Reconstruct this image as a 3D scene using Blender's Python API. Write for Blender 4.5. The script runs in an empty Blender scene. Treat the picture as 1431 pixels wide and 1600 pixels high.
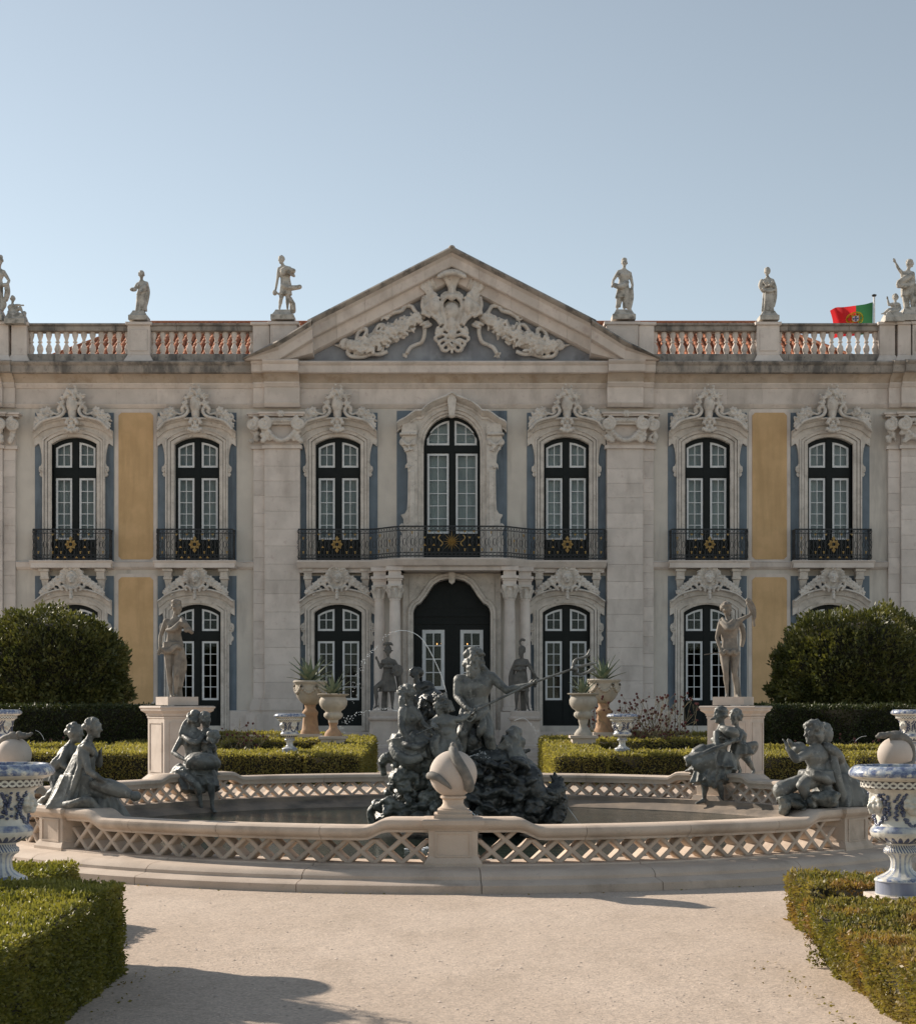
import bpy, bmesh, math, random
import numpy as np
from mathutils import Vector as V, Matrix, geometry, noise
PI = math.pi
R = math.radians
sc = bpy.context.scene
COL = sc.collection
# ---------------------------------------------------------------- camera, sky, sun, exposure
EYE = 1.9            # camera height
FOC, CX, HY = 2470.0, 715.5, 1100.0   # focal length, principal column and horizon row of the photograph
cam = bpy.data.cameras.new('camera')
cam.sensor_fit = 'VERTICAL'
cam.sensor_height = 36
cam.lens = FOC / 1600 * 36
cam.shift_y = (HY - 800) / 1600
cam.clip_end = 2000
camo = bpy.data.objects.new('camera', cam)
COL.objects.link(camo)
camo.location = (0, 0, EYE)
camo.rotation_euler = (R(90), 0, 0)
sc.camera = camo
SUN_EL, SUN_AZ = R(26), R(37)      # elevation; angle of the sun behind the facade plane, at the left
sdir = V((-math.cos(SUN_AZ) * math.cos(SUN_EL), math.sin(SUN_AZ) * math.cos(SUN_EL), math.sin(SUN_EL)))
w = bpy.data.worlds.new('World')
sc.world = w
w.use_nodes = True
nt = w.node_tree
sky = nt.nodes.new('ShaderNodeTexSky')
sky.sky_type = 'NISHITA'
sky.sun_disc = False
sky.sun_elevation = SUN_EL
sky.sun_rotation = math.atan2(sdir.x, sdir.y)
sky.air_density = 0.9
sky.dust_density = 0.15
sky.ozone_density = 1.0
nt.nodes['Background'].inputs[1].default_value = 0.1
hs = nt.nodes.new('ShaderNodeHueSaturation')
hs.inputs['Saturation'].default_value = .56
nt.links.new(sky.outputs[0], hs.inputs['Color'])
tint = nt.nodes.new('ShaderNodeMix'); tint.data_type = 'RGBA'; tint.blend_type = 'MULTIPLY'
tint.inputs[0].default_value = 1.0
tint.inputs[7].default_value = (1.0, 1.018, .96, 1)      # the photograph's white balance
nt.links.new(hs.outputs[0], tint.inputs[6])
nt.links.new(tint.outputs[2], nt.nodes['Background'].inputs[0])
sl = bpy.data.lights.new('sun', 'SUN')
sl.energy = 5.0
sl.angle = R(0.6)
sl.color = (1.0, 0.89, 0.76)
so = bpy.data.objects.new('sun', sl)
COL.objects.link(so)
so.location = (-30, 20, 30)
so.rotation_euler = sdir.to_track_quat('Z', 'Y').to_euler()
sc.view_settings.view_transform = 'Standard'
sc.view_settings.look = 'None'
sc.view_settings.exposure = 0.52
sc.view_settings.gamma = 1.0
sc.cycles.max_bounces = 6
sc.cycles.transparent_max_bounces = 8
sc.cycles.caustics_reflective = False
sc.cycles.caustics_refractive = False

def P(px, py, d):
    """point of the place seen at a pixel of the photograph, d metres away"""
    return V(((px - CX) * d / FOC, d, EYE - (py - HY) * d / FOC))

# ---------------------------------------------------------------- mesh helpers
class MB:
    def __init__(s):
        s.v = []; s.f = []; s.m = []
    def add(s, vs, fs, m=0):
        o = len(s.v)
        s.v += [tuple(q) for q in vs]
        s.f += [tuple(i + o for i in f) for f in fs]
        s.m += [m] * len(fs)
    def box(s, x0, x1, y0, y1, z0, z1, m=0):
        s.add([(x0,y0,z0),(x1,y0,z0),(x1,y1,z0),(x0,y1,z0),(x0,y0,z1),(x1,y0,z1),(x1,y1,z1),(x0,y1,z1)],
              [(0,3,2,1),(4,5,6,7),(0,1,5,4),(1,2,6,5),(2,3,7,6),(3,0,4,7)], m)
    def cbox(s, x0, x1, y0, y1, z0, z1, b=.008, m=0):
        """box whose front (-y) edges are chamfered"""
        s.add([(x0,y1,z0),(x1,y1,z0),(x1,y1,z1),(x0,y1,z1),(x0,y0+b,z0),(x1,y0+b,z0),(x1,y0+b,z1),(x0,y0+b,z1),
               (x0+b,y0,z0+b),(x1-b,y0,z0+b),(x1-b,y0,z1-b),(x0+b,y0,z1-b)],
              [(0,1,2,3)[::-1][::-1],(8,9,10,11),(4,5,9,8),(5,6,10,9),(6,7,11,10),(7,4,8,11),(0,1,5,4)[::1],(1,2,6,5),(2,3,7,6),(3,0,4,7)], m)
    def slab(s, outer, holes, y0, y1, m=0, back=True):
        """flat plate in the xz plane with holes, front at y0, back at y1"""
        loops = [outer] + list(holes)
        flat = [q for l in loops for q in l]
        tri = geometry.tessellate_polygon([[V((q[0], q[1], 0)) for q in l] for l in loops])
        n = len(flat)
        vs = [(q[0], y0, q[1]) for q in flat] + [(q[0], y1, q[1]) for q in flat]
        fs = []
        for t in tri:
            a, b, c = [flat[i] for i in t]
            ar = (b[0]-a[0])*(c[1]-a[1]) - (b[1]-a[1])*(c[0]-a[0])
            if abs(ar) < 1e-10: continue
            if ar < 0: t = (t[0], t[2], t[1])
            fs.append(tuple(t))
            if back: fs.append((t[0]+n, t[2]+n, t[1]+n))
        o = 0
        for li, l in enumerate(loops):
            k = len(l)
            ar = sum(l[i][0]*l[(i+1)%k][1]-l[(i+1)%k][0]*l[i][1] for i in range(k))
            for i in range(k):
                a, b = o+i, o+(i+1)%k
                if (ar > 0) == (li == 0): fs.append((a, a+n, b+n, b))
                else: fs.append((a, b, b+n, a+n))
            o += k
        s.add(vs, fs, m)
    def sweep(s, pts, prof, m=0, caps=True):
        """prof: list of (drop dz, y) carried along points (x,z) in the facade plane; x-offset optional third"""
        k = len(prof)
        vs = []
        for (x, z) in pts:
            for q in prof: vs.append((x, q[1], z - q[0]))
        fs = []
        for i in range(len(pts)-1):
            for j in range(k-1):
                a = i*k+j
                fs.append((a, a+1, a+k+1, a+k))
        if caps:
            fs.append(tuple(range(k))); o = (len(pts)-1)*k
            fs.append(tuple(o+j for j in range(k))[::-1])
        s.add(vs, fs, m)
    def rows(s, rws, m=0, closed=False, cap=False):
        """quads between equal-length rows of points"""
        k = len(rws[0]); vs = [q for r in rws for q in r]; fs = []
        for i in range(len(rws)-1):
            for j in range(k if closed else k-1):
                fs.append((i*k+j, i*k+(j+1)%k, (i+1)*k+(j+1)%k, (i+1)*k+j))
        if cap:
            fs.append(tuple(range(k))[::-1]); o = (len(rws)-1)*k
            fs.append(tuple(o+j for j in range(k)))
        s.add(vs, fs, m)
    def lathe(s, prof, n=24, c=(0,0,0), m=0, sq=0, wob=None, a0=0.0, a1=2*PI):
        full = abs(a1-a0-2*PI) < 1e-6
        cnt = n if full else n+1
        rws = []
        for (r, z) in prof:
            row = []
            for i in range(cnt):
                a = a0+(a1-a0)*i/n
                rr = r if wob is None else r*(1+wob(a, z))
                row.append((c[0]+rr*math.cos(a), c[1]+rr*math.sin(a), c[2]+z))
            rws.append(row)
        s.rows(rws, m, closed=full, cap=full)
    def tube(s, pts, rad, n=6, m=0, cap=True, flat=1.0):
        pts = [V(q) for q in pts]
        if not hasattr(rad, '__len__'): rad = [rad]*len(pts)
        up = None; rws = []
        for i, p in enumerate(pts):
            t = (pts[min(i+1, len(pts)-1)] - pts[max(i-1, 0)])
            if t.length < 1e-9: t = V((0,0,1))
            t.normalize()
            if up is None:
                up = t.orthogonal().normalized()
            up = (up - t*up.dot(t))
            if up.length < 1e-6: up = t.orthogonal()
            up.normalize()
            b = t.cross(up)
            rws.append([p + (up*math.cos(2*PI*j/n) + b*math.sin(2*PI*j/n)*flat)*rad[i] for j in range(n)])
        s.rows(rws, m, closed=True, cap=cap)
    def ell(s, c, r, M=None, n=10, k=7, m=0):
        c = V(c)
        if not hasattr(r, '__len__'): r = (r, r, r)
        vs = []; fs = []
        for i in range(1, k):
            t = PI*i/k
            for j in range(n):
                a = 2*PI*j/n
                q = V((r[0]*math.sin(t)*math.cos(a), r[1]*math.sin(t)*math.sin(a), r[2]*math.cos(t)))
                vs.append(c + (M @ q if M is not None else q))
        q = V((0,0,r[2])); q = M @ q if M is not None else q
        vs += [c+q, c-q]
        T = len(vs)-2
        for i in range(k-2):
            for j in range(n):
                fs.append((i*n+j, (i+1)*n+j, (i+1)*n+(j+1)%n, i*n+(j+1)%n))
        for j in range(n):
            fs.append((T, j, (j+1)%n)); fs.append((T+1, (k-2)*n+(j+1)%n, (k-2)*n+j))
        s.add(vs, fs, m)
    def cap(s, a, b, ra, rb=None, n=9, m=0):
        """tapered limb with round ends"""
        a = V(a); b = V(b)
        rb = ra if rb is None else rb
        d = b-a; L = d.length
        if L < 1e-6: s.ell(a, ra); return
        t = d/L
        pts = []; rad = []
        for q in (-1, -.87, -.5): pts.append(a+t*ra*q); rad.append(ra*math.sqrt(max(0, 1-q*q))+1e-4)
        for q in (0, .33, .66, 1): pts.append(a+d*q); rad.append(ra+(rb-ra)*q)
        for q in (.5, .87, 1): pts.append(b+t*rb*q); rad.append(rb*math.sqrt(max(0, 1-q*q))+1e-4)
        s.tube(pts, rad, n, m)
    def mesh(s, name, mats=None, smooth=None):
        me = bpy.data.meshes.new(name)
        me.from_pydata(s.v, [], s.f)
        if mats is not None:
            for q in (mats if isinstance(mats, (list, tuple)) else [mats]): me.materials.append(q)
            if isinstance(mats, (list, tuple)) and len(mats) > 1: me.polygons.foreach_set('material_index', s.m)
        if smooth is not None:
            me.polygons.foreach_set('use_smooth', [True]*len(me.polygons))
            if smooth < 180: me.set_sharp_from_angle(angle=R(smooth))
        me.update()
        return me

def fixn(me):
    bm = bmesh.new(); bm.from_mesh(me)
    bmesh.ops.recalc_face_normals(bm, faces=bm.faces)
    bm.to_mesh(me); bm.free()
    return me

def link(name, me, parent=None, loc=(0,0,0), rot=(0,0,0), scale=None):
    o = bpy.data.objects.new(name, me)
    COL.objects.link(o)
    o.location = loc
    o.rotation_euler = rot if hasattr(rot, '__len__') else (0,0,rot)
    if scale: o.scale = scale if hasattr(scale, '__len__') else (scale,)*3
    if parent: o.parent = parent
    return o
def obj(name, mb, mats, parent=None, loc=(0,0,0), rot=0, smooth=None, fix=True):
    me = mb.mesh(name, mats, None)
    if fix: fixn(me)
    if smooth is not None:
        me.polygons.foreach_set('use_smooth', [True]*len(me.polygons))
        if smooth < 180: me.set_sharp_from_angle(angle=R(smooth))
    return link(name, me, parent, loc, rot)
def tag(o, label=None, cat=None, group=None, kind=None):
    if label: o['label'] = label
    if cat: o['category'] = cat
    if group: o['group'] = group
    if kind: o['kind'] = kind
    return o
def thing(name, label, cat, loc=(0,0,0), rotz=0, group=None):
    o = bpy.data.objects.new(name, None)
    o.empty_display_size = .2
    COL.objects.link(o)
    o.location = loc; o.rotation_euler = (0,0,rotz)
    return tag(o, label, cat, group)
def kids(o): return [c for c in COL.objects if c.parent == o]
def dup(root, loc, rotz=0, label=None, scale=None):
    r = root.copy(); COL.objects.link(r); r.location = loc; r.rotation_euler = (0,0,rotz)
    if label: r['label'] = label
    if scale: r.scale = (scale,)*3
    for ch in kids(root):
        c = ch.copy(); COL.objects.link(c); c.parent = r
        for g in kids(ch):
            d = g.copy(); COL.objects.link(d); d.parent = c
    return r

# remeshed sculpture: overlapping rounded volumes fused to one continuous surface
def clay(mb, name, voxel, mat, smooth=2, disp=None, ratio=None):
    me = mb.mesh(name+'_raw'); fixn(me)
    o = bpy.data.objects.new(name+'_raw', me); COL.objects.link(o)
    md = o.modifiers.new('r', 'REMESH'); md.mode = 'VOXEL'; md.voxel_size = voxel; md.use_smooth_shade = True
    if smooth:
        ms = o.modifiers.new('s', 'SMOOTH'); ms.factor = .5; ms.iterations = smooth
    for (scale, strength) in (disp or []):
        tx = bpy.data.textures.new('grain', 'CLOUDS'); tx.noise_scale = scale; tx.noise_depth = 2
        dm = o.modifiers.new('d', 'DISPLACE'); dm.texture = tx; dm.strength = strength; dm.mid_level = .5
        dm.texture_coords = 'GLOBAL'
    if ratio:
        dc = o.modifiers.new('c', 'DECIMATE'); dc.ratio = ratio
    dg = bpy.context.evaluated_depsgraph_get()
    out = bpy.data.meshes.new_from_object(o.evaluated_get(dg))
    out.name = name
    bpy.data.objects.remove(o); bpy.data.meshes.remove(me)
    out.materials.clear(); out.materials.append(mat)
    out.polygons.foreach_set('use_smooth', [True]*len(out.polygons))
    return out

def spl(pts, n=6):
    """Catmull-Rom through points (any dimension)"""
    pts = [V(p) for p in pts]
    out = []
    for i in range(len(pts)-1):
        p0, p1, p2, p3 = pts[max(i-1,0)], pts[i], pts[i+1], pts[min(i+2,len(pts)-1)]
        for j in range(n):
            t = j/n
            out.append(.5*((2*p1)+(p2-p0)*t+(2*p0-5*p1+4*p2-p3)*t*t+(3*p1-p0-3*p2+p3)*t*t*t))
    out.append(pts[-1])
    return out

# ---------------------------------------------------------------- materials
def nodes(name):
    m = bpy.data.materials.new(name); m.use_nodes = True
    nt = m.node_tree
    return m, nt, nt.nodes['Principled BSDF']
def nn(nt, t, **kw):
    n = nt.nodes.new(t)
    for k, v in kw.items(): setattr(n, k, v)
    return n
def mixc(nt, fac, a, b, mode='MIX'):
    n = nn(nt, 'ShaderNodeMix', data_type='RGBA', blend_type=mode)
    for s, val in ((n.inputs[0], fac), (n.inputs[6], a), (n.inputs[7], b)):
        if hasattr(val, 'is_linked'): nt.links.new(val, s)
        elif hasattr(val, '__len__'): s.default_value = (*val[:3], 1)
        else: s.default_value = val
    return n.outputs[2]
def noi(nt, co, scale, detail=4, rough=.55, stretch=None):
    n = nn(nt, 'ShaderNodeTexNoise'); n.inputs['Scale'].default_value = scale
    n.inputs['Detail'].default_value = detail; n.inputs['Roughness'].default_value = rough
    if stretch:
        mp = nn(nt, 'ShaderNodeMapping'); mp.inputs['Scale'].default_value = stretch
        nt.links.new(co, mp.inputs[0]); co = mp.outputs[0]
    nt.links.new(co, n.inputs['Vector'])
    return n.outputs[0]
def ramp(nt, fac, a, b, c0=0, c1=1):
    n = nn(nt, 'ShaderNodeMapRange'); n.inputs[1].default_value = a; n.inputs[2].default_value = b
    n.inputs[3].default_value = c0; n.inputs[4].default_value = c1
    n.interpolation_type = 'SMOOTHSTEP'
    nt.links.new(fac, n.inputs[0])
    return n.outputs[0]
def mth(nt, op, a, b=0.0):
    n = nn(nt, 'ShaderNodeMath', operation=op)
    for s, val in ((n.inputs[0], a), (n.inputs[1], b)):
        if hasattr(val, 'is_linked'): nt.links.new(val, s)
        else: s.default_value = val
    return n.outputs[0]
def pmat(name, c1, c2=None, sc_=2.5, rough=.8, bump=.15, bsc=45, bd=.01, c3=None, s3=.7, t3=(.52,.72), a3=.7,
         st3=None, c4=None, s4=6, t4=(.6,.72), a4=.6, met=0, spec=.3, rand=0, island=0, grain=0):
    m, nt, b = nodes(name)
    g = nn(nt, 'ShaderNodeNewGeometry'); co = g.outputs['Position']
    col = mixc(nt, ramp(nt, noi(nt, co, sc_), .32, .68), c1, c2 or c1)
    if c3: col = mixc(nt, mth(nt, 'MULTIPLY', ramp(nt, noi(nt, co, s3, 6, .62, st3), *t3), a3), col, c3)
    if c4: col = mixc(nt, mth(nt, 'MULTIPLY', ramp(nt, noi(nt, co, s4, 8, .7), *t4), a4), col, c4)
    if rand:
        oi = nn(nt, 'ShaderNodeObjectInfo')
        col = mixc(nt, 1.0, col, mixc(nt, oi.outputs['Random'], (1-rand, 1-rand*1.05, 1-rand*1.1), (1+rand*.6, 1+rand*.5, 1+rand*.45)), 'MULTIPLY')
    if island:
        col = mixc(nt, 1.0, col, mixc(nt, g.outputs['Random Per Island'], (1-island,)*3, (1+island,)*3), 'MULTIPLY')
    if grain:
        col = mixc(nt, 1.0, col, mixc(nt, ramp(nt, noi(nt, co, 170, 2), .3, .7), (1-grain,)*3, (1+grain,)*3), 'MULTIPLY')
    nt.links.new(col, b.inputs['Base Color'])
    b.inputs['Roughness'].default_value = rough
    b.inputs['Metallic'].default_value = met
    b.inputs['Specular IOR Level'].default_value = spec
    if bump:
        bp = nn(nt, 'ShaderNodeBump'); bp.inputs['Strength'].default_value = bump; bp.inputs['Distance'].default_value = bd
        nt.links.new(noi(nt, co, bsc, 5, .65), bp.inputs['Height']); nt.links.new(bp.outputs[0], b.inputs['Normal'])
    return m
M = {}
M['stone'] = pmat('facade limestone', (.70,.63,.575), (.61,.55,.50), 1.6, .85, .25, 30, .012, (.40,.35,.31), .8, (.48,.72), .55, (1.4,1.4,.5), (.44,.35,.32), 3.5, (.54,.72), .5, rand=.11, grain=.05)
M['pale'] = pmat('carved limestone', (.67,.615,.555), (.54,.495,.445), 3, .85, .3, 40, .012, (.27,.235,.20), 1.6, (.52,.75), .6, None, (.17,.145,.12), 9, (.56,.70), .6, grain=.05)
M['cornice'] = pmat('weathered cornice stone', (.40,.355,.31), (.30,.27,.24), 2, .9, .35, 25, .015, (.085,.083,.08), 1.1, (.44,.66), .8, (1.6,1.6,.7), (.05,.05,.048), 7, (.56,.7), .6, rand=.08, grain=.06)
M['bed'] = pmat('rust stained cornice bed stone', (.56,.475,.385), (.47,.40,.33), 1.6, .85, .25, 30, .012, (.36,.27,.19), 1.2, (.46,.7), .7, (1.5,1.5,.6), (.20,.165,.135), 5, (.58,.72), .55, rand=.08, grain=.05)
M['plaster'] = pmat('cream plaster', (.63,.58,.515), (.56,.515,.46), 1.2, .9, .12, 60, .006, (.30,.275,.25), .7, (.48,.74), .55, (2.2,2.2,.35), (.34,.315,.285), 14, (.6,.72), .3, grain=.05)
M['yellow'] = pmat('ochre plaster', (.64,.425,.225), (.56,.37,.19), 1.7, .9, .15, 70, .006, (.44,.29,.145), .8, (.45,.72), .6, (2.5,2.5,.3), (.36,.245,.12), 22, (.58,.7), .35, grain=.08)
M['blue'] = pmat('blue grey plaster', (.172,.212,.25), (.142,.176,.21), 1.5, .9, .15, 70, .006, (.07,.08,.095), .9, (.45,.72), .65, (2.5,2.5,.3), (.30,.32,.34), 5, (.66,.74), .5, grain=.08)
M['tymp'] = pmat('grey blue tympanum stone', (.33,.345,.37), (.25,.26,.285), 1.5, .9, .25, 40, .01, (.10,.10,.105), .8, (.45,.7), .7, None, (.30,.29,.28), 4, (.6,.74), .5, rand=.1, grain=.06)
M['green'] = pmat('black green door paint', (.006,.009,.009), (.009,.012,.012), 4, .5, .05, 60, .003, spec=.2)
M['white'] = pmat('white sash paint', (.74,.75,.75), (.66,.67,.68), 5, .5, .05, 80, .002, spec=.4)
M['iron'] = pmat('black wrought iron', (.016,.018,.02), (.03,.032,.034), 12, .5, .1, 90, .002, spec=.5)
M['gold'] = pmat('gilded iron', (.42,.28,.10), (.28,.175,.055), 20, .42, .1, 60, .003, met=.35, spec=.5)
M['curtain'] = pmat('grey window blind', (.62,.63,.62), (.48,.49,.49), .8, .95, 0, spec=.1, rand=.3)
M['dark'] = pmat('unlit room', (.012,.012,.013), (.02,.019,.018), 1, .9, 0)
M['tile'] = pmat('terracotta roof tile', (.50,.20,.10), (.38,.14,.075), 6, .85, .3, 40, .01, (.16,.085,.06), 2, (.5,.72), .7, None, (.42,.30,.20), 9, (.6,.72), .5, rand=.18)
M['marble'] = pmat('weathered roof statue marble', (.52,.49,.44), (.40,.375,.335), 5, .8, .3, 60, .008, (.12,.115,.10), 3.5, (.46,.66), .75, None, (.09,.088,.08), 13, (.58,.7), .6)
M['limes'] = pmat('garden statue stone', (.27,.238,.20), (.17,.148,.125), 5, .75, .25, 70, .006, (.09,.083,.075), 3, (.5,.72), .6, None, (.42,.38,.33), 8, (.62,.74), .45)
M['grit'] = pmat('grey warrior stone', (.165,.152,.135), (.11,.102,.093), 5, .85, .35, 60, .008, (.10,.095,.09), 3, (.46,.7), .6)
M['lead'] = pmat('grey weathered lead', (.20,.20,.183), (.125,.128,.12), 4, .5, .5, 38, .014, (.045,.048,.047), 3.2, (.48,.64), .8, None, (.34,.335,.31), 9, (.55,.68), .7, met=.1, spec=.5)
M['leadgreen'] = pmat('weedy green lead', (.16,.165,.148), (.085,.09,.08), 6, .38, .6, 30, .018, (.02,.025,.022), 3.5, (.46,.6), .85, None, (.33,.335,.31), 8, (.54,.66), .65, met=.1, spec=.6)
M['wetlead'] = pmat('wet black lead', (.05,.053,.05), (.026,.029,.028), 5, .28, .6, 30, .018, (.007,.009,.009), 2.5, (.5,.66), .7, None, (.14,.15,.145), 8, (.58,.7), .5, met=.1, spec=.6)
M['basin'] = pmat('pinkish basin limestone', (.60,.495,.405), (.51,.415,.335), 2.2, .85, .3, 45, .008, (.27,.215,.17), 1.3, (.50,.72), .65, None, (.23,.19,.16), 7, (.60,.74), .5, rand=.05, grain=.09)
M['basinin'] = pmat('stained inner basin stone', (.30,.235,.18), (.20,.165,.135), 2.2, .7, .3, 40, .01, (.09,.08,.068), 1.2, (.45,.7), .8, (1,1,3), (.36,.29,.23), 6, (.6,.74), .5, grain=.09)
M['ped'] = pmat('pale pink pedestal stone', (.56,.485,.425), (.48,.41,.355), 2.5, .8, .2, 50, .006, (.33,.27,.225), 1.5, (.55,.75), .4, None, (.26,.22,.19), 10, (.62,.74), .35, grain=.05)
M['terra'] = pmat('orange stone pedestal', (.46,.29,.17), (.38,.23,.14), 6, .8, .3, 50, .006, (.2,.13,.09), 4, (.5,.7), .5)
M['pot'] = pmat('cream urn stone', (.50,.44,.36), (.42,.365,.30), 4, .8, .3, 50, .006, (.22,.19,.155), 3, (.5,.7), .5, None, (.15,.13,.11), 9, (.6,.72), .4)
M['limes_light'] = pmat('grey urn stone', (.42,.385,.33), (.34,.31,.265), 4, .8, .3, 50, .006, (.2,.18,.155), 3, (.5,.7), .5)
# ================================================================= more materials used by the palace
def glass_mat(name, tint, refl):
    m, nt, b = nodes(name)
    out = nt.nodes['Material Output']
    tr = nn(nt, 'ShaderNodeBsdfTransparent'); tr.inputs[0].default_value = (*tint, 1)
    gl = nn(nt, 'ShaderNodeBsdfGlossy'); gl.inputs['Roughness'].default_value = .03
    gl.inputs['Color'].default_value = (.9,.95,1,1)
    fr = nn(nt, 'ShaderNodeFresnel'); fr.inputs[0].default_value = 1.5
    g = nn(nt, 'ShaderNodeNewGeometry')
    bp = nn(nt, 'ShaderNodeBump'); bp.inputs['Strength'].default_value = .03; bp.inputs['Distance'].default_value = .02
    nt.links.new(noi(nt, g.outputs['Position'], 4, 1), bp.inputs['Height'])
    nt.links.new(bp.outputs[0], gl.inputs['Normal'])
    mx = nn(nt, 'ShaderNodeMixShader')
    nt.links.new(mth(nt, 'MULTIPLY', fr.outputs[0], refl), mx.inputs[0])
    nt.links.new(tr.outputs[0], mx.inputs[1]); nt.links.new(gl.outputs[0], mx.inputs[2])
    nt.links.new(mx.outputs[0], out.inputs['Surface'])
    return m
M['glass'] = glass_mat('old window glass', (.86,.9,.9), .32)

# ================================================================= PALACE
DF = 54.0
S = DF / FOC
XF = (706 - CX) * S
def fz(py): return EYE - (py - HY) * S
TER = .27
KP = 62.0/DF           # the building is drawn at 1/2470 of 54 m a unit and set up at its full size
palace = thing('palace', 'two storey baroque palace facade with pediment, ochre and blue panels and balconies', 'palace', (XF*KP, 62.0, EYE*(1-KP)))
palace.scale = (KP,)*3
rnd = random.Random(5)

def bulk(cx, hw, pb, ps, pt, n=14):
    """opening outline (px offsets -> metres), closed polygon, segmental or elliptic arch"""
    pts = [(cx-hw, pb), (cx+hw, pb)]
    rise = ps-pt
    if rise < hw*.6:
        r = (hw*hw+rise*rise)/(2*rise); a0 = math.asin(hw/r)
        for i in range(n+1):
            a = a0-2*a0*i/n
            pts.append((cx+r*math.sin(a), pt+r-r*math.cos(a)))
    else:
        for i in range(n+1):
            a = PI*i/n
            pts.append((cx+hw*math.cos(a), ps-rise*math.sin(a)))
    return pts
def px2m(pts): return [(x*S, fz(y)) for x, y in pts]
WX = (-589.0, -397.5, -177.5, 178.5, 398.5, 590.0)
UP = (35.0, 878.0, 694.0, 683.0)
LO = (37.0, 1134.0, 957.0, 944.5)
CE = (44.0, 878.0, 697.0, 650.5)
half = [(-60,1140),(-60,957.4),(-58.4,951.5),(-54.6,946),(-49,943.2),(-45,938),(-39.6,931.3),(-34,922.2),(-28.2,914.2),(-18.7,908.2),(-9,905.9),(0,905.1)]
PORT = half + [(-x, y) for x, y in half[-2::-1]]
holes = [bulk(x, *UP) for x in WX] + [bulk(x, *LO) for x in WX] + [bulk(0, *CE), PORT]
far = []
for x in (-900.0, 900.0):     # the wall runs on past the frame
    pass
wall = MB()
wall.slab(px2m([(-1000,1172),(1000,1172),(1000,600),(-1000,600)]), [px2m(h) for h in holes], 0, .34)
wall.box(-1000*S, 1000*S, .35, 7.5, fz(575)-.3, fz(575))
wall.box(-1000*S, -1000*S+.4, .35, 9, -.2, fz(600)); wall.box(1000*S-.4, 1000*S, .35, 9, -.2, fz(600))
obj('wall', wall, M['plaster'], palace)
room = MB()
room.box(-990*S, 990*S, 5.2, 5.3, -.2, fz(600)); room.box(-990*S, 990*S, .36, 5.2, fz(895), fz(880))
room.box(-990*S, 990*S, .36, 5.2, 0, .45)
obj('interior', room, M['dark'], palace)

# blue and ochre plaster panels, a trifle proud of the wall
def panel_obj(name, outer, hs, mat, d=.02):
    m = MB(); m.slab(px2m(outer), [px2m(h) for h in hs], -d, 0.0, back=False)
    return obj(name, m, mat, palace)
for i, x in enumerate(WX):
    panel_obj('blue_panel', [(x-61.5,878),(x+61.5,878),(x+61.5,645),(x-61.5,645)], [bulk(x, *UP)[:1]+[(x-35,878.0)][:0]+[(x-35,877.9),(x+35,877.9)]+bulk(x,*UP)[2:]] if 0 else [], M['blue']) if 0 else None
    hw, pb, ps, pt = UP
    a = bulk(x, *UP)
    out = [(x-61.5,878)] + [a[0]] + a[:1:-1] + [a[1]] + [(x+61.5,878),(x+61.5,645),(x-61.5,645)]
    panel_obj('blue_panel', out, [], M['blue'])
    b = bulk(x, *LO)
    out = [(x-61.5,1110),(x-37,1110)] + b[:1:-1] + [(x+37,1110),(x+61.5,1110),(x+61.5,900),(x-61.5,900)]
    panel_obj('blue_panel', out, [], M['blue'])
a = bulk(0, *CE)
panel_obj('blue_panel', [(-86,878)] + [a[0]] + a[:1:-1] + [a[1]] + [(86,878),(86,642),(-86,642)], [], M['blue'])
for cx in (-493.0, 495.5):
    for (t, b_) in ((645,874),(902,1100)):
        for (e, d, mt, nm) in ((5.5, .012, 'stone', 'panel_border'), (0, .03, 'yellow', 'ochre_panel')):
            w_ = 27+e; q = 4.5
            o_ = [(cx-w_+q,b_+e),(cx+w_-q,b_+e),(cx+w_,b_+e-q),(cx+w_,t-e+q),(cx+w_-q,t-e),(cx-w_+q,t-e),(cx-w_,t-e+q),(cx-w_,b_+e-q)]
            panel_obj(nm, o_, [], M[mt], d)

# ------------------------------------------------ windows: dark frame > white sashes, panes, blind
def sash(x0, x1, yb, top, rowsy, cols=2, bd=3.2, mt=1.1):
    """px units; top: function of x giving top edge; rowsy: row boundaries from the top"""
    n = 6
    xs = [x0+(x1-x0)*i/n for i in range(n+1)]
    outer = [(x0,yb),(x1,yb)] + [(x, top(x)) for x in xs[::-1]]
    cells = []
    cw = (x1-x0-2*bd)/cols
    for c in range(cols):
        a, b = x0+bd+c*cw+(mt/2 if c else 0), x0+bd+(c+1)*cw-(mt/2 if c < cols-1 else 0)
        for r in range(len(rowsy)-1):
            t_, b_ = rowsy[r]+(mt/2 if r else 0), rowsy[r+1]-(mt/2 if r < len(rowsy)-2 else 0)
            q = [a+(b-a)*i/4 for i in range(5)]
            tt = [max(t_, top(x)+bd) for x in q]
            if b_-max(tt) < 1.0 and b_-min(tt) < 2: continue
            ok = [(x, min(y, b_-.3)) for x, y in zip(q, tt)]
            cells.append([(a,b_),(b,b_)] + ok[::-1])
    return outer, cells
def arcf(hw, ps, pt, off):
    rise = ps-pt
    if rise < hw*.6:
        r = (hw*hw+rise*rise)/(2*rise)
        return lambda x: pt+r-math.sqrt(max((r-off)**2-x*x, 0))
    return lambda x: ps-(rise-off)*math.sqrt(max(0, 1-(x/(hw-off+1.2))**2)) if abs(x) < hw-off+1.1 else ps
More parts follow.
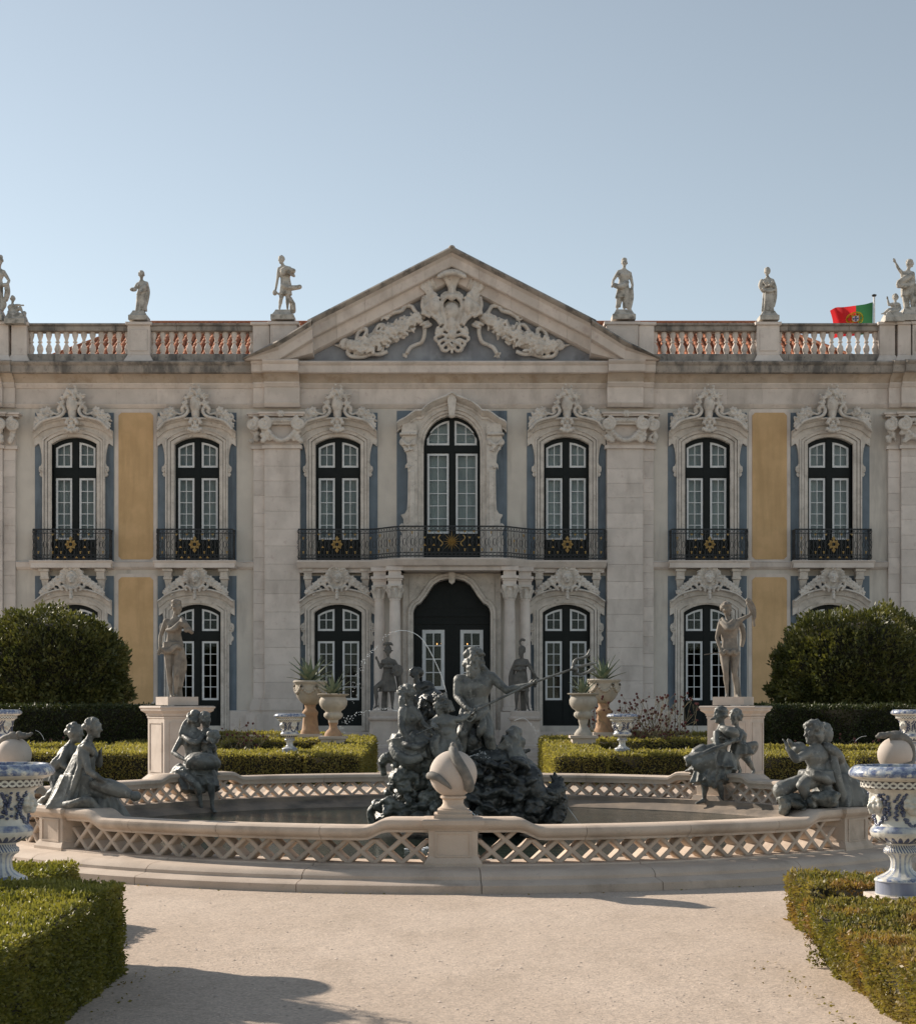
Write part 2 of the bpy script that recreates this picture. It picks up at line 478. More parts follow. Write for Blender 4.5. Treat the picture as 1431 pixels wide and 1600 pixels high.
def window_set(outline, sashes, xs, rail_y=None, blind=True, extra=None, label=None):
    """builds one window at x=0, shares its meshes at every x in xs"""
    fr = MB()
    fr.slab(px2m(outline), [px2m(s[0]) for s in sashes], .17, .25)
    for (x0,x1,y0,y1,d) in (extra or []):
        fr.box(x0*S, x1*S, .17-d, .17, fz(y1), fz(y0))
    fm = fixn(fr.mesh('window', M['green']))
    sm = []; pm = []
    for outer, cells in sashes:
        q = MB(); q.slab(px2m(outer), [px2m(c) for c in cells], .185, .235); sm.append(fixn(q.mesh('sash', M['white'])))
        for c in cells:
            p_ = MB(); p_.slab(px2m(c), [], .208, .214); pm.append(fixn(p_.mesh('pane', M['glass'])))
    bl = MB(); bl.box(-32*S, 32*S, .42, .44, fz(845), fz(688)) if blind else None
    bm_ = bl.mesh('blind', M['curtain']) if blind else None
    for x in xs:
        w_ = link('window', fm, palace, (x*S, 0, 0))
        for q in sm: link('sash', q, w_)
        for q in pm: link('pane', q, w_)
        if blind: link('blind', bm_, w_)
ua = arcf(35, 694, 683, 4.5)
up_s = []
for sg in (-1, 1):
    x0, x1 = (-31, -5.6) if sg < 0 else (5.6, 31)
    up_s.append(sash(x0, x1, 729.5, lambda x: ua(x)+2, [686, 709.6, 726.3]))
    up_s.append(sash(x0, x1, 842.5, lambda x: 746.0, [749.2, 766.6, 784.3, 802, 819.7, 839.3]))
ext_u = [(-4.4,4.4,684,876,.025), (-33,33,733,743,.02), (-30,-6,847,874,.015), (6,30,847,874,.015)]
window_set(bulk(0, *UP), up_s, WX, extra=ext_u)
la = arcf(37, 957, 944.5, 4.5)
lo_s = []
for sg in (-1, 1):
    x0, x1 = (-32.3, -6.2) if sg < 0 else (6.2, 32.3)
    lo_s.append(sash(x0, x1, 985.5, lambda x: la(x)+1.6, [948, 968.2, 982.3]))
    lo_s.append(sash(x0, x1, 1094, lambda x: 1001.5, [1004.7, 1021.7, 1038.9, 1056, 1073.2, 1090.8]))
ext_l = [(-4.6,4.6,946,1132,.025), (-34,34,989,998,.02), (-31,-7,1099,1128,.018), (7,31,1099,1128,.018)]
window_set(bulk(0, *LO), lo_s, WX, blind=False, extra=ext_l)
ca = arcf(44, 697, 650.5, 4.2)
ce_s = []
for sg in (-1, 1):
    x0, x1 = (-39, -4) if sg < 0 else (4, 39)
    ce_s.append(sash(x0, x1, 694.5, lambda x: min(ca(x)+1, 689), [655, 677, 691.3]))
    x0, x1 = (-38.5, -4.8) if sg < 0 else (6, 40)
    ce_s.append(sash(x0, x1, 833, lambda x: 707.5, [710.7, 729.6, 749.6, 770, 789.4, 809.4, 829.8]))
window_set(bulk(0, *CE), ce_s, [0.0], extra=[(-3.4,3.4,653,876,.03), (-43,43,698,705,.022)])
b2 = MB(); b2.box(-42*S, 42*S, .46, .48, fz(860), fz(655)); obj('blind', b2, M['curtain'], palace)
# portal leaves
dm = MB()
pd = []
for sg in (-1, 1):
    x0, x1 = (-46.5, -11.5) if sg < 0 else (13, 49)
    pd.append(sash(x0, x1, 1077.5, lambda x: 983.5, [989, 1008.5, 1029.5, 1050.5, 1072], bd=5.6, mt=1.6))
dm.slab(px2m(PORT), [px2m(s[0]) for s in pd], .25, .34)
for x0,x1,y0,y1,d in ((-2.2,2.2,906,1138,.03),(-58,58,957,963,.05),(-58,58,969,975,.04),(-54,-8,1085,1130,.02),(8,54,1085,1130,.02),(-40,-6,925,950,.02),(6,40,925,950,.02)):
    dm.box(x0*S, x1*S, .25-d, .25, fz(y1), fz(y0))
door = obj('door', dm, M['green'], palace)
for outer, cells in pd:
    q = MB(); q.slab(px2m(outer), [px2m(c) for c in cells], .262, .325); obj('sash', q, M['white'], door)
    for c in cells:
        p_ = MB(); p_.slab(px2m(c), [], .292, .299); obj('pane', p_, M['glass'], door)
# candle bulbs of a chandelier inside the hall
mb_, nt_, b_ = nodes('candle bulb'); b_.inputs['Emission Color'].default_value = (1,.42,.12,1); b_.inputs['Emission Strength'].default_value = 2.5
lampt = thing('chandelier', 'brass chandelier with lit candle bulbs seen through the door glass', 'chandelier', (XF*KP, 62.0+2.8, EYE+(fz(1004)-EYE)*KP))
cm = MB(); cm.tube([(0,0,.9),(0,0,-.12)], .02, 6)
for k in range(8):
    a_ = 2*PI*k/8; cm.tube(spl([(0,0,0),(.25*math.cos(a_),.25*math.sin(a_),-.1),(.62*math.cos(a_),.62*math.sin(a_),.0)],4), .012, 5)
obj('frame', cm, M['gold'], lampt)
for k in range(8):
    a_ = 2*PI*k/8; bb = MB(); bb.ell((.62*math.cos(a_), .62*math.sin(a_), .05), (.02,.02,.038)); obj('bulb', bb, mb_, lampt, smooth=180)

# ------------------------------------------------ stone surrounds
def offarch(hw, pb, ps, pt, off, n=16):
    """open path round an opening, pushed outwards by off px: up the left jamb, over, down the right"""
    rise = ps-pt
    if rise < hw*.6:
        r = (hw*hw+rise*rise)/(2*rise); zc = pt+r; ro = r+off
        xe = hw+off; a0 = math.asin(min(1, xe/ro))
        arc = [(ro*math.sin(-a0+2*a0*i/n), zc-ro*math.cos(-a0+2*a0*i/n)) for i in range(n+1)]
    else:
        arc = [(-(hw+off)*math.cos(PI*i/n), ps-(rise+off)*math.sin(PI*i/n)) for i in range(n+1)]
        xe = hw+off
    return [(-xe, pb)] + arc + [(xe, pb)]
def arch_frame(hw, pb, ps, pt, prof, mat='pale'):
    m = MB(); rws = []
    for (off, y) in prof: rws.append([(x*S, y, fz(z)) for x, z in offarch(hw, pb, ps, pt, off)])
    m.rows(rws)
    return m
JP = [(0,.2),(0,-.06),(1.2,-.06),(1.3,-.085),(5.6,-.085),(5.7,-.03),(6.5,-.03),(6.6,-.12),(10.4,-.12),(10.5,-.06),(11.2,-.06),(11.3,-.165),(13.5,-.165),(13.5,-.02)]
def hood_mb(pts, prof):
    full = [(-x, y) for x, y in pts[::-1]] if pts[-1][0] != 0 else None
    path = spl([(x, y, 0) for x, y in pts], 5)
    path = [(p.x, p.y) for p in path]
    path = path + [(-x, y) for x, y in path[-2::-1]]
    m = MB(); m.sweep([(x*S, fz(y)) for x, y in path], prof)
    return m
HP = [(0,0),(-.02,-.08),(0,-.40),(.045,-.42),(.075,-.37),(.085,-.29),(.11,-.27),(.17,-.24),(.23,-.21),(.24,-.13),(.50,-.125),(.50,0)]
def ear(pts, d=.12):
    """wavy side strip beside a jamb, both sides"""
    m = MB()
    for sg in (-1, 1):
        poly = [(x*sg*S, fz(y)) for x, y in pts]
        m.slab(poly if sg > 0 else poly[::-1], [], -d, 0.0)
    return m
def spiral(c, r0, turns, a0, d=1, n=26, shrink=.18, y=0.0):
    pts = []
    for i in range(n):
        t = i/(n-1); r = r0*(1-(1-shrink)*t); a = a0+d*turns*2*PI*t
        pts.append((c[0]+r*math.cos(a), y, c[1]+r*math.sin(a)))
    return pts
def leafblob(m, rg, c, rad, n, s, y=-.12, dy=.08):
    for _ in range(n):
        a = rg.uniform(0, 2*PI); q = rad*math.sqrt(rg.random())
        p = V((c[0]+q*math.cos(a), y-rg.random()*dy, c[1]+q*math.sin(a)*.8))
        rot = Matrix.Rotation(rg.uniform(0, PI), 3, 'Y') @ Matrix.Rotation(rg.uniform(-.5, .5), 3, 'X')
        m.ell(p, (s*rg.uniform(.7,1.3), s*.45, s*rg.uniform(.35,.6)), rot, 8, 5)
def rosette(m, c, r, y=-.16, n=6, ph=0):
    for k in range(n):
        a = ph+2*PI*k/n
        m.ell((c[0]+r*.62*math.cos(a), y, c[1]+r*.62*math.sin(a)), (r*.46,r*.3,r*.34), Matrix.Rotation(-a, 3, 'Y'), 8, 5)
    m.ell((c[0], y-.03, c[1]), r*.3, None, 8, 5)
def qz(x, y): return (x*S, fz(y))
# upper crest
rg = random.Random(3)
m = MB()
for sg in (-1, 1):
    def q(x, y, yy=-.2): X, Z = qz(x*sg, y); return (X, yy, Z)
    m.tube(spl([q(-58,675,-.3),q(-47,663,-.3),q(-33,658,-.3),q(-20,655,-.3),q(-13.5,650,-.28),q(-11.5,643.5,-.26),q(-15,638.5,-.24),q(-20,640,-.22),q(-20,645,-.2),q(-16,646,-.2)],5), [.06]*30+[.075]*10+[.07,.06,.055,.05,.05,.045], 7)
    m.tube(spl([q(-36,655),q(-37,650),q(-33,647),q(-27,649),q(-22,650),q(-18,647)],4), .05, 6)
    m.tube(spl([q(-33,655),q(-34,651),q(-30,650)],4), .045, 6)
    for (cx, cy, r_) in ((-44,651,.21),(-51,660,.17),(-38,644,.14),(-55,667,.13)): rosette(m, qz(cx*sg, cy), r_, -.24, 6, cx)
    leafblob(m, rg, qz(-47*sg, 655), .26, 9, .10, -.16, .08); leafblob(m, rg, qz(-41*sg, 646), .16, 5, .08, -.16, .08)
    leafblob(m, rg, qz(-15*sg, 634), .13, 9, .075, -.2, .1); leafblob(m, rg, qz(-12*sg, 622), .15, 9, .08, -.2, .1)
    m.tube(spl([q(-12,634,-.26),q(-14,628,-.26),q(-11,622,-.27),q(-9,626,-.27)],4), .05, 6)
m.ell((0,-.22,fz(635)), (.2,.16,.33), None, 12, 9); m.ell((0,-.2,fz(648)), (.15,.14,.24), None, 12, 9)
for k in range(9):       # shell at the top
    a = R(-70+140*k/8); m.cap((0,-.24,fz(624)), (.21*math.sin(a), -.28, fz(624)+.24*math.cos(a)), .035, .05, 7)
leafblob(m, rg, qz(0, 612), .2, 14, .08, -.25, .1); leafblob(m, rg, qz(0, 624), .17, 10, .07, -.27, .1)
for (dx, y_) in ((-6,659),(6,659),(0,656),(-8,664),(8,664),(0,664),(-3,670),(3,670),(-5,676),(5,676),(0,677),(-9,674),(9,674)):
    m.ell((dx*S, -.28, fz(y_)), (.075,.08,.085), None, 8, 6)
CRU = clay(m, 'crest', .020, M['pale'], 0)
m = MB()
for sg in (-1, 1):
    def q(x, y, yy=-.22): X, Z = qz(x*sg, y); return (X, yy, Z)
    m.tube(spl([q(-13,921,-.3),q(-19,917,-.26),q(-18,908,-.25),q(-15,900,-.26),q(-17,893,-.26)],5), .055, 7)
    m.tube(spl([q(-6,926,-.3),q(-8,920,-.34),q(-13,917,-.34),q(-16,921,-.3),q(-12,924,-.3)],5), .05, 7)
    for (cx, cy, r_) in ((-26,911,.15),(-33,916,.15),(-40,921,.14),(-46,927,.12),(-22,905,.12)): rosette(m, qz(cx*sg, cy), r_, -.26, 6, cx)
    leafblob(m, rg, qz(-29*sg, 916), .2, 6, .075, -.18, .08); leafblob(m, rg, qz(-43*sg, 926), .18, 6, .075, -.18, .08)
    for k in range(7):
        a = R(8+16*k); m.cap((.22*math.sin(a)*sg, -.24, fz(905)+.22*math.cos(a)), (.37*math.sin(a)*sg, -.3, fz(905)+.42*math.cos(a)), .045, .06, 7)
for k in range(22):
    a = 2*PI*k/22; m.ell((.3*math.sin(a), -.26, fz(905)+.36*math.cos(a)), .06, None, 7, 5)
m.ell((0,-.2,fz(905)), (.25,.1,.32), None, 12, 8)
m.ell((0,-.3,fz(905)), (.13,.12,.19), None, 12, 9); m.cap((0,-.43,fz(903)), (0,-.44,fz(907)), .02, .035, 7)   # small mask face
m.ell((0,-.39,fz(911)), (.06,.05,.03), None, 8, 6); m.ell((-.06,-.4,fz(903)), (.04,.04,.025), None, 8, 6); m.ell((.06,-.4,fz(903)), (.04,.04,.025), None, 8, 6)
for k in range(7):
    a = R(-80+160*k/6); m.ell((.13*math.sin(a), -.33, fz(905)+.2*math.cos(a)), .055, None, 7, 5)
for y_ in (922,927,932,936): m.ell((0,-.36,fz(y_)), (.07,.08,.06), None, 8, 6)
leafblob(m, rg, qz(0, 888), .24, 16, .075, -.25, .12)
CRL = clay(m, 'crest', .020, M['pale'], 0)
ufr = fixn(arch_frame(*UP, JP).mesh('surround', M['pale'], 30))
lfr = fixn(arch_frame(*LO[:1], 1142, *LO[2:], JP).mesh('surround', M['pale'], 30))
uhd = fixn(hood_mb([(-61,675),(-56,671.5),(-49,665.5),(-40.6,661.6),(-29,658.3),(-16,655.8),(0,655)], HP).mesh('hood_moulding', M['pale'], 30))
lhd = fixn(hood_mb([(-59,939),(-54,936),(-46,929.5),(-36,925),(-24,921.8),(-12,920.2),(0,919.7)], HP).mesh('hood_moulding', M['pale'], 30))
uear = fixn(ear([(48,684),(52,686),(56.5,690),(57.2,692.5),(53.5,695),(51.5,702),(50,712),(49.6,724),(51,728),(54,730),(54.5,735),(52,739),(53.5,742),(51,745.5),(48,745)]).mesh('side_scroll', M['pale']))
lear = fixn(ear([(50,952),(55,951),(57,953.5),(53,957),(51.8,966),(53,973),(57,975),(58.5,980),(57.5,986),(54,989),(55,993),(57.5,996),(57,1000),(54,1003),(54,1008),(50,1007)]).mesh('side_scroll', M['pale']))
lm = MB()
for sg in (-1,1):
    m_ = [(p[0],p[1],p[2]) for p in spiral(qz(sg*54.5,982), .085, 1.4, PI/2, sg, y=-.13)]
    lm.tube(m_, [.03]*len(m_), 6)
lscr = lm.mesh('side_volute', M['pale'], 180)
um = MB()
for sg in (-1,1):
    m_ = spiral(qz(sg*51.5,736), .06, 1.4, PI/2, sg, y=-.13); um.tube(m_, .024, 6)
uscr = um.mesh('side_volute', M['pale'], 180)
sill = MB()
sill.box(-56*S, 56*S, -.42, .3, fz(1152), fz(1143)); sill.box(-60*S, 60*S, -.62, .3, fz(1166), fz(1152.1))
sillm = fixn(sill.mesh('door_step', M['stone']))
key = MB()
for x in WX:
    link('surround', ufr, palace, (x*S,0,0)); link('hood_moulding', uhd, palace, (x*S,0,0)); link('crest', CRU, palace, (x*S,0,0), 0, (1,1.5,1))
    link('side_scroll', uear, palace, (x*S,0,0)); link('side_volute', uscr, palace, (x*S,0,0))
    link('surround', lfr, palace, (x*S,0,0)); link('hood_moulding', lhd, palace, (x*S,0,0)); link('crest', CRL, palace, (x*S,0,0), 0, (1,1.4,1))
    link('side_scroll', lear, palace, (x*S,0,0)); link('side_volute', lscr, palace, (x*S,0,0)); link('door_step', sillm, palace, (x*S,0,0))

# ------------------------------------------------ central upper window: console pilasters, ogee hood
cf = arch_frame(*CE, [(0,.2),(0,-.12),(3,-.12),(4,-.18),(8,-.18),(9,-.24),(10.5,-.24),(10.5,-.02)])
obj('surround', cf, M['pale'], palace, smooth=30)
half = [(-85,663.5),(-82,660),(-72,655),(-63,648),(-56,643.5),(-50,643.5),(-46.5,643),(-41,637),(-30,629),(-17,624),(-8,620.5),(-3,617),(0,615.5)]
hd = MB(); pth = half + [(-x,y) for x,y in half[-2::-1]]
hd.sweep([(x*S, fz(y)) for x,y in pth], [(0,0),(-.03,-.1),(0,-.5),(.06,-.53),(.1,-.47),(.14,-.38),(.2,-.32),(.22,-.25),(.3,-.25),(.3,0)])
obj('hood_moulding', hd, M['pale'], palace, smooth=30)
fill = MB()
arc = offarch(*CE, 9.5)
fo = [(-72,690),(-70,663),(-60,655),(-50,650),(-44,645),(-30,635),(-15,629),(0,624)]
fo = fo + [(-x,y) for x,y in fo[-2::-1]]
inner = [p for p in arc if p[1] < 697]
fill.slab(px2m(fo + [(54,690)] + [p for p in inner[::-1]] + [(-54,690)]), [], -.2, 0)
obj('tympanum', fill, M['pale'], palace)
for sg in (-1,1):
    pl = MB()
    shp = [(54,838),(77,838),(80,831),(79,824),(75,819),(75,813),(79,806),(73,804),(69.5,798),(68.5,780),(68,740),(69,732),(72,729),(69,725),(70,712),(74,703),(79,697),(80,690),(77,684),(79,680),(76,664),(54,664)]
    poly = [(x*sg*S, fz(y)) for x,y in shp]
    pl.slab(poly, [], -.32, 0)
    pl.box(*sorted((54*sg*S, 80*sg*S)), -.34, 0, fz(878), fz(838.2))
    pl.cbox(*sorted((57*sg*S, 66*sg*S)), -.37, -.3, fz(826), fz(738), .03)
    obj('console_pilaster', pl, M['pale'], palace)
    cp = MB()
    for yv in (694,):
        cp.tube(spiral(qz(sg*76,yv), .11, 1.4, PI/2, -sg, y=-.36), .04, 6); cp.tube(spiral(qz(sg*60,yv), .1, 1.4, PI/2, sg, y=-.36), .04, 6)
    cp.tube(spiral(qz(sg*75.5,826), .12, 1.5, PI/2, -sg, y=-.34), .045, 6)
    leafblob(cp, rg, qz(sg*68,704), .16, 12, .07, -.34, .08); leafblob(cp, rg, qz(sg*68,732), .1, 7, .06, -.34, .06)
    cp.box(*sorted((54*sg*S, 81*sg*S)), -.44, -.0, fz(683), fz(679))
    cp.tube(spl([(56*sg*S,-.36,fz(690)),(68*sg*S,-.4,fz(698)),(78*sg*S,-.36,fz(690))],5), .045, 6)
    link('console_scroll', clay(cp, 'console_scroll', .028, M['pale'], 1), palace)
ks = MB()
ks.slab(px2m([(-4,653),(4,653),(7,628),(4,622),(0,619),(-4,622),(-7,628)]), [], -.46, -.2)
ks.ell((0,-.36,fz(652)), (.12,.1,.1), None, 10, 7)
obj('keystone', ks, M['pale'], palace)

# ------------------------------------------------ pilasters of separate stones
def pilaster(x0, x1, yd, ytop, ybot, hc, name='pilaster'):
    p = thing_part(name)
    y = ybot
    while y > ytop+4:
        h = hc*rnd.uniform(.85,1.15)
        t = max(ytop, y-h)
        if t-ytop < hc*.45: t = ytop
        q = MB(); q.cbox(x0*S, x1*S, -yd, 0, fz(y)+.002, fz(t)-.002, .006)
        obj('stone', q, M['stone'], p)
        y = t
    return p
def thing_part(name):
    o = bpy.data.objects.new(name, None); o.empty_display_size = .1; COL.objects.link(o); o.parent = palace
    return o
PIL = [(-291,-236,.26),(-309,-291.3,.13),(241,297,.26),(297.3,314,.13),(-698,-679.5,.13),(-770,-698.3,.26),(679.5,698,.13),(698.3,770,.26)]
for (x0,x1,yd) in PIL:
    pilaster(x0, x1, yd, 703, 1092, 25)
    base = MB(); yb = yd
    e0, e1 = (7 if yd > .2 or x0 < -600 and x0 > -690 or (x0 < -300 and x0 > -310) or x0 > 690 else 0), 7
    e0 = e1 = 6
    if yd < .2:     # strip: moulding only on its free side
        free_left = (x0 in (-309, 679.5)); e0, e1 = (6, -6) if free_left else (-6, 6)
    base.box((x0-e0*.4)*S, (x1+e1*.4)*S, -yd-.05, 0, fz(1098), fz(1092)); base.box((x0-e0*.8)*S, (x1+e1*.8)*S, -yd-.12, 0, fz(1110), fz(1098))
    base.box((x0-e0*.6)*S, (x1+e1*.6)*S, -yd-.08, 0, fz(1116), fz(1110)); base.box((x0-e0*1.8)*S, (x1+e1*1.8)*S, -yd-.2, 0, fz(1145), fz(1116))
    base.box((x0-e0*2.2)*S, (x1+e1*2.2)*S, -yd-.27, 0, fz(1172), fz(1145))
    obj('pilaster_base', base, M['stone'], palace)
    # necking fillet, capital block, abacus
    nb = MB()
    nb.box((x0-e0*.55)*S, (x1+e1*.55)*S, -yd-.07, 0, fz(703), fz(698))
    nb.box(x0*S, x1*S, -yd, 0, fz(698), fz(649))
    nb.box((x0-e0*1.5)*S, (x1+e1*1.5)*S, -yd-.26, 0, fz(650.5), fz(647.5)); nb.box((x0-e0*1.1)*S, (x1+e1*1.1)*S, -yd-.2, 0, fz(653.5), fz(650.6))
    obj('capital_block', nb, M['stone'], palace)
    cp = MB()
    w_ = x1-x0
    sides = (x0, x1) if yd > .2 else ((x0,) if x0 in (-309, 679.5) else (x1,))
    cx = (x0+x1)/2
    for xs_ in sides:
        d = 1 if xs_ == x1 else -1
        c0 = (xs_-d*1, 666)
        for k, rr in ((0,.24),(1,.0)):
            if rr: cp.tube(spiral(qz(*c0), rr, 1.9, PI/2, d, 36, .15, -yd-.17), [.06]*36, 7)
        cp.ell((c0[0]*S, -yd-.12, fz(c0[1])), (.2,.08,.2), None, 12, 7)
        for k in range(5):
            cp.ell(((xs_-d*(4+2.2*k))*S if 0 else (xs_-d*2)*S+rg.uniform(-.12,.12), -yd-.1, fz(680+3*k)), (.1,.07,.09), None, 8, 6)
        cp.tube(spl([(qz(xs_+d*3,676)[0],-yd-.12,fz(676)),(qz(xs_-d*6,684)[0],-yd-.1,fz(684)),(qz(xs_-d*10,691)[0],-yd-.08,fz(691))],5), .05, 6)
    if yd > .2:
        x0c, x1c = max(x0,-760), min(x1,760)
        n_ = 11
        for k in range(n_+1):
            t = k/n_; cp.ell(((x0+8+(w_-16)*t)*S, -yd-.12, fz(682+13*(1-(2*t-1)**2)-3)), (.11,.09,.085), None, 8, 6)
        for k in range(9): cp.ell(((x0+14+(w_-28)*k/8)*S, -yd-.1, fz(661)), (.05,.07,.07), None, 8, 6)
        cp.box((x0+8)*S, (x1-8)*S, -yd-.12, -yd+.05, fz(658.5), fz(656.5)); cp.box((x0+10)*S, (x1-10)*S, -yd-.1, -yd+.05, fz(667), fz(665))
        rosette(cp, qz(cx, 652), .13, -yd-.3)
        for sg in (-1,1): leafblob(cp, rg, qz(cx+sg*w_*.33, 688), .12, 8, .06, -yd-.08, .06)
    link('capital_ornament', clay(cp, 'capital_ornament', .022, M['pale'], 0), palace, (0,0,0), 0, (1,1.25,1))

# ------------------------------------------------ entablature in separate stones
def run(name, x0, x1, prof, lens, mat, dy=0.0, cap_ends=True):
    """moulding profile [(py, depth)] pushed along x, cut in stones"""
    x = x0
    while x < x1-1:
        L = rnd.uniform(*lens); xe = min(x1, x+L)
        if x1-xe < lens[0]*.5: xe = x1
        q = MB()
        a, b = x*S+.002, xe*S-.002
        q.rows([[(a, -(d+dy) if d is not None else .0, fz(y)) for y, d in prof], [(b, -(d+dy) if d is not None else .0, fz(y)) for y, d in prof]], cap=True)
        obj(name, q, mat, palace, smooth=30)
        x = xe
A_LOW = [(638,None),(638,.03),(636.5,.05),(634,.10),(632,.12),(632,None)]
A_FRI = [(632,None),(632,.04),(607.2,.04),(607.2,None)]
A_MID = [(607.2,None),(607.2,.08),(604,.12),(602,.16),(600,.16),(600,None)]
A_BED = [(600,None),(600,.14),(598,.17),(594,.25),(590,.38),(588.5,.44),(588.5,None)]
A_COR = [(588.5,None),(588.5,.56),(587,.60),(577,.62),(575.5,.68),(572.5,.72),(571,.70),(569,.55),(566,None)]
segs = [(-1000,-770,0),(-770,-698,.26),(-698,-680,.13),(-680,-309,0),(-309,-291,.13),(-291,-236,.26),(-236,241,.0),(241,297,.26),(297,314,.13),(314,680,0),(680,698,.13),(698,770,.26),(770,1000,0)]
for (x0,x1,dy) in segs:
    wing = abs((x0+x1)/2) > 320
    cm_ = M['cornice'] if wing else M['stone']
    ov = 0
    run('architrave_moulding', x0, x1, A_LOW, (150,260), M['stone'], dy)
    run('frieze_block', x0, x1, A_FRI, (46,92), M['stone'], dy)
    run('frieze_moulding', x0, x1, A_MID, (120,200), M['stone'], dy)
    run('cornice_bed_stone', x0, x1, A_BED, (60,110), M['bed'], dy)
    run('cornice_block', x0-(.1/S if dy > .2 else 0)*0, x1, A_COR, (52,96), cm_, dy)
# string course between the storeys
SC_ = [(890,None),(890,.03),(888,.08),(886,.12),(880,.14),(879,.16),(877.5,.12),(877.5,None)]
for (x0,x1) in ((-679,-309),(314,679)): run('string_course', x0, x1, SC_, (70,120), M['stone'])
# low plinth of the wall
PL_ = [(1172,None),(1172,.12),(1112,.12),(1110,.06),(1110,None)]
xs_b = [-679.5] + [v for x in WX[:2] for v in (x-51,x+51)] + [-309]
for i in range(0, len(xs_b), 2): run('plinth_block', xs_b[i], xs_b[i+1], PL_, (40,80), M['stone'])
xs_b = [314] + [v for x in WX[4:] for v in (x-51,x+51)] + [679.5]
for i in range(0, len(xs_b), 2): run('plinth_block', xs_b[i], xs_b[i+1], PL_, (40,80), M['stone'])
run('plinth_block', -126, -60.5, PL_, (40,80), M['stone']); run('plinth_block', 60.5, 127, PL_, (40,80), M['stone'])

# ------------------------------------------------ pediment
tm = MB()
xs_t = [-268,-214,-150,-90,-34,30,96,160,214,270]
def rk(x): return 397+.512*abs(x)     # top edge of the rake, px
for i in range(len(xs_t)-1):
    a, b = xs_t[i], xs_t[i+1]
    for (lo, hi) in ((572,530),(530,487),(487,440),(440,405)):
        ta, tb = max(hi, rk(a)+30), max(hi, rk(b)+30)
        pts = [(a,lo),(b,lo)]
        if rk(b)+30 < lo: pts.append((b, tb))
        if a < 0 < b and hi <= 405+1: pts.append((0, max(hi, rk(0)+30)))
        if rk(a)+30 < lo: pts.append((a, ta))
        if len(pts) < 3: continue
        q = MB(); q.slab([(x*S+(.0015 if j in (0,) else 0), fz(y)) for j,(x,y) in enumerate(pts)], [], -.10-rnd.uniform(0,.008), .1)
        obj('tympanum_stone', q, M['tymp'], palace)
RK = [(-.04,.5),(-.06,-.3),(0,-.86),(.06,-.90),(.15,-.83),(.22,-.74),(.25,-.70),(.27,-.68),(.56,-.66),(.60,-.62),(.61,-.45),(.64,-.42),(.98,-.38),(1.04,-.30),(1.06,-.1),(1.06,.5)]
cuts = [0,42,92,134,178,222]
for sg in (-1,1):
    for i in range(len(cuts)-1):
        a, b = cuts[i], cuts[i+1]
        q = MB()
        pa, pb = (a*sg*S, fz(rk(a))), (b*sg*S, fz(rk(b)))
        t = .003/(abs(pb[0]-pa[0])+1e-6)
        pts = [(pa[0]+(pb[0]-pa[0])*t*(a>0), pa[1]+(pb[1]-pa[1])*t*(a>0)), (pb[0]-(pb[0]-pa[0])*t, pb[1]-(pb[1]-pa[1])*t)]
        q.sweep(pts, RK); q.v = [(x_,y_,max(z_,fz(571.5))) for x_,y_,z_ in q.v]; obj('raking_cornice_block', q, M['cornice'] if 0 else M['stone'], palace, smooth=30)
        d_ = MB(); pr = [(-.055,.9),(-.075,-.3),(-.02,-.885),(.05,-.95),(.13,-.885),(.17,-.83),(.17,-.78),(-.03,-.3)]
        d_.sweep(pts, pr); obj('rake_capping', d_, M['cornice'], palace, smooth=30)
    # the break over the pilasters
    for (a, b, za, zb) in ((214,266,513,545),(266,319,545,576.5)):
        q = MB(); pts = [(a*sg*S, fz(za)), ((b-.15)*sg*S, fz(zb))]
        q.sweep(pts, [(d, y-.30 if y < .3 else y) for d, y in RK]); q.v = [(x_,y_,max(z_,fz(571.5))) for x_,y_,z_ in q.v]; obj('raking_cornice_block', q, M['stone'], palace, smooth=30)
        d_ = MB(); d_.sweep(pts, [(-.055,.9),(-.075,-.6),(-.02,-1.185),(.05,-1.25),(.13,-1.185),(.17,-1.13),(.17,-1.08),(-.03,-.6)]); d_.v = [(x_,y_,max(z_,fz(571.8))) for x_,y_,z_ in d_.v]; obj('rake_capping', d_, M['cornice'], palace, smooth=30)
ap = MB(); ap.ell((0,-.7,fz(398)), (.13,.3,.1)); obj('apex_knob', ap, M['cornice'], palace, smooth=180)
pr = MB(); pr.slab(px2m([(-315,566),(315,566),(0,400)]), [], .1, 6.0); obj('pediment_roof', pr, M['tile'], palace)

# coat of arms and garlands carved on the tympanum
rg = random.Random(11)
m = MB()
Y0 = -.22
m.ell((0,Y0,fz(492)), (.29,.22,.34), None, 16, 10); m.ell((0,Y0-.02,fz(511)), (.17,.18,.38), None, 14, 10)
m.ell((0,Y0+.05,fz(500)), (.42,.12,.62), None, 16, 10)
for sg in (-1,1): m.tube(spl([(0,-.34,fz(466)),(sg*7*S,-.34,fz(468)),(sg*12*S,-.32,fz(474)),(sg*16*S,-.3,fz(470)),(sg*14*S,-.28,fz(465))],5), .06, 7)
m.ell((0,-.36,fz(471)), (.11,.1,.12)); m.cap((0,Y0-.02,fz(461)), (0,Y0-.02,fz(455)), .15, .13, 10)
for k in range(11):      # plume crown, curling over at the tips
    t = -1+2*k/10; b_ = 1-.25*t*t
    m.tube(spl([(2.5*t*S,Y0,fz(460)),(6*t*S,Y0-.05,fz(450)),(11*t*S,Y0-.12,fz(459-24*b_)),(16*t*S,Y0-.2,fz(459-28*b_)),(19*t*S,Y0-.27,fz(459-25*b_)),(19.5*t*S,Y0-.27,fz(459-20*b_))],4), [.05]*5+[.062]*5+[.075]*5+[.085]*4+[.07,.05], 7)
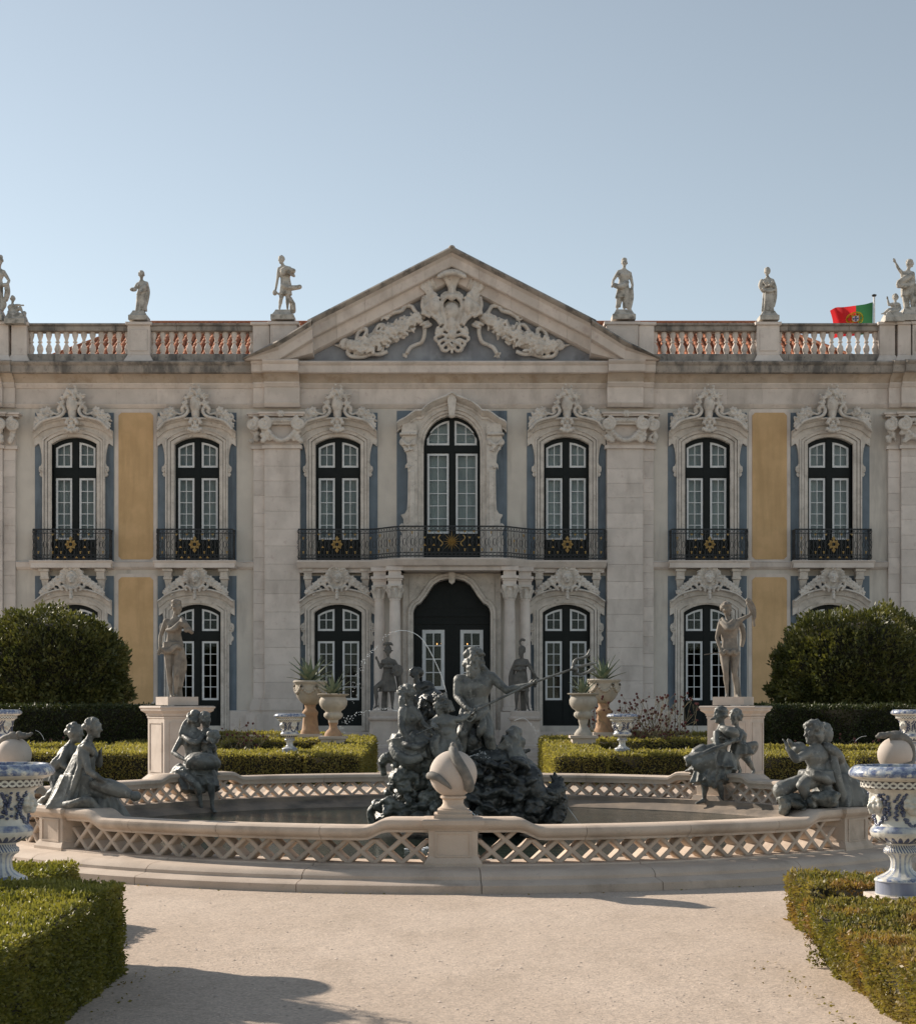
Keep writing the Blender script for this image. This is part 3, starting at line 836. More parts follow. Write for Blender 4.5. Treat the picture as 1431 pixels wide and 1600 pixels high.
for sg in (-1,1):
    def q(x, y, yy=Y0): return (x*sg*S, yy, fz(y))
    m.tube(spl([q(-8,466,-.3),q(-14,474,-.32),q(-15.5,486,-.32),q(-12,500,-.3),q(-9.5,511,-.3),q(-13,519,-.3),q(-19,524,-.28),q(-23,520,-.26),q(-20,515,-.26)],5), [.07]*41, 7)
    m.tube(spl([q(-3,464),q(-10,462),q(-14,468),q(-10,474)],5), .07, 7)
    for k in range(9):   # winged side figure: radiating feathers and limbs
        m.tube(spl([q(-20,505-k*2.5,-.25),q(-31,498-k*4.6,-.32),q(-43+k*.4,492-k*6.3,-.3)],4), [.07]*5+[.06,.05,.04,.03], 6)
    for (x1_,y1_,x2_,y2_) in ((-35,462,-52,448),(-36,458,-51,441),(-32,456,-46,438),(-28,455,-38,434),(-24,455,-31,432),(-36,506,-50,512),(-32,510,-44,517)):
        m.tube(spl([q(x1_,y1_,-.2),q((x1_+x2_)/2-2,(y1_+y2_)/2+2,-.3),q(x2_,y2_,-.22)],4), [.07]*4+[.055]*3+[.03]*2, 6)
    m.ell(q(-28,468,-.32), (.13,.13,.15)); m.ell(q(-40,474,-.26), (.13,.1,.16)); m.ell(q(-44,494,-.22), (.1,.08,.2)); m.ell(q(-26,484,-.36), (.2,.16,.3)); m.ell(q(-37,486,-.3), (.14,.12,.2)); m.ell(q(-20,500,-.32), (.12,.1,.2))
    for pts in ([(-20,470),(-25,480),(-22,492),(-18,502),(-15,512)], [(-44,470),(-46,484),(-41,496),(-33,501)], [(-32,478),(-36,488),(-30,498),(-22,506),(-17,514)], [(-27,476),(-34,482),(-42,488),(-46,498)]):
        m.tube(spl([q(x_,y_,-.36) for x_,y_ in pts],5), .062, 7)
    leafblob(m, rg, qz(-32*sg,488), .36, 16, .09, -.2, .1); leafblob(m, rg, qz(-33*sg,466), .22, 9, .08, -.2, .1)
    for (a_,b_) in ((524,-24),(532,-26),(540,-20),(547,-15)):
        m.tube(spl([q(-4,a_-2,-.26),q(b_*.6,a_-5,-.3),q(b_,a_,-.28),q(b_*.85,a_+5,-.24),q(b_*.6,a_+3,-.22)],4), .06, 6)
    m.tube(spl([q(-3,545,-.24),q(-8,552,-.24),q(-15,550,-.22),q(-17,544,-.2)],4), .06, 6)
leafblob(m, rg, qz(0,535), .3, 16, .1, -.25, .14); m.ell((0,-.3,fz(528)), (.16,.14,.16)); m.ell((0,-.36,fz(470)), (.16,.12,.12))
m.tube([(0,-.26,fz(544)),(0,-.26,fz(556))], .05); m.tube([(-.1,-.26,fz(549)),(.1,-.26,fz(549))], .045)
ca_ = link('coat_of_arms', clay(m, 'coat_of_arms', .022, M['pale'], 0), palace, (0,0,0), 0, (1,1.45,1))
for sg in (-1,1):
    m = MB()
    def q(x, y, yy=Y0): return (x*sg*S, yy, fz(y))
    ax_ = spl([(-52,500,0),(-78,516,0),(-112,534,0),(-140,545,0),(-158,543,0)], 8)
    for i, p in enumerate(ax_):
        t = i/(len(ax_)-1); rr = .12+.34*math.sin(PI*min(1,t*1.05))**.8
        leafblob(m, rg, qz(p.x*sg, p.y), rr, 13, .105, -.16, .22)
        if i % 3 == 1: rosette(m, qz(p.x*sg, p.y), .17, -.36, 6, i)
        m.ell(q(p.x, p.y, -.14), (rr*.8,.18,rr*.6))
    for pts in ([(-50,498),(-58,489),(-62,482),(-72,481),(-78,489),(-88,492),(-96,495),(-104,500)], [(-104,512),(-112,512),(-120,521),(-124,528),(-132,527),(-133,518),(-140,518),(-146,524),(-148,536)],
                [(-46,505),(-42,520),(-46,536),(-56,541),(-64,546),(-70,556)], [(-100,552),(-112,557),(-126,556),(-140,560),(-156,560),(-162,553),(-154,548)]):
        pp = spl([q(x, y, -.2-.05*math.sin(i*1.7)) for i,(x,y) in enumerate(pts)], 5)
        m.tube(pp, .075, 7)
    for (x_, y_) in ((-104,500),(-100,510),(-70,557)): leafblob(m, rg, qz(x_*sg,y_), .12, 6, .07, -.16, .06)
    m.tube(spiral(qz(-166*sg,541), .17, 1.8, 0, sg, 26, .2, -.2), .07, 7); m.ell(q(-166,541,-.14), (.2,.09,.18))
    m.cap(q(-174,543,-.15), q(-185,540,-.12), .06, .015)
    link('carved_garland', clay(m, 'carved_garland', .024, M['pale'], 0), palace, (0,0,0), 0, (1,1.35,1))

# ------------------------------------------------ roof balustrade
bal = thing_part('balustrade')
BY = .02
prof = [(5.2,553),(5.2,551),(4.2,549.5),(5.6,547),(6.6,543.5),(5.6,539.5),(3.2,536),(2.6,534.2),(4.6,533.4),(4.6,531.6),(2.8,530.8),(3.6,528),(5.6,523),(6.2,520.5),(5.2,518.5),(5.2,517)]
bmsh = MB(); bmsh.lathe([(r*S*.8, fz(y)) for r, y in prof], 12); bmsh = fixn(bmsh.mesh('baluster', M['stone'], 40))
for (x0,x1) in ((-659,-508),(-467,-313),(318,472),(513,663)):
    n_ = 11
    for k in range(n_+1):
        x = x0+(x1-x0)*k/n_
        link('baluster', bmsh, bal, (x*S, BY+.2, 0))
for (x0,x1) in ((-1000,-240),(240,1000)):
    L = x1-x0
    cutsx = [x0+L*k/8 for k in range(9)]
    for k in range(8):
        q = MB(); q.cbox(cutsx[k]*S+.002, cutsx[k+1]*S-.002, BY-.02, BY+.42, fz(516.9), fz(509), .02); q.cbox(cutsx[k]*S+.002, cutsx[k+1]*S-.002, BY-.09, BY+.49, fz(509), fz(505.3), .03)
        obj('handrail_stone', q, M['cornice'], bal)
        q = MB(); q.cbox(cutsx[k]*S+.002, cutsx[k+1]*S-.002, BY-.06, BY+.46, fz(572), fz(553.2), .02); obj('base_stone', q, M['cornice'], bal)
PEDS = [(-505,-470,.06),(-686,-662,.06),(-710,-690,.12),(-780,-712,.16),(-310,-284,.03),(-283,-241,.1),(240,290,.1),(291,315,.03),(475,510,.06),(666,690,.06),(694,714,.12),(716,780,.16)]
for (x0,x1,d) in PEDS:
    q = MB()
    q.cbox(x0*S, x1*S, BY-.1-d, BY+.5, fz(556), fz(509.5), .01); q.cbox((x0-3)*S, (x1+3)*S, BY-.17-d, BY+.56, fz(509.5), fz(504.6), .02)
    q.rows([[(x*S, y_, fz(z)) for x, y_ in ((x0-e,BY-.1-d-e*S),(x1+e,BY-.1-d-e*S),(x1+e,BY+.5),(x0-e,BY+.5))] for e, z in ((6,572),(5,566),(1.5,559),(0,556))], closed=True, cap=True)
    if x1-x0 > 30: q.cbox((x0+4)*S, (x1-4)*S, BY-.13-d, BY, fz(550), fz(516), .015)
    obj('pedestal', q, M['stone'], bal)

# ------------------------------------------------ tiled roof behind the balustrade
ev_y, ev_z, rd_y, rd_z = 1.0, EYE+.2166*55, 5.0, EYE+.2398*59
roof = thing_part('roof')
q = MB()
xe, xr = 14.2, 11.6
q.add([(-xe,ev_y,ev_z),(xe,ev_y,ev_z),(xr,rd_y,rd_z),(-xr,rd_y,rd_z),(-xe,9,ev_z),(xe,9,ev_z)], [(0,1,2,3),(1,5,2),(0,3,4),(3,2,5,4),(0,4,5,1)])
obj('roof_slope', q, M['tile'], roof)
sl_ = V((0, rd_y-ev_y, rd_z-ev_z)); SL = sl_.length; pit = math.atan2(rd_z-ev_z, rd_y-ev_y)
tmx = MB(); rws = []
for (yy, rr) in ((0,.115),(.46,.095)):
    rws.append([(rr*math.cos(PI*k/6), yy, rr*math.sin(PI*k/6)*.95) for k in range(7)])
    rws.append([((rr-.02)*math.cos(PI*k/6), yy, (rr-.02)*math.sin(PI*k/6)*.9) for k in range(7)]) if 0 else None
tmx.rows([r for r in rws if r])
tmx.rows([[(.115*math.cos(PI*k/6), 0, .11*math.sin(PI*k/6)) for k in range(7)], [(.092*math.cos(PI*k/6), .002, .088*math.sin(PI*k/6)) for k in range(7)]])
tile_me = tmx.mesh('roof_tile', M['tile'], 50)
nrow = int(SL/.42)
rest = MB(); cnt = 0
rr_ = random.Random(9)
def tile_at(u, v):
    return (u, ev_y+math.cos(pit)*v, ev_z+math.sin(pit)*v+.03)
cells = []
for r_ in range(nrow+1):
    v = r_*.42; lim = xe-(xe-xr)*min(1, v/SL)-.1
    n_ = int(lim/.235)
    for k in range(-n_, n_+1):
        u = k*.235
        pxu = u/59*FOC
        vis = (310 < abs(pxu) < 480 or 500 < abs(pxu) < 665)
        cells.append((0 if vis and abs(u) > 6 else 1, rr_.random(), u, v))
cells.sort()
for (vis, _, u, v) in cells:
    j = (rr_.uniform(-.012,.012), rr_.uniform(-.02,.02))
    p = tile_at(u+j[0], v+j[1])
    if cnt < 290 and not vis:
        link('roof_tile', tile_me, roof, p, (pit, 0, rr_.uniform(-.04,.04))); cnt += 1
    else:
        Mx = Matrix.Rotation(pit, 3, 'X')
        rest.add([Mx @ V(x)+V(p) for x in tmx.v], tmx.f)
tag(obj('tile_rows', rest, M['tile'], roof, smooth=50, fix=False), kind='stuff')
rdg = MB(); rdg.tube([(-xr,rd_y,rd_z+.03),(xr,rd_y,rd_z+.03)], .13, 8)
for sg in (-1,1): rdg.tube([(sg*xr,rd_y,rd_z+.03),(sg*xe,ev_y,ev_z+.03)], .13, 8)
obj('ridge_tiles', rdg, M['tile'], roof, smooth=50)

# ------------------------------------------------ balconies
def scroll_s(m, p, w_, h, fl=1, n=14, r=.009):
    """S scroll standing on a frame (p origin, tangent tx, up z)"""
    o, tx = p
    pts = []
    for i in range(n+1):
        t = i/n; a = t*2*PI
        pts.append(o + tx*(w_*math.sin(a)*fl) + V((0,0,h*t)))
    m.tube(pts, r, 4)
def ironwork(path, z0, z1, gaps=(), dens=.135, rngs=random.Random(2)):
    """railing along a plan path of (x,y): rails, bars, scrolls"""
    m = MB()
    P_ = [V((x,y,0)) for x,y in path]
    seg = [0]
    for i in range(len(P_)-1): seg.append(seg[-1]+(P_[i+1]-P_[i]).length)
    T = seg[-1]
    def at(s):
        s = min(max(s,0),T-1e-6)
        for i in range(len(seg)-1):
            if seg[i] <= s <= seg[i+1]:
                t = (s-seg[i])/(seg[i+1]-seg[i]); d = (P_[i+1]-P_[i])
                return P_[i]+d*t, d.normalized()
    for (z, r) in ((z1,.024),(z1-.14,.012),(z0+.05,.018),(z0+.17,.012)):
        m.tube([p+V((0,0,z)) for p in P_], r, 6)
    n_ = int(T/dens)
    for k in range(n_+1):
        p, d = at(T*k/n_)
        m.tube([p+V((0,0,z0)), p+V((0,0,z1))], .011, 4)
        if k < n_:
            p2, d2 = at(T*(k+.5)/n_)
            hh = z1-z0
            if k % 2:
                scroll_s(m, (p2+V((0,0,z0+.18)), d2), .045, hh*.32, 1); scroll_s(m, (p2+V((0,0,z0+.5*hh)), d2), .045, hh*.32, -1)
            else:
                m.tube([p2+d2*(.05*math.cos(a))+V((0,0,z0+hh*.5+.12*math.sin(a))) for a in [2*PI*i/12 for i in range(13)]], .009, 4)
                m.tube([p2+V((0,0,z0+.17)), p2+V((0,0,z0+hh*.38))], .008, 4); m.tube([p2+V((0,0,z0+hh*.62)), p2+V((0,0,z1-.14))], .008, 4)
            m.tube([p2+d2*(.045*math.cos(a))+V((0,0,z1-.07+.05*math.sin(a))) for a in [2*PI*i/10 for i in range(11)]], .008, 4)
            m.tube([p2+d2*(.045*math.cos(a))+V((0,0,z0+.11+.045*math.sin(a))) for a in [2*PI*i/10 for i in range(11)]], .008, 4)
    return m
def gold_star(n, r0, r1, alt=None):
    m = MB(); pts = []
    for k in range(2*n):
        a = PI/2+PI*k/n
        rr = (r0 if (k//2) % 2 == 0 or alt is None else alt) if k % 2 == 0 else r1
        pts.append((rr*math.cos(a), rr*math.sin(a)))
    c = len(pts)
    vs = [(x, 0, z) for x,z in pts] + [(0,-.04,0),(0,.02,0)]
    fs = [(k,(k+1)%c,c) for k in range(c)] + [((k+1)%c,k,c+1) for k in range(c)]
    m.add(vs, fs)
    return m
def gold_cross():
    m = MB()
    for k in range(4):
        a = PI/2*k; M_ = Matrix.Rotation(a, 3, 'Y'); L = .29 if k % 2 == 0 else .2
        def t(x, z, y=0): return M_ @ V((x,y,z))
        m.add([t(.045,.05),t(.03,L*.5),t(.07,L*.66),t(0,L),t(-.07,L*.66),t(-.03,L*.5),t(-.045,.05),t(0,L*.6,-.035),t(0,.06,-.03)],
              [(0,1,7,8),(1,2,7),(2,3,7),(3,4,7),(4,5,7),(5,6,8,7)])
        M_ = Matrix.Rotation(a+PI/4, 3, 'Y')
        m.add([t(.035,.07),t(.05,.13),t(0,.2),t(-.05,.13),t(-.035,.07),t(0,.13,-.03)], [(0,1,5),(1,2,5),(2,3,5),(3,4,5),(4,0,5)])
    return m
gc = gold_cross().mesh('gilded_cross', M['gold'])
def gold_bits(pts):
    """small gilded leaves and husks: list of (x, z, kind) at y"""
    m = MB()
    for (x,y,z,k) in pts:
        if k == 0:   m.add([(x-.055,y,z+.03),(x+.055,y,z+.03),(x,y-.02,z-.04),(x,y+.01,z+.008)], [(0,2,1),(0,1,3)])
        elif k == 1: m.add([(x-.055,y,z-.03),(x+.055,y,z-.03),(x,y-.02,z+.04),(x,y+.01,z-.008)], [(0,1,2),(0,3,1)])
        else: m.ell((x,y,z), (.024,.02,.04), None, 7, 5); m.ell((x,y,z+.04), (.042,.018,.018), None, 7, 5)
    return m
zr0, zr1 = fz(877), fz(829.5)
br = MB()
br.rows([[(-w,-d,fz(y)),(w,-d,fz(y)),(w,0,fz(y)),(-w,0,fz(y))] for y,w,d in ((890,.17,.42),(894,.17,.40),(895,.13,.34),(902,.13,.30),(903,.15,.32),(906,.15,.30),(907,.12,.24),(918,.09,.16),(926,.06,.10))], closed=True, cap=True)
brm = fixn(br.mesh('bracket', M['pale']))
def balcony_wing():
    """parts of one single-window balcony at x=0: list of (name, mesh)"""
    out = []
    s_ = MB(); w_ = 62*S
    pf = [(890,.02),(889,.34),(887,.40),(884,.52),(881,.56),(879,.60),(878,.60),(877.4,.56)]
    s_.rows([[(-w_-d*.08,-d,fz(y)) for y,d in pf] , [(w_+d*.08,-d,fz(y)) for y,d in pf]], cap=True)
    s_.box(-w_, w_, -.55, 0, fz(889), fz(877.6))
    out.append(('balcony_slab', fixn(s_.mesh('balcony_slab', M['stone'], 30))))
    pth = [(-59*S,-.02),(-59*S,-.5),(59*S,-.5),(59*S,-.02)]
    out.append(('ironwork', fixn(ironwork(pth, zr0, zr1).mesh('ironwork', M['iron']))))
    gb = []
    for sg in (-1,1):
        gb += [(sg*22*S,-.53,fz(846.5),0),(sg*22*S,-.53,fz(857),1),(sg*15*S,-.53,fz(866),2),(sg*28*S,-.53,fz(866),2),(sg*50*S,-.53,fz(866),2),(sg*50*S,-.53,fz(844),2),(sg*12*S,-.53,fz(838),0),(sg*28*S,-.53,fz(838),0),(sg*20*S,-.53,fz(873),1),(sg*9*S,-.53,fz(873),1)]
    g_ = gold_bits(gb).mesh('gilded_leaf', M['gold'])
    return out, g_
bw, bgold = balcony_wing()
for x in (WX[0], WX[1], WX[4], WX[5]):
    b = thing_part('balcony'); b.location = (x*S,0,0)
    for nm, me in bw:
        o = link(nm, me, b)
        if nm == 'ironwork': tag(o, kind='stuff')
    for sg in (-1,1): link('bracket', brm, b, (sg*43.5*S,0,0))
    tag(link('gilded_leaf', bgold, b), kind='stuff')
    link('gilded_cross', gc, b, (0,-.54,fz(853)))
# central balcony with its bowed middle
def bow(off=0.0, n=10):
    pts = [(-238*S-off*.3,-.5-off)]
    for i in range(n+1):
        t = i/n; e = t*t*(3-2*t)
        pts.append(((-133+t*62)*S, -.5-off-.95*e))
    q = pts + [(-x,y) for x,y in pts[::-1]]
    return q
b = thing_part('balcony')
s_ = MB(); pf = [(896,-.15),(890.5,-.15),(889,.0),(886,.05),(883,.08),(880.5,.12),(878,.12),(877.4,.08)]
rws = []
for (y,o) in pf: rws.append([(x, yy, fz(y)) for x,yy in bow(o)])
s_.rows(rws)
top = bow(.08); s_.add([(x,y,fz(877.4)) for x,y in top]+[(x,.0,fz(877.4)) for x,y in top], [(i,i+1,len(top)+i+1,len(top)+i) for i in range(len(top)-1)])
top = bow(-.15); s_.add([(x,y,fz(896)) for x,y in top]+[(x,.0,fz(896)) for x,y in top], [(i,i+1,len(top)+i+1,len(top)+i) for i in range(len(top)-1)])
obj('balcony_slab', s_, M['stone'], b, smooth=30)
tag(obj('ironwork', ironwork([(-238*S,-.02)]+bow(-.02)[0:]+[(238*S,-.02)], zr0, zr1), M['iron'], b), kind='stuff')
gb = []
for c_ in (-177.5,178.5):
    link('gilded_cross', gc, b, (c_*S,-.52,fz(853)))
    for sg in (-1,1):
        gb += [(c_*S+sg*22*S,-.51,fz(846.5),0),(c_*S+sg*22*S,-.51,fz(857),1),(c_*S+sg*15*S,-.51,fz(866),2),(c_*S+sg*28*S,-.51,fz(866),2),(c_*S+sg*12*S,-.51,fz(838),0),(c_*S+sg*28*S,-.51,fz(838),0),(c_*S+sg*52*S,-.51,fz(844),2),(c_*S+sg*52*S,-.51,fz(866),2)]
yc = -1.47
for sg in (-1,1):
    gb += [(sg*27*S,yc,fz(847),0),(sg*27*S,yc,fz(858),1),(sg*41*S,yc,fz(847),0),(sg*41*S,yc,fz(858),1),(sg*20*S,yc,fz(866),2),(sg*34*S,yc,fz(866),2),(sg*46*S,yc,fz(866),2),(sg*60*S,yc,fz(866),2),(sg*34*S,yc,fz(838),0),(sg*20*S,yc,fz(838),0),(sg*60*S,yc,fz(840),2),(sg*95*S,-1.25,fz(852),2),(sg*112*S,-.85,fz(866),2),(sg*110*S,-.9,fz(842),2),(sg*98*S,-1.2,fz(866),2)]
tag(obj('gilded_leaf', gold_bits(gb), M['gold'], b), kind='stuff')
st = gold_star(16, .38, .1, .27); obj('gilded_sun', st, M['gold'], b, (0,-1.48,fz(853)))
g2 = MB()
for sg in (-1,1):
    pts = [(sg*(17+3.2*math.sin(t*2*PI))*S, -1.48, fz(843+17*t)) for t in [i/16 for i in range(17)]]
    g2.tube(pts, .02, 5)
obj('gilded_scroll', g2, M['gold'], b)
for cx in (-177.5-46,-177.5+43,178.5-43,178.5+46): link('bracket', brm, b, (cx*S,0,0))

# ------------------------------------------------ portal: trefoil arch, paired columns
pm_ = MB()
pm_.slab(px2m([(-76,1140)] + PORT + [(76,1140),(76,897),(-76,897)]), [], -.30, .0)
obj('portal_front', pm_, M['pale'], palace)
pb_ = MB()
pf = [(0,-.1),(0,-.36),(3.5,-.36),(4.2,-.42),(8,-.42),(9,-.36),(9,-.30)]
cxp, czp = 0, 1000
def offp(off):
    out = []
    n_ = len(PORT)
    for i,(x,y) in enumerate(PORT):
        a = PORT[max(i-1,0)]; c = PORT[min(i+1,n_-1)]
        dx, dy = c[0]-a[0], c[1]-a[1]; L = math.hypot(dx,dy)
        out.append(((x+dy/L*off)*S, fz(y-dx/L*off)))
    return out
pb_.rows([[(x,y,z) for x,z in offp(o)] for o,y in pf])
obj('portal_moulding', pb_, M['pale'], palace, smooth=40)
for sg in (-1,1):
    q = MB()
    tri = [(sg*18,903),(sg*66,900),(sg*66,952),(sg*58,944),(sg*50,934),(sg*44,924),(sg*36,914),(sg*27,906)]
    q.slab([(x*S, fz(y)) for x,y in (tri if sg > 0 else tri[::-1])], [], -.335, -.3)
    obj('spandrel_panel', q, M['pale'], palace)
q = MB(); q.slab(px2m([(-4.5,911),(0,914.5),(4.5,911),(5.5,895),(-5.5,895)]), [], -.52, -.3); q.box(-12*S,12*S,-.6,-.3,fz(895),fz(889)); obj('keystone', q, M['pale'], palace)
col_p = [(10.5,1112),(12.5,1111),(12.5,1107),(11,1105),(11.6,1103),(10.6,1101),(10.2,1099),(10.3,1060),(10,1010),(9.3,960),(8.7,942),(9.6,941),(9.6,939),(8.8,938)]
capm = MB()
for k in range(8):
    a = 2*PI*k/8
    capm.tube(spl([(.17*math.cos(a),.17*math.sin(a),fz(938)),(.21*math.cos(a),.21*math.sin(a),fz(930)),(.29*math.cos(a),.29*math.sin(a),fz(924)),(.27*math.cos(a),.27*math.sin(a),fz(927))],3), [.06,.06,.06,.055,.055,.05,.05,.04,.04,.04], 6)
for k in range(4):
    a = PI/4+PI/2*k; capm.ell((.27*math.cos(a),.27*math.sin(a),fz(922)), (.085,.085,.08))
capm.cap((0,0,fz(938)), (0,0,fz(920)), .18, .2)
capm.box(-.27,.27,-.27,.27,fz(920.5),fz(917.5))
CAPC = clay(capm, 'column_capital', .022, M['pale'], 0)
cl = MB(); cl.lathe([(r*S*.9, fz(y)) for r,y in col_p], 24); CLM = fixn(cl.mesh('column', M['stone'], 40))
for (cx, dy) in ((-87,-1.05),(-111,-.62),(88.5,-1.05),(112.5,-.62)):
    link('column', CLM, palace, (cx*S, dy, 0)); link('column_capital', CAPC, palace, (cx*S, dy, 0))
    q = MB()
    x0, x1 = (cx-11)*S, (cx+11)*S
    q.box(x0-.06, x1+.06, dy-.34, 0, fz(1140), fz(1112)); q.box(x0-.1, x1+.1, dy-.4, 0, fz(1166), fz(1140))
    obj('column_pedestal', q, M['stone'], palace); q = MB()
    q.box(x0+.02, x1-.02, dy-.2, 0, fz(917.4), fz(908)); q.box(x0-.05, x1+.05, dy-.3, 0, fz(908), fz(904)); q.box(x0-.01, x1+.01, dy-.24, 0, fz(911), fz(908.2))
    q.box(x0+.03, x1-.03, dy-.19, 0, fz(904), fz(896)); q.box(x0-.05, x1+.05, dy-.27, 0, fz(896), fz(890))
    obj('impost_block', q, M['stone'], palace)
q = MB(); q.box(-78*S, 78*S, -.5, .3, fz(1152), fz(1140)); q.box(-84*S, 84*S, -1.0, .3, fz(1166), fz(1152)); obj('door_step', q, M['stone'], palace)
# ================================================================= GROUND, TERRACE, STEPS
def gravel_mat():
    m, nt, b = nodes('pale pink gravel')
    g = nn(nt, 'ShaderNodeNewGeometry'); co = g.outputs['Position']
    col = mixc(nt, ramp(nt, noi(nt, co, .55, 6, .6), .3, .7), (.515,.425,.35), (.58,.485,.405))
    col = mixc(nt, mth(nt, 'MULTIPLY', ramp(nt, noi(nt, co, 1.6, 7, .7, (1,.45,1)), .45, .7), .6), col, (.42,.345,.28))
    col = mixc(nt, mth(nt, 'MULTIPLY', ramp(nt, noi(nt, co, 30, 4, .65), .52, .68), .6), col, (.34,.28,.23))
    col = mixc(nt, mth(nt, 'MULTIPLY', ramp(nt, noi(nt, co, 75, 2, .5), .58, .72), .6), col, (.68,.58,.49))
    vo = nn(nt, 'ShaderNodeTexVoronoi'); vo.inputs['Scale'].default_value = 55; nt.links.new(co, vo.inputs['Vector'])
    col = mixc(nt, 1.0, col, mixc(nt, vo.outputs['Color'], (.76,.76,.76), (1.16,1.13,1.1)), 'MULTIPLY')
    nt.links.new(col, b.inputs['Base Color']); b.inputs['Roughness'].default_value = .95; b.inputs['Specular IOR Level'].default_value = .1
    bp = nn(nt, 'ShaderNodeBump'); bp.inputs['Strength'].default_value = .5; bp.inputs['Distance'].default_value = .012
    h = mth(nt, 'ADD', mth(nt, 'MULTIPLY', noi(nt, co, 60, 4, .7), 1.0), mth(nt, 'MULTIPLY', noi(nt, co, 5, 3), 2.0))
    nt.links.new(h, bp.inputs['Height']); nt.links.new(bp.outputs[0], b.inputs['Normal'])
    return m
M['gravel'] = gravel_mat()
M['soil'] = pmat('parterre soil', (.10,.07,.05), (.07,.05,.036), 3, .95, .5, 20, .03)
rows_ = [(-500,0),(-60,0),(0,0),(30,0),(60,0),(900,0)]
g_ = MB(); g_.rows([[(x,y,z) for x in (-700,-60,-20,0,20,60,700)] for y,z in rows_])
tag(obj('ground', g_, M['gravel'], fix=False), kind='structure')
t_ = MB(); t_.box(-50, 50, 53.2, 62.2, -.1, .27); tag(obj('terrace', t_, M['ped']), kind='structure')
stp = MB(); stp.box(-3.2, 3.2, 52.7, 53.2, -.05, .18); stp.box(-3.2,3.2,52.2,52.7,-.05,.09); tag(obj('garden_steps', stp, M['ped']), kind='structure')
for sg in (-1,1):
    s_ = MB(); s_.box(*sorted((sg*2.7, sg*13)), 37.6, 44.2, -.02, .035)
    tag(obj('parterre_soil', s_, M['soil']), kind='structure')

# ================================================================= FOLIAGE
def leaf_mat(name, a, b_, c, dead=None, transl=.32):
    m, nt, bs = nodes(name)
    g = nn(nt, 'ShaderNodeNewGeometry'); co = g.outputs['Position']
    col = mixc(nt, g.outputs['Random Per Island'], a, b_)
    col = mixc(nt, ramp(nt, noi(nt, co, 1.7, 4), .42, .62), col, mixc(nt, g.outputs['Random Per Island'], b_, c))
    if dead:
        dc, dsc, t0, t1 = dead
        col = mixc(nt, mth(nt, 'MULTIPLY', ramp(nt, noi(nt, co, dsc, 5, .6), t0, t1), .85), col, dc)
    nt.links.new(col, bs.inputs['Base Color']); bs.inputs['Roughness'].default_value = .5; bs.inputs['Specular IOR Level'].default_value = .35
    tl = nn(nt, 'ShaderNodeBsdfTranslucent'); nt.links.new(mixc(nt, 1.0, col, (1.3,1.35,.6), 'MULTIPLY'), tl.inputs[0])
    mx = nn(nt, 'ShaderNodeMixShader'); mx.inputs[0].default_value = transl
    nt.links.new(bs.outputs[0], mx.inputs[1]); nt.links.new(tl.outputs[0], mx.inputs[2]); nt.links.new(mx.outputs[0], nt.nodes['Material Output'].inputs['Surface'])
    return m
M['box'] = leaf_mat('box hedge leaves', (.19,.168,.055), (.29,.25,.085), (.35,.29,.115), ((.34,.23,.09), 2.3, .66, .78), .45)
M['boxnear'] = leaf_mat('near box hedge leaves', (.10,.105,.025), (.20,.19,.045), (.30,.26,.07), ((.18,.11,.035), 3, .68, .78))
M['boxdry'] = leaf_mat('drying box hedge leaves', (.12,.12,.035), (.24,.20,.06), (.30,.22,.09), ((.31,.17,.065), 2.6, .48, .66))
M['dkhedge'] = leaf_mat('dark hedge leaves', (.03,.042,.014), (.055,.065,.02), (.065,.065,.022), None, .15)
M['bush'] = leaf_mat('clipped bush leaves', (.045,.052,.017), (.10,.105,.032), (.19,.175,.055), None, .2)
M['core_bark'] = pmat('dark foliage core and bark', (.035,.03,.018), (.02,.018,.012), 8, .95, .3, 30, .02)  # near-black for the added solid core inside foliage, also trunk bark
def leaves(pts, nrm, size, rs, spread=.9, elong=1.9, up=.25, push=0.0):
    """one diamond leaf per sample point -> vertex and face arrays"""
    n = len(pts)
    d = nrm + rs.normal(0, spread, (n,3)); d[:,2] += up
    d /= np.linalg.norm(d, axis=1)[:,None]+1e-9
    q = rs.normal(0, 1, (n,3)); t = np.cross(d, q); t /= np.linalg.norm(t, axis=1)[:,None]+1e-9
    L = size*rs.uniform(.65, 1.35, n)[:,None]; W = L/elong*.5
    p = pts + nrm*rs.uniform(-.5, .5, n)[:,None]*size + nrm*push
    k = np.cross(d, t)
    v = np.empty((n,4,3))
    v[:,0] = p; v[:,1] = p+d*L*.55+t*W+k*L*.08; v[:,2] = p+d*L; v[:,3] = p+d*L*.55-t*W+k*L*.08
    return v.reshape(-1,3)
def leaf_mesh(name, vlist, core, mats):
    """leaf quads plus a core MB in one mesh (material 0 leaves, 1 core)"""
    lv = np.concatenate(vlist); nl = len(lv)//4
    cv = np.array(core.v).reshape(-1,3); 
    me = bpy.data.meshes.new(name)
    nv = len(lv)+len(cv)
    me.vertices.add(nv); me.vertices.foreach_set('co', np.concatenate([lv, cv]).ravel() if len(cv) else lv.ravel())
    loops = [np.arange(nl*4)]; tot = [np.full(nl, 4)]
    for f in core.f: loops.append(np.array(f)+len(lv)); tot.append(np.array([len(f)]))
    loops = np.concatenate(loops).astype(np.int32); tot = np.concatenate(tot).astype(np.int32)
    me.loops.add(len(loops)); me.loops.foreach_set('vertex_index', loops)
    me.polygons.add(len(tot)); st_ = np.concatenate([[0], np.cumsum(tot)[:-1]]).astype(np.int32)
    me.polygons.foreach_set('loop_start', st_)
    try: me.polygons.foreach_set('loop_total', tot)
    except Exception: pass
    mi = np.zeros(len(tot), np.int32); mi[nl:] = 1
    me.polygons.foreach_set('material_index', mi)
    for m in mats: me.materials.append(m)
    me.update(calc_edges=True); me.validate()
    return me
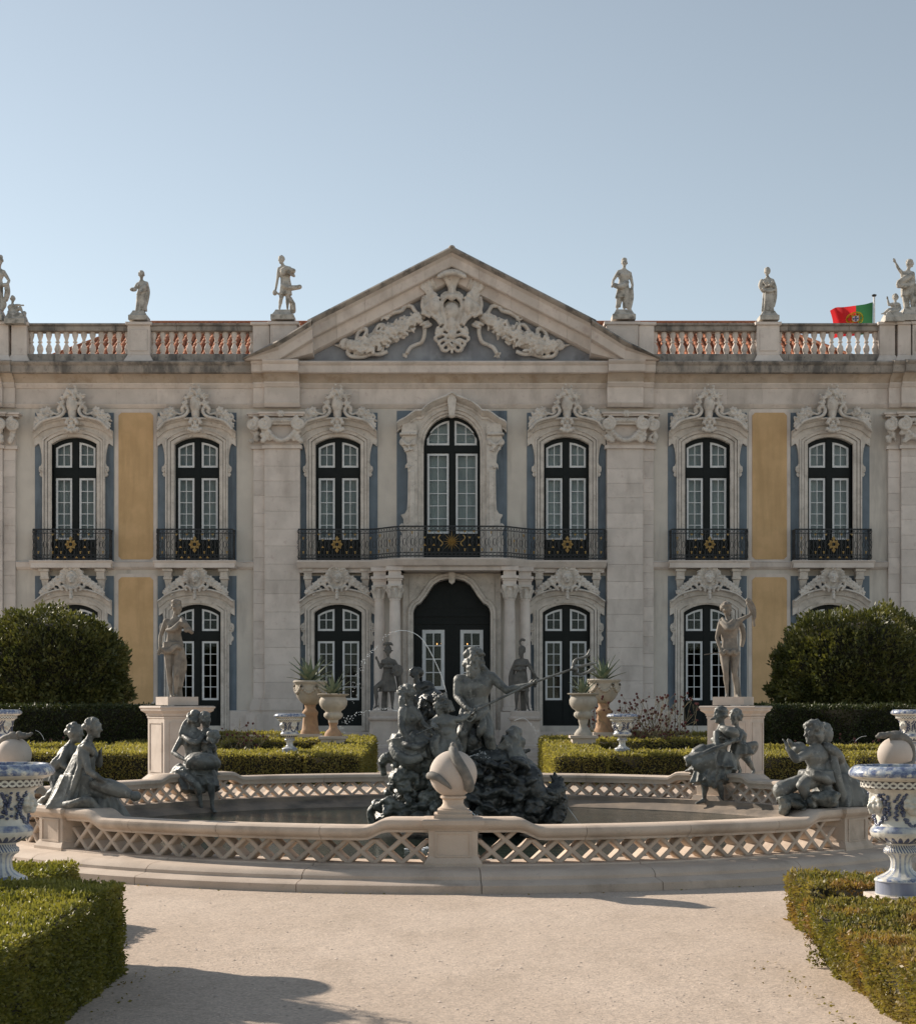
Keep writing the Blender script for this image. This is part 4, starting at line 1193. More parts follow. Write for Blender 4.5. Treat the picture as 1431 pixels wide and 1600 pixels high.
def wob3(p, f, seed):
    return np.array([noise.noise((x*f+seed, y*f, z*f)) for x,y,z in p])
def hedge(label, poly, z0, zt, size, dens, mat, seed, bump=.035, sides=None, bf=1.6, taper=0.0, group=None, spread=.9):
    """clipped hedge on a plan polygon (counter-clockwise), top height zt(x,y)"""
    rs = np.random.RandomState(seed); rg = random.Random(seed)
    top = zt if callable(zt) else (lambda x,y: zt)
    P2 = [V((x,y)) for x,y in poly]
    n = len(P2); vl = []
    tri = geometry.tessellate_polygon([[V((p.x,p.y,0)) for p in P2]])
    pts = []; nr = []
    for t in tri:
        a, b, c = [P2[i] for i in t]
        A = abs((b-a).cross(c-a))/2 if hasattr((b-a),'cross') else 0
        k = int(A*dens)
        u = rs.rand(k,2); f = u.sum(1) > 1; u[f] = 1-u[f]
        q = np.array([a.x,a.y])+u[:,:1]*np.array([b.x-a.x,b.y-a.y])+u[:,1:]*np.array([c.x-a.x,c.y-a.y])
        z = np.array([top(x,y) for x,y in q]) if k else np.zeros(0)
        pts.append(np.column_stack([q, z])); nr.append(np.tile([0,0,1.], (k,1)))
    for i in range(n):
        a, b = P2[i], P2[(i+1)%n]
        if sides is not None and i not in sides: continue
        e = b-a; L = e.length; nm = np.array([e.y/L, -e.x/L, 0.0])
        hm = (top(a.x,a.y)+top(b.x,b.y))/2-z0
        k = int(L*hm*dens)
        u = rs.rand(k); h = rs.rand(k)
        x = a.x+e.x*u; y = a.y+e.y*u
        zt_ = np.array([top(q,w) for q,w in zip(x,y)]) if k else np.zeros(0)
        inn = taper*(1-h)[:,None]*nm[None,:]
        pts.append(np.column_stack([x,y,z0+(zt_-z0)*h])-inn); nr.append(np.tile(nm, (k,1)))
    pts = np.concatenate(pts); nr = np.concatenate(nr)
    w_ = wob3(pts, bf, seed)*bump+wob3(pts, bf*3.3, seed+7)*bump*.6
    # soften the clipped arrises
    pts = pts+nr*w_[:,None]
    vl.append(leaves(pts, nr, size, rs, spread))
    k = max(1, len(pts)//14)       # stray shoots that missed the shears
    ii = rs.choice(len(pts), k); vl.append(leaves(pts[ii]+nr[ii]*size*.5, nr[ii], size*1.15, rs, .6, 2.6, .5))
    core = MB(); inset = size*.55  # solid dark filling added so that no light passes through the hedge
    c0 = sum((p for p in P2), V((0,0)))/n
    def ins(p):
        i = P2.index(p); a, b = P2[i-1], P2[(i+1)%n]
        e1 = (p-a).normalized(); e2 = (b-p).normalized()
        m_ = V((-e1.y,e1.x))+V((-e2.y,e2.x))
        return p+m_*inset/max(.5, m_.length**2/2)
    I = [ins(p) for p in P2]
    bt = [(p.x+(c0.x-p.x)/(abs(c0.x-p.x)+1e-6)*taper,p.y,z0) for p in I]; tp = [(p.x,p.y,top(p.x,p.y)-inset-(.045 if callable(zt) and zt is not ZP else 0)) for p in I]
    core.add(bt+tp, [(i,(i+1)%n,n+(i+1)%n,n+i) for i in range(n)]+[tuple(n+t_ for t_ in t) for t in tri])
    o = link('hedge', leaf_mesh('hedge', vl, core, [mat, M['core_bark']]))
    return tag(o, label, 'hedge', group)
def rect(x0,x1,y0,y1): return [(x0,y0),(x1,y0),(x1,y1),(x0,y1)]
ZP = lambda x, y: .67+max(0, y-37.4)*.043
G1 = 'low box hedges of the parterre'
hedge('low box hedge strip at the foot of the left distant blue and white urn', rect(-6.6,-3.55,37.4,38.9), 0, ZP, .06, 1300, M['box'], 1, group=G1)
hedge('broad box hedge block ending the left parterre beside the steps', rect(-3.6,-2.32,37.3,44.2), 0, ZP, .06, 1300, M['box'], 2, group=G1)
hedge('low box hedge strip left of the female statue pedestal', rect(-12.5,-6.7,36.9,38.2), 0, lambda x,y: .74+.02*math.sin(x), .06, 1300, M['box'], 3, group=G1)
hedge('wide flat topped box hedge patch behind the kneeling lead woman', rect(-8.9,-6.2,38.3,42.2), 0, ZP, .06, 1100, M['box'], 4, group=G1)
hedge('thin middle box hedge row across the left parterre', rect(-6.1,-3.7,41.2,42.0), 0, lambda x,y: ZP(x,y)+.09, .06, 1200, M['box'], 5, group=G1)
hedge('thin rear box hedge row across the left parterre', rect(-8.7,-3.7,43.4,44.2), 0, lambda x,y: ZP(x,y)+.12, .06, 1200, M['box'], 6, group=G1)
hedge('thin box hedge row in front of the dark left hedge', rect(-13,-9.1,40.4,41.2), 0, ZP, .06, 1200, M['box'], 7, group=G1)
hedge('box hedge strip in front of the right blue and white urn', rect(3.55,5.75,37.6,38.9), 0, ZP, .06, 1300, M['box'], 11, group=G1)
hedge('broad box hedge block starting the right parterre beside the steps', [(2.28,37.1),(3.5,37.1),(3.6,40.5),(3.6,44.2),(2.3,44.2)], 0, ZP, .06, 1300, M['box'], 12, group=G1)
hedge('low box hedge block right of the archer statue pedestal', rect(6.7,9.0,36.9,38.9), 0, ZP, .06, 1300, M['box'], 13, group=G1)
hedge('low box hedge row behind the lead putto with a shell', rect(9.1,13,36.2,37.6), 0, lambda x,y: .72, .06, 1200, M['box'], 14, group=G1)
hedge('thin middle box hedge row across the right parterre', rect(3.7,6.6,41.2,42.1), 0, lambda x,y: ZP(x,y)+.09, .06, 1200, M['box'], 15, group=G1)
hedge('thin rear box hedge row across the right parterre', rect(3.7,8.2,43.3,44.1), 0, lambda x,y: ZP(x,y)+.12, .06, 1200, M['box'], 16, group=G1)
hedge('thin box hedge row in front of the tall right hedge', rect(6.7,13.5,39.6,40.6), 0, lambda x,y: .80, .06, 1200, M['box'], 17, group=G1)
hedge('tall dark clipped hedge under the left round bush', rect(-14,-8.0,42.2,43.5), 0, 1.80, .075, 900, M['dkhedge'], 21)
hedge('tall clipped hedge under the right round bush', rect(8.35,14.5,42.0,43.4), 0, 1.80, .075, 900, M['dkhedge'], 22)
hedge('narrow clipped hedge end between pedestal and tall right hedge', rect(8.3,8.95,44.2,45.2), 0, 1.82, .075, 900, M['dkhedge'], 23)
hedge('large clipped box hedge at the near left corner of the gravel', rect(-6.5,-2.36,3.0,11.15), 0, lambda x,y: .635+.015*math.sin(x*3+y*2), .028, 7600, M['boxnear'], 31, .03, sides=(1,2), bf=2.2)
hedge('small box hedge stub behind the near left urn', rect(-5.5,-3.38,12.9,14.0), 0, .48, .034, 4200, M['boxnear'], 32, .03, bf=2.2)
hedge('browning box hedge at the near right corner of the gravel', [(2.42,4.0),(6.5,4.0),(6.5,11.5),(2.52,11.55)], 0, lambda x,y: .44+.03*math.sin(x*2.3+y*1.7), .030, 6800, M['boxdry'], 33, .05, sides=(2,3), bf=2.0, taper=.16)
hedge('small browning box hedge behind the near right urn foot', rect(2.9,5.5,12.9,13.9), 0, .40, .036, 4000, M['boxdry'], 34, .05, bf=2.0, sides=(0,1,2,3))
def round_bush(label, c, rx, ry, z0, z1, n, size, seed, peaks, name='round_bush'):
    rs = np.random.RandomState(seed)
    H_ = z1-z0
    vl = []
    u = rs.rand(n); a = rs.rand(n)*2*PI
    # superellipse dome
    t = np.sqrt(u)*PI/2*1.35
    ct = np.cos(t); sn = np.sin(t)
    r = np.abs(sn)**.62; zz = np.sign(ct)*np.abs(ct)**.85
    dirs = np.column_stack([np.cos(a)*r, np.sin(a)*r, zz])
    lump = wob3(dirs*2.4, 1.0, seed)*.10+wob3(dirs*6, 1.0, seed+3)*.09+wob3(dirs*14, 1.0, seed+5)*.05
    pk = np.zeros(n)
    for (px_, h) in peaks: pk += h*np.exp(-((dirs[:,0]-px_)/.16)**2)*np.clip(zz,0,1)
    sc_ = 1+lump
    hz = H_*.62
    p = np.column_stack([dirs[:,0]*rx*sc_, dirs[:,1]*ry*sc_, z0+H_*.38+zz*np.where(zz>0, hz, H_*.38)*(sc_+pk)])
    nr = np.column_stack([dirs[:,0]/rx, dirs[:,1]/ry, zz/hz]); nr /= np.linalg.norm(nr, axis=1)[:,None]
    p[:,0] += c[0]; p[:,1] += c[1]
    for depth, m_ in ((0,1.0),(-.12,.55),(.07,.35)):
        k = int(n*m_); ii = rs.choice(n, k, replace=False)
        vl.append(leaves(p[ii]+nr[ii]*depth, nr[ii], size*(1.25 if depth > 0 else 1), rs, .75 if depth <= 0 else .5, 2.2, .45))
    core = MB()  # solid dark filling that keeps light from passing through the leaves
    cp = []
    for i in range(1, 14):
        tt = PI*.68*i/14; row = []
        for j in range(28):
            aa = 2*PI*j/28; rr = abs(math.sin(tt))**.62; z_ = math.copysign(abs(math.cos(tt))**.85, math.cos(tt))
            d_ = np.array([[math.cos(aa)*rr, math.sin(aa)*rr, z_]])
            l_ = float((wob3(d_*2.4,1.0,seed)*.09)[0])
            s_ = (1+l_)*.90
            row.append((c[0]+d_[0,0]*rx*s_, c[1]+d_[0,1]*ry*s_, z0+H_*.38+z_*(hz if z_>0 else H_*.38)*s_))
        cp.append(row)
    core.rows(cp, closed=True, cap=True)
    o = link('foliage', leaf_mesh('foliage', vl, core, [M['bush'], M['core_bark']]))
    t_ = thing(name, label, 'bush', (c[0], c[1], z0)); o.parent = t_; o.location = (-c[0], -c[1], -z0)
    tr = MB(); tr.tube([(0,0,-z0+.1),(0,.05,.3),(.03,0,H_*.5)], [.16,.13,.09], 8); obj('trunk', tr, M['core_bark'], t_)
    return t_
round_bush('huge rounded clipped bush on the left hiding a ground floor window', (-11.75,45.9), 2.0, 1.9, 1.3, 4.4, 17000, .115, 41, ((-.55,.10),(.02,.12),(.45,-.02)))
round_bush('huge rounded clipped bush on the right with a pointed top', (11.5,45.9), 2.22, 1.9, 1.3, 4.4, 17000, .115, 42, ((.33,.14),(-.2,.04),(.75,.06)))
round_bush('unseen tall clipped bush added outside the view to cast a gravel shadow', (-4.7,12.45), .45, .45, .4, 2.5, 2600, .05, 43, (), 'shadow_bush')  # added out of view at the left for its long shadow on the gravel

# dry flowering shrub, thin winter rose bushes
M['stem'] = pmat('dry stems', (.25,.21,.13), (.17,.15,.10), 8, .9, 0)
M['rust'] = pmat('dark red dry flower heads', (.10,.03,.032), (.15,.06,.05), 20, .9, 0)
def twiggy(name, label, base, w_, h, n, heads, seed, rad=.008, cat='shrub', leafy=0):
    rg = random.Random(seed); t_ = thing(name, label, cat, base)
    m = MB(); hd = MB(); lv = []
    for i in range(n):
        a = rg.uniform(0, 2*PI); q = rg.random()**.6
        b0 = V((rg.gauss(0,w_*.22), rg.gauss(0,.25), 0)); tip = V((b0.x+math.cos(a)*q*w_*.5+rg.gauss(0,w_*.1), b0.y+math.sin(a)*q*.7, h*rg.uniform(.45,1)))
        mid = b0.lerp(tip,.5)+V((rg.gauss(0,.06),rg.gauss(0,.06),h*.08))
        pts = spl([b0,mid,tip],4); m.tube(pts, [rad*(1-.6*k/(len(pts)-1)) for k in range(len(pts))], 3)
        for k in range(rg.randint(1,3)):
            s_ = pts[rg.randint(3,len(pts)-2)]; e = s_+V((rg.gauss(0,.13),rg.gauss(0,.12),rg.uniform(.08,.3)))
            m.tube([s_, s_.lerp(e,.5)+V((rg.gauss(0,.02),0,.01)), e], rad*.5, 3)
            if rg.random() < heads: hd.ell(e, rg.uniform(.022,.04), None, 5, 4)
        if rg.random() < heads: hd.ell(tip, rg.uniform(.025,.045), None, 5, 4)
    tag(obj('stems', m, M['stem'], t_, fix=False), kind='stuff')
    if hd.v: tag(obj('flower_heads', hd, M['rust'], t_, fix=False), kind='stuff')
    if leafy:
        rs = np.random.RandomState(seed); k = leafy
        pp = np.column_stack([rs.normal(0,w_*.25,k), rs.normal(0,.35,k), np.abs(rs.normal(0,h*.27,k))])
        o = link('leaves', leaf_mesh('leaves', [leaves(pp, np.tile([0,0,1.],(k,1)), .055, rs, .9, 3)], MB(), [M['drygreen'], M['core_bark']]), t_); tag(o, kind='stuff')
    return t_
M['drygreen'] = leaf_mat('grey green dry leaves', (.10,.095,.045), (.16,.145,.07), (.12,.11,.05))
twiggy('flowering_shrub', 'wispy dry shrub with dark red flower heads beside the right agave urns', P(1020,1160,42.3)+V((0,0,-.85)), 1.9, 2.15, 120, .75, 51, .011, leafy=1400)
twiggy('flowering_shrub', 'smaller dry shrub with dark red heads against the cream urn', P(955,1160,42.9)+V((0,0,-.8)), 1.3, 1.75, 55, .9, 52, .009, leafy=350)
twiggy('rose_bush', 'bare thin rose bush in the left parterre left of the blue and white urn', P(385,1185,40.5)+V((0,0,-.3)), 1.0, 1.25, 22, .5, 53, .008)
twiggy('rose_bush', 'bare thin rose bush with one red bloom before the dark left hedge', P(108,1185,41.5)+V((0,0,-.3)), 1.2, 1.3, 12, .3, 54, .007)
twiggy('rose_bush', 'spindly dry flower stalks before the tall right hedge', P(1305,1190,40.8)+V((0,0,-.2)), 2.4, 1.1, 14, .6, 55, .006)

# ================================================================= URNS
def faience():
    m, nt, b = nodes('blue and white faience')
    tc = nn(nt, 'ShaderNodeTexCoord'); sp = nn(nt, 'ShaderNodeSeparateXYZ'); nt.links.new(tc.outputs['Object'], sp.inputs[0])
    z = sp.outputs['Z']; co = tc.outputs['Object']
    ang = mth(nt, 'ARCTAN2', sp.outputs['Y'], sp.outputs['X'])
    def band(a, b_):
        return mth(nt, 'MULTIPLY', mth(nt, 'GREATER_THAN', z, a), mth(nt, 'LESS_THAN', z, b_))
    wh = mixc(nt, ramp(nt, noi(nt, co, 9, 5), .35, .7), (.66,.645,.585), (.53,.51,.46))
    wh = mixc(nt, mth(nt, 'MULTIPLY', ramp(nt, noi(nt, co, 5, 5, .65), .56, .72), .5), wh, (.36,.31,.25))
    blu = mixc(nt, ramp(nt, noi(nt, co, 22, 4), .35, .65), (.10,.13,.24), (.34,.385,.46))
    dk = (.035,.05,.13)
    col = wh
    nz = ramp(nt, noi(nt, co, 14, 4, .6), .42, .56)
    def over(col, fac, c): return mixc(nt, fac, col, c)
    col = over(col, mth(nt, 'MULTIPLY', band(.935,1.06), ramp(nt, noi(nt, co, 18, 3), .34, .5)), blu)           # rim
    # guilloche
    s1 = mth(nt, 'SINE', mth(nt, 'MULTIPLY', ang, 17)); s2 = mth(nt, 'SUBTRACT', mth(nt, 'MULTIPLY', mth(nt, 'SUBTRACT', z, .872), 42), mth(nt, 'MULTIPLY', s1, .85))
    s3 = mth(nt, 'ADD', mth(nt, 'MULTIPLY', mth(nt, 'SUBTRACT', z, .872), 42), mth(nt, 'MULTIPLY', s1, .85))
    ln = mth(nt, 'MAXIMUM', mth(nt, 'LESS_THAN', mth(nt, 'ABSOLUTE', s2), .42), mth(nt, 'LESS_THAN', mth(nt, 'ABSOLUTE', s3), .42))
    col = over(col, mth(nt, 'MULTIPLY', band(.84,.905), mth(nt, 'SUBTRACT', 1.0, ln)), (.09,.08,.085))
    col = over(col, mth(nt, 'MULTIPLY', band(.495,.545), ramp(nt, noi(nt, co, 10, 3), .3, .6)), blu)            # belly band
    pt = mth(nt, 'ABSOLUTE', mth(nt, 'SINE', mth(nt, 'MULTIPLY', ang, 12)))
    pet = mth(nt, 'GREATER_THAN', mth(nt, 'ADD', mth(nt, 'MULTIPLY', mth(nt, 'SUBTRACT', .49, z), 9.5), mth(nt, 'MULTIPLY', pt, .45)), .72)
    col = over(col, mth(nt, 'MULTIPLY', band(.41,.49), pet), mixc(nt, nz, dk, (.10,.10,.12)))
    col = over(col, mth(nt, 'MULTIPLY', band(.335,.395), ramp(nt, mth(nt, 'SINE', mth(nt, 'ADD', mth(nt, 'MULTIPLY', ang, 34), mth(nt, 'MULTIPLY', z, 140))), -.2, .2)), mixc(nt, .5, blu, dk))
    fl = ramp(nt, mth(nt, 'ABSOLUTE', mth(nt, 'SINE', mth(nt, 'MULTIPLY', ang, 7))), .72, .9)
    col = over(col, mth(nt, 'MULTIPLY', band(.15,.33), mth(nt, 'MULTIPLY', fl, .75)), blu)
    col = over(col, mth(nt, 'MULTIPLY', band(.115,.15), nz), blu)
    col = over(col, mth(nt, 'MULTIPLY', band(.01,.112), .8), mixc(nt, ramp(nt, noi(nt, co, 6, 3, .5, (1,1,.2)), .35, .65), (.10,.135,.25), (.32,.36,.44)))
    col = over(col, mth(nt, 'MULTIPLY', ramp(nt, noi(nt, co, 26, 4, .6), .62, .66), .35), (.25,.22,.19))        # crazing stains
    nt.links.new(col, b.inputs['Base Color']); b.inputs['Roughness'].default_value = .22; b.inputs['Specular IOR Level'].default_value = .5
    bp = nn(nt, 'ShaderNodeBump'); bp.inputs['Strength'].default_value = .15; bp.inputs['Distance'].default_value = .01
    nt.links.new(noi(nt, co, 12, 4), bp.inputs['Height']); nt.links.new(bp.outputs[0], b.inputs['Normal'])
    return m
M['faience'] = faience()
M['cobalt'] = pmat('cobalt painted relief', (.05,.06,.12), (.12,.14,.20), 25, .25, .1, 40, .004, spec=.5)
M['facewhite'] = pmat('white glazed relief', (.60,.585,.53), (.46,.445,.40), 15, .25, .1, 40, .004, spec=.5)
k_ = 12.5/FOC; yb = 1397.5
def up_(lst): return [(r*k_, (yb-y)*k_) for r, y in lst]
UPROF = up_([(39.4,1397.5),(39.4,1377),(41,1376),(41,1374),(38,1371),(35,1369.5),(25,1365),(18.5,1360),(16.2,1355),(15.5,1346),(17,1340),(20,1336),(25,1333),(26.5,1330),(25.5,1326),(21,1322.5),(22,1319),(29,1315.5),(39,1311),(45,1306),(48,1299),(46.5,1295),(43,1291.5),(39.5,1287),(38.6,1280),(39,1266),(42,1252),(46,1243),(51,1236.5),(56,1232.5),(60,1231),(62,1229.5),(62,1220),(64.5,1219),(72,1216.5),(78,1213),(80.5,1209),(79.5,1204.5),(75.5,1200),(72,1197.5),(69,1196),(66,1196.5),(64,1200),(60,1208),(48,1222)])
def gad(a, z):
    if .41 < z < .495: return .025*abs(math.sin(a*12))-.012
    if .335 < z < .385: return .03*math.sin(a*34+z*140)
    if .15 < z < .33: return .03*abs(math.sin(a*7))
    return 0
def faience_urn(label, loc, rot=0, scale=1.0, plinth=None):
    t_ = thing('faience_urn', label, 'urn', loc, rot, 'blue and white faience urns')
    m = MB(); m.lathe(UPROF, 96, wob=gad); me = m.mesh('body', M['faience'], 50); link('body', me, t_)
    d_ = MB(); d_.lathe([(.0,.955),(.2,.96),(.31,.955)], 24); obj('earth', d_, M['soil'], t_, fix=False)
    fm = MB()
    for q in range(4):
        a = PI/2*q-PI/2+.12; ca, sa = math.cos(a), math.sin(a)
        def at(da, z, r): return (r*math.cos(a+da), r*math.sin(a+da), z)
        rgq = random.Random(q); wm = MB(); cm_ = MB()
        wm.ell(at(0,.715,.2), (.062,.062,.085), None, 12, 9); wm.cap(at(0,.735,.262), at(0,.70,.275), .012, .018, 7)
        for s_ in (-1,1): wm.ell(at(s_*.1,.735,.252), (.022,.022,.012), None, 8, 6); wm.ell(at(s_*.13,.70,.243), (.025,.025,.028), None, 8, 6)
        wm.ell(at(0,.672,.254), (.03,.02,.012), None, 8, 6); wm.ell(at(0,.655,.247), (.03,.025,.022), None, 8, 6)
        for k in range(9): an = R(-100+200*k/8); wm.ell(at(.34*math.sin(an)*.9,.725+.09*math.cos(an),.225), (.03,.03,.028), None, 8, 6)
        link('mask', clay(wm, 'mask', .007, M['facewhite'], 1), t_)
        for s_ in (-1,1):
            for k in range(26):
                t = k/25; da = s_*(.36+.5*math.sin(PI*t)*.35-.36*t*t); z = .80-.27*t
                r = .205+.05*max(0,(z-.72)/.1) if z > .66 else .198
                cm_.ell(at(da+rgq.uniform(-.05,.05), z+rgq.uniform(-.012,.012), r), (.017,.017,.014), None, 6, 4)
            for k in range(12): cm_.ell(at(s_*(.62+rgq.uniform(-.1,.1)), .80-.018*k, .215+.03*max(0,1-k/5)), (.016,.016,.012), None, 6, 4)
        for k in range(8): cm_.ell(at(rgq.uniform(-.18,.18), .53+rgq.uniform(-.01,.03), .199), (.015,.015,.014), None, 6, 4)
        tag(obj('garland', cm_, M['cobalt'], t_, smooth=180, fix=False), kind='stuff')
    p = MB(); w_ = .225
    p.box(-w_, w_, -w_, w_, -.035, 0); 
    if plinth: p.box(-w_*.9, w_*.9, -w_*.9, w_*.9, plinth, -.035)
    obj('plinth', p, M['ped'], t_)
    t_.scale = (scale,)*3
    return t_
pr_ = P(1407,1397.5,12.5); pl_ = P(3,1397.5,12.3)
faience_urn('large blue and white glazed urn with a mask standing behind the near right browning hedge', pr_, .1, 1.0, -pr_.z)
ul = faience_urn('large blue and white glazed urn with a mask behind the near left clipped hedge', pl_, -.2, 1.0, -pl_.z)
q = P(453,1177,38.1); s_ = .94
faience_urn('small distant blue and white urn on the hedge left of the fountain centre', q, .5, s_, -q.z/s_)
q = P(972,1177,38.3)
faience_urn('small distant blue and white urn on the hedge right of the fountain centre', q, 1.0, s_, -q.z/s_)
q = P(2,1190,31.0); faience_urn('blue and white urn cut by the left picture edge behind the globe', q, .8, 1.0, -q.z)
q = P(1424,1190,31.0); faience_urn('blue and white urn cut by the right picture edge behind the globe', q, .3, 1.0, -q.z)

# agave urns near the palace door
M['agave'] = pmat('agave leaves', (.13,.17,.11), (.19,.215,.14), 6, .5, .1, 30, .004, (.24,.23,.13), 6, (.55,.75), .5, spec=.35)
AGL = []
def agave(label, loc, n, L, seed, spread=.75):
    rg = random.Random(seed); t_ = thing('agave', label, 'agave plant', loc, 0, 'agaves in the stone urns')
    if not AGL:
        m = MB(); rws = []
        for k in range(8):
            t = k/7; w_ = .075*(.55+.9*math.sin(PI*min(t*1.02+.12,1)))*(1-t**2.2)+.002
            c = (0, .12*t*t, t); rws.append([(-w_,c[1]-.025*(1-t),c[2]),(-w_*.5,c[1]+.008,c[2]),(0,c[1]+.018,c[2]),(w_*.5,c[1]+.008,c[2]),(w_,c[1]-.025*(1-t),c[2]),(0,c[1]+.045*(1-t)+.004,c[2])])
        m.rows(rws, closed=True, cap=True); AGL.append(fixn(m.mesh('leaf', M['agave'], 50)))
    for i in range(n):
        t = i/(n-1); el = R(12+58*t**1.2)*spread/.75; az = i*2.399+rg.uniform(-.2,.2)
        s_ = L*rg.uniform(.85,1.1)*(1-.12*abs(t-.4))
        link('leaf', AGL[0], t_, (.05*math.cos(az)*t, .05*math.sin(az)*t, 0), (el*-1*0, 0, 0)).matrix_local = Matrix.Translation((.06*math.cos(az)*t,.06*math.sin(az)*t,0)) @ Matrix.Rotation(az, 4, 'Z') @ Matrix.Rotation(-el, 4, 'X') @ Matrix.Scale(s_, 4)
    return t_
def tall_pot(label, loc, d):
    """cream bowl on a fluted orange pedestal; loc is the rim centre"""
    t_ = thing('agave_urn', label, 'urn', loc, 0, 'stone agave urns'); k = d/FOC
    m = MB(); pf = [(9,38),(13,35),(17,31),(21,25),(23,17),(24,12),(23,8),(23.5,5.5),(26.5,3.5),(27,1.5),(25.5,0),(22,.5),(20,4),(12,9)]
    m.lathe([(r*k,-y*k) for r,y in pf], 40); obj('bowl', m, M['pot'], t_, smooth=50)
    sw = MB(); rg = random.Random(3)
    for q in range(6):
        for i in range(9):
            a = 2*PI*(q+i/8)/6; z = -9-10*math.sin(PI*i/8); r = 24.5-abs(z+9)*.17
            sw.ell((r*k*math.cos(a), r*k*math.sin(a), z*k), (.045,.045,.05), None, 6, 5)
    tag(obj('carved_swag', sw, M['pot'], t_, smooth=180), kind='stuff')
    m = MB(); pf = [(15,83),(15,79),(13,76),(11.5,66),(10.5,56),(12,52),(12.5,49),(10,46),(8,43),(9,38)]
    m.lathe([(r*k,-y*k) for r,y in pf], 36, wob=lambda a,z: .05*math.cos(10*a) if -72*k < z < -54*k else 0); obj('pedestal', m, M['terra'], t_, smooth=50)
    z_ = loc[2]; p = MB(); p.box(-.3,.3,-.3,.3,-z_,-83*k); obj('plinth', p, M['ped'], t_)
    s_ = MB(); s_.lathe([(.0,-.06),(.2,-.06),(.38,-.07)], 16); obj('earth', s_, M['soil'], t_, fix=False)
    return t_
def campana(label, loc, d, mat='pot'):
    t_ = thing('agave_urn', label, 'urn', loc, 0, 'stone agave urns'); k = d/FOC
    m = MB(); pf = [(7.5,45),(8,41),(12,38.5),(14.5,35),(14,31),(12,29),(12.5,27),(18,23),(21.5,17),(22,11),(20,7),(18.5,5),(19.5,3.5),(24,2),(25,.6),(23,0),(20,1),(17,5),(10,9)]
    m.lathe([(r*k,-y*k) for r,y in pf], 48, wob=lambda a,z: (.035*math.cos(14*a) if -38*k < z < -29*k else (.012*math.cos(12*a) if z > -3*k else 0))); obj('bowl', m, M[mat], t_, smooth=50)
    m = MB(); pf = [(14,66),(14,63),(12,60),(10,57),(7,55),(6,50),(7.5,45)]
    m.lathe([(r*k,-y*k) for r,y in pf], 32); obj('foot', m, M['terra'] if mat == 'pot' else M[mat], t_, smooth=50)
    z_ = loc[2]; p = MB(); p.box(-.36,.36,-.36,.36,-70*k,-66*k); p.box(-.3,.3,-.3,.3,-z_,-70*k); obj('plinth', p, M['ped'], t_)
    s_ = MB(); s_.lathe([(.0,-.06),(.2,-.06),(.34,-.07)], 16); obj('earth', s_, M['soil'], t_, fix=False)
    return t_
d = 42.2
q = P(485,1063.5,d); tall_pot('tall cream stone urn on an orange fluted pedestal left of the door', q, d); agave('large agave in the tall cream urn left of the door', q+V((0,0,-.05)), 20, .80, 61)
d = 41.2
q = P(521,1084,d); campana('squat ribbed stone urn on an orange foot in front of the left door', q, d); agave('small agave in the squat urn left of the fountain', q+V((0,0,-.05)), 17, .66, 62, .7)
d = 41.2
q = P(911,1083,d); campana('grey ribbed stone urn on a grey foot under the trident head', q, d, 'limes_light'); agave('small upright agave in the grey ribbed urn', q+V((0,0,-.05)), 15, .56, 63, .6)
d = 42.6
q = P(943,1061,d); tall_pot('tall cream stone urn half hidden behind the grey ribbed urn', q, d); agave('large agave in the tall urn right of the door', q+V((0,0,-.05)), 18, .72, 64)

BC_X = -.05
# loose pebbles and fallen leaves on the gravel (uncountable)
rg = random.Random(77); pb = MB(); fl_ = []
ico = [(0,0,1),(.9,0,.3),(.28,.86,.3),(-.73,.53,.3),(-.73,-.53,.3),(.28,-.86,.3)]
icf = [(0,1,2),(0,2,3),(0,3,4),(0,4,5),(0,5,1)]
for k in range(3000):
    y = 8.6+8.0*rg.random()**1.3; x = rg.uniform(-.31,.31)*y
    if (x-BC_X)**2+(y-23)**2 < 7.25**2 or (x < -2.2 and y < 11.3) or (x > 2.3 and y < 11.8): continue
    s_ = rg.choice((.004,.005,.006,.008,.012 if rg.random() < .25 else .005)); a = rg.uniform(0,6.28); ca, sa = math.cos(a), math.sin(a)
    pb.add([(x+(p[0]*ca-p[1]*sa)*s_*1.4, y+(p[0]*sa+p[1]*ca)*s_, p[2]*s_*.8) for p in ico], icf)
tag(obj('pebbles', pb, pmat('loose pebbles', (.50,.42,.35), (.66,.57,.49), 300, .9, 0, island=.3), smooth=180, fix=False), kind='stuff')
rs = np.random.RandomState(5); pts = []
for k in range(150):
    t = rg.random()
    if t < .4: pts.append((-2.3+abs(rg.gauss(0,.14)), rg.uniform(8.8,11.3), .008))
    elif t < .75: pts.append((2.4-abs(rg.gauss(0,.16)), rg.uniform(8.8,11.6), .008))
    else:
        a = rg.uniform(-.6,.6); r_ = 7.24+abs(rg.gauss(0,.06)); pts.append((BC_X+r_*math.sin(a), 23-r_*math.cos(a), .008))
pts = np.array(pts); nr = np.column_stack([rs.normal(0,1,len(pts)), rs.normal(0,1,len(pts)), np.zeros(len(pts))]); nr /= np.linalg.norm(nr,axis=1)[:,None]
o = link('fallen_leaves', leaf_mesh('fallen_leaves', [leaves(pts, nr, .026, rs, .15, 1.8, .05)], MB(), [M['boxdry'], M['core_bark']])); tag(o, kind='stuff')
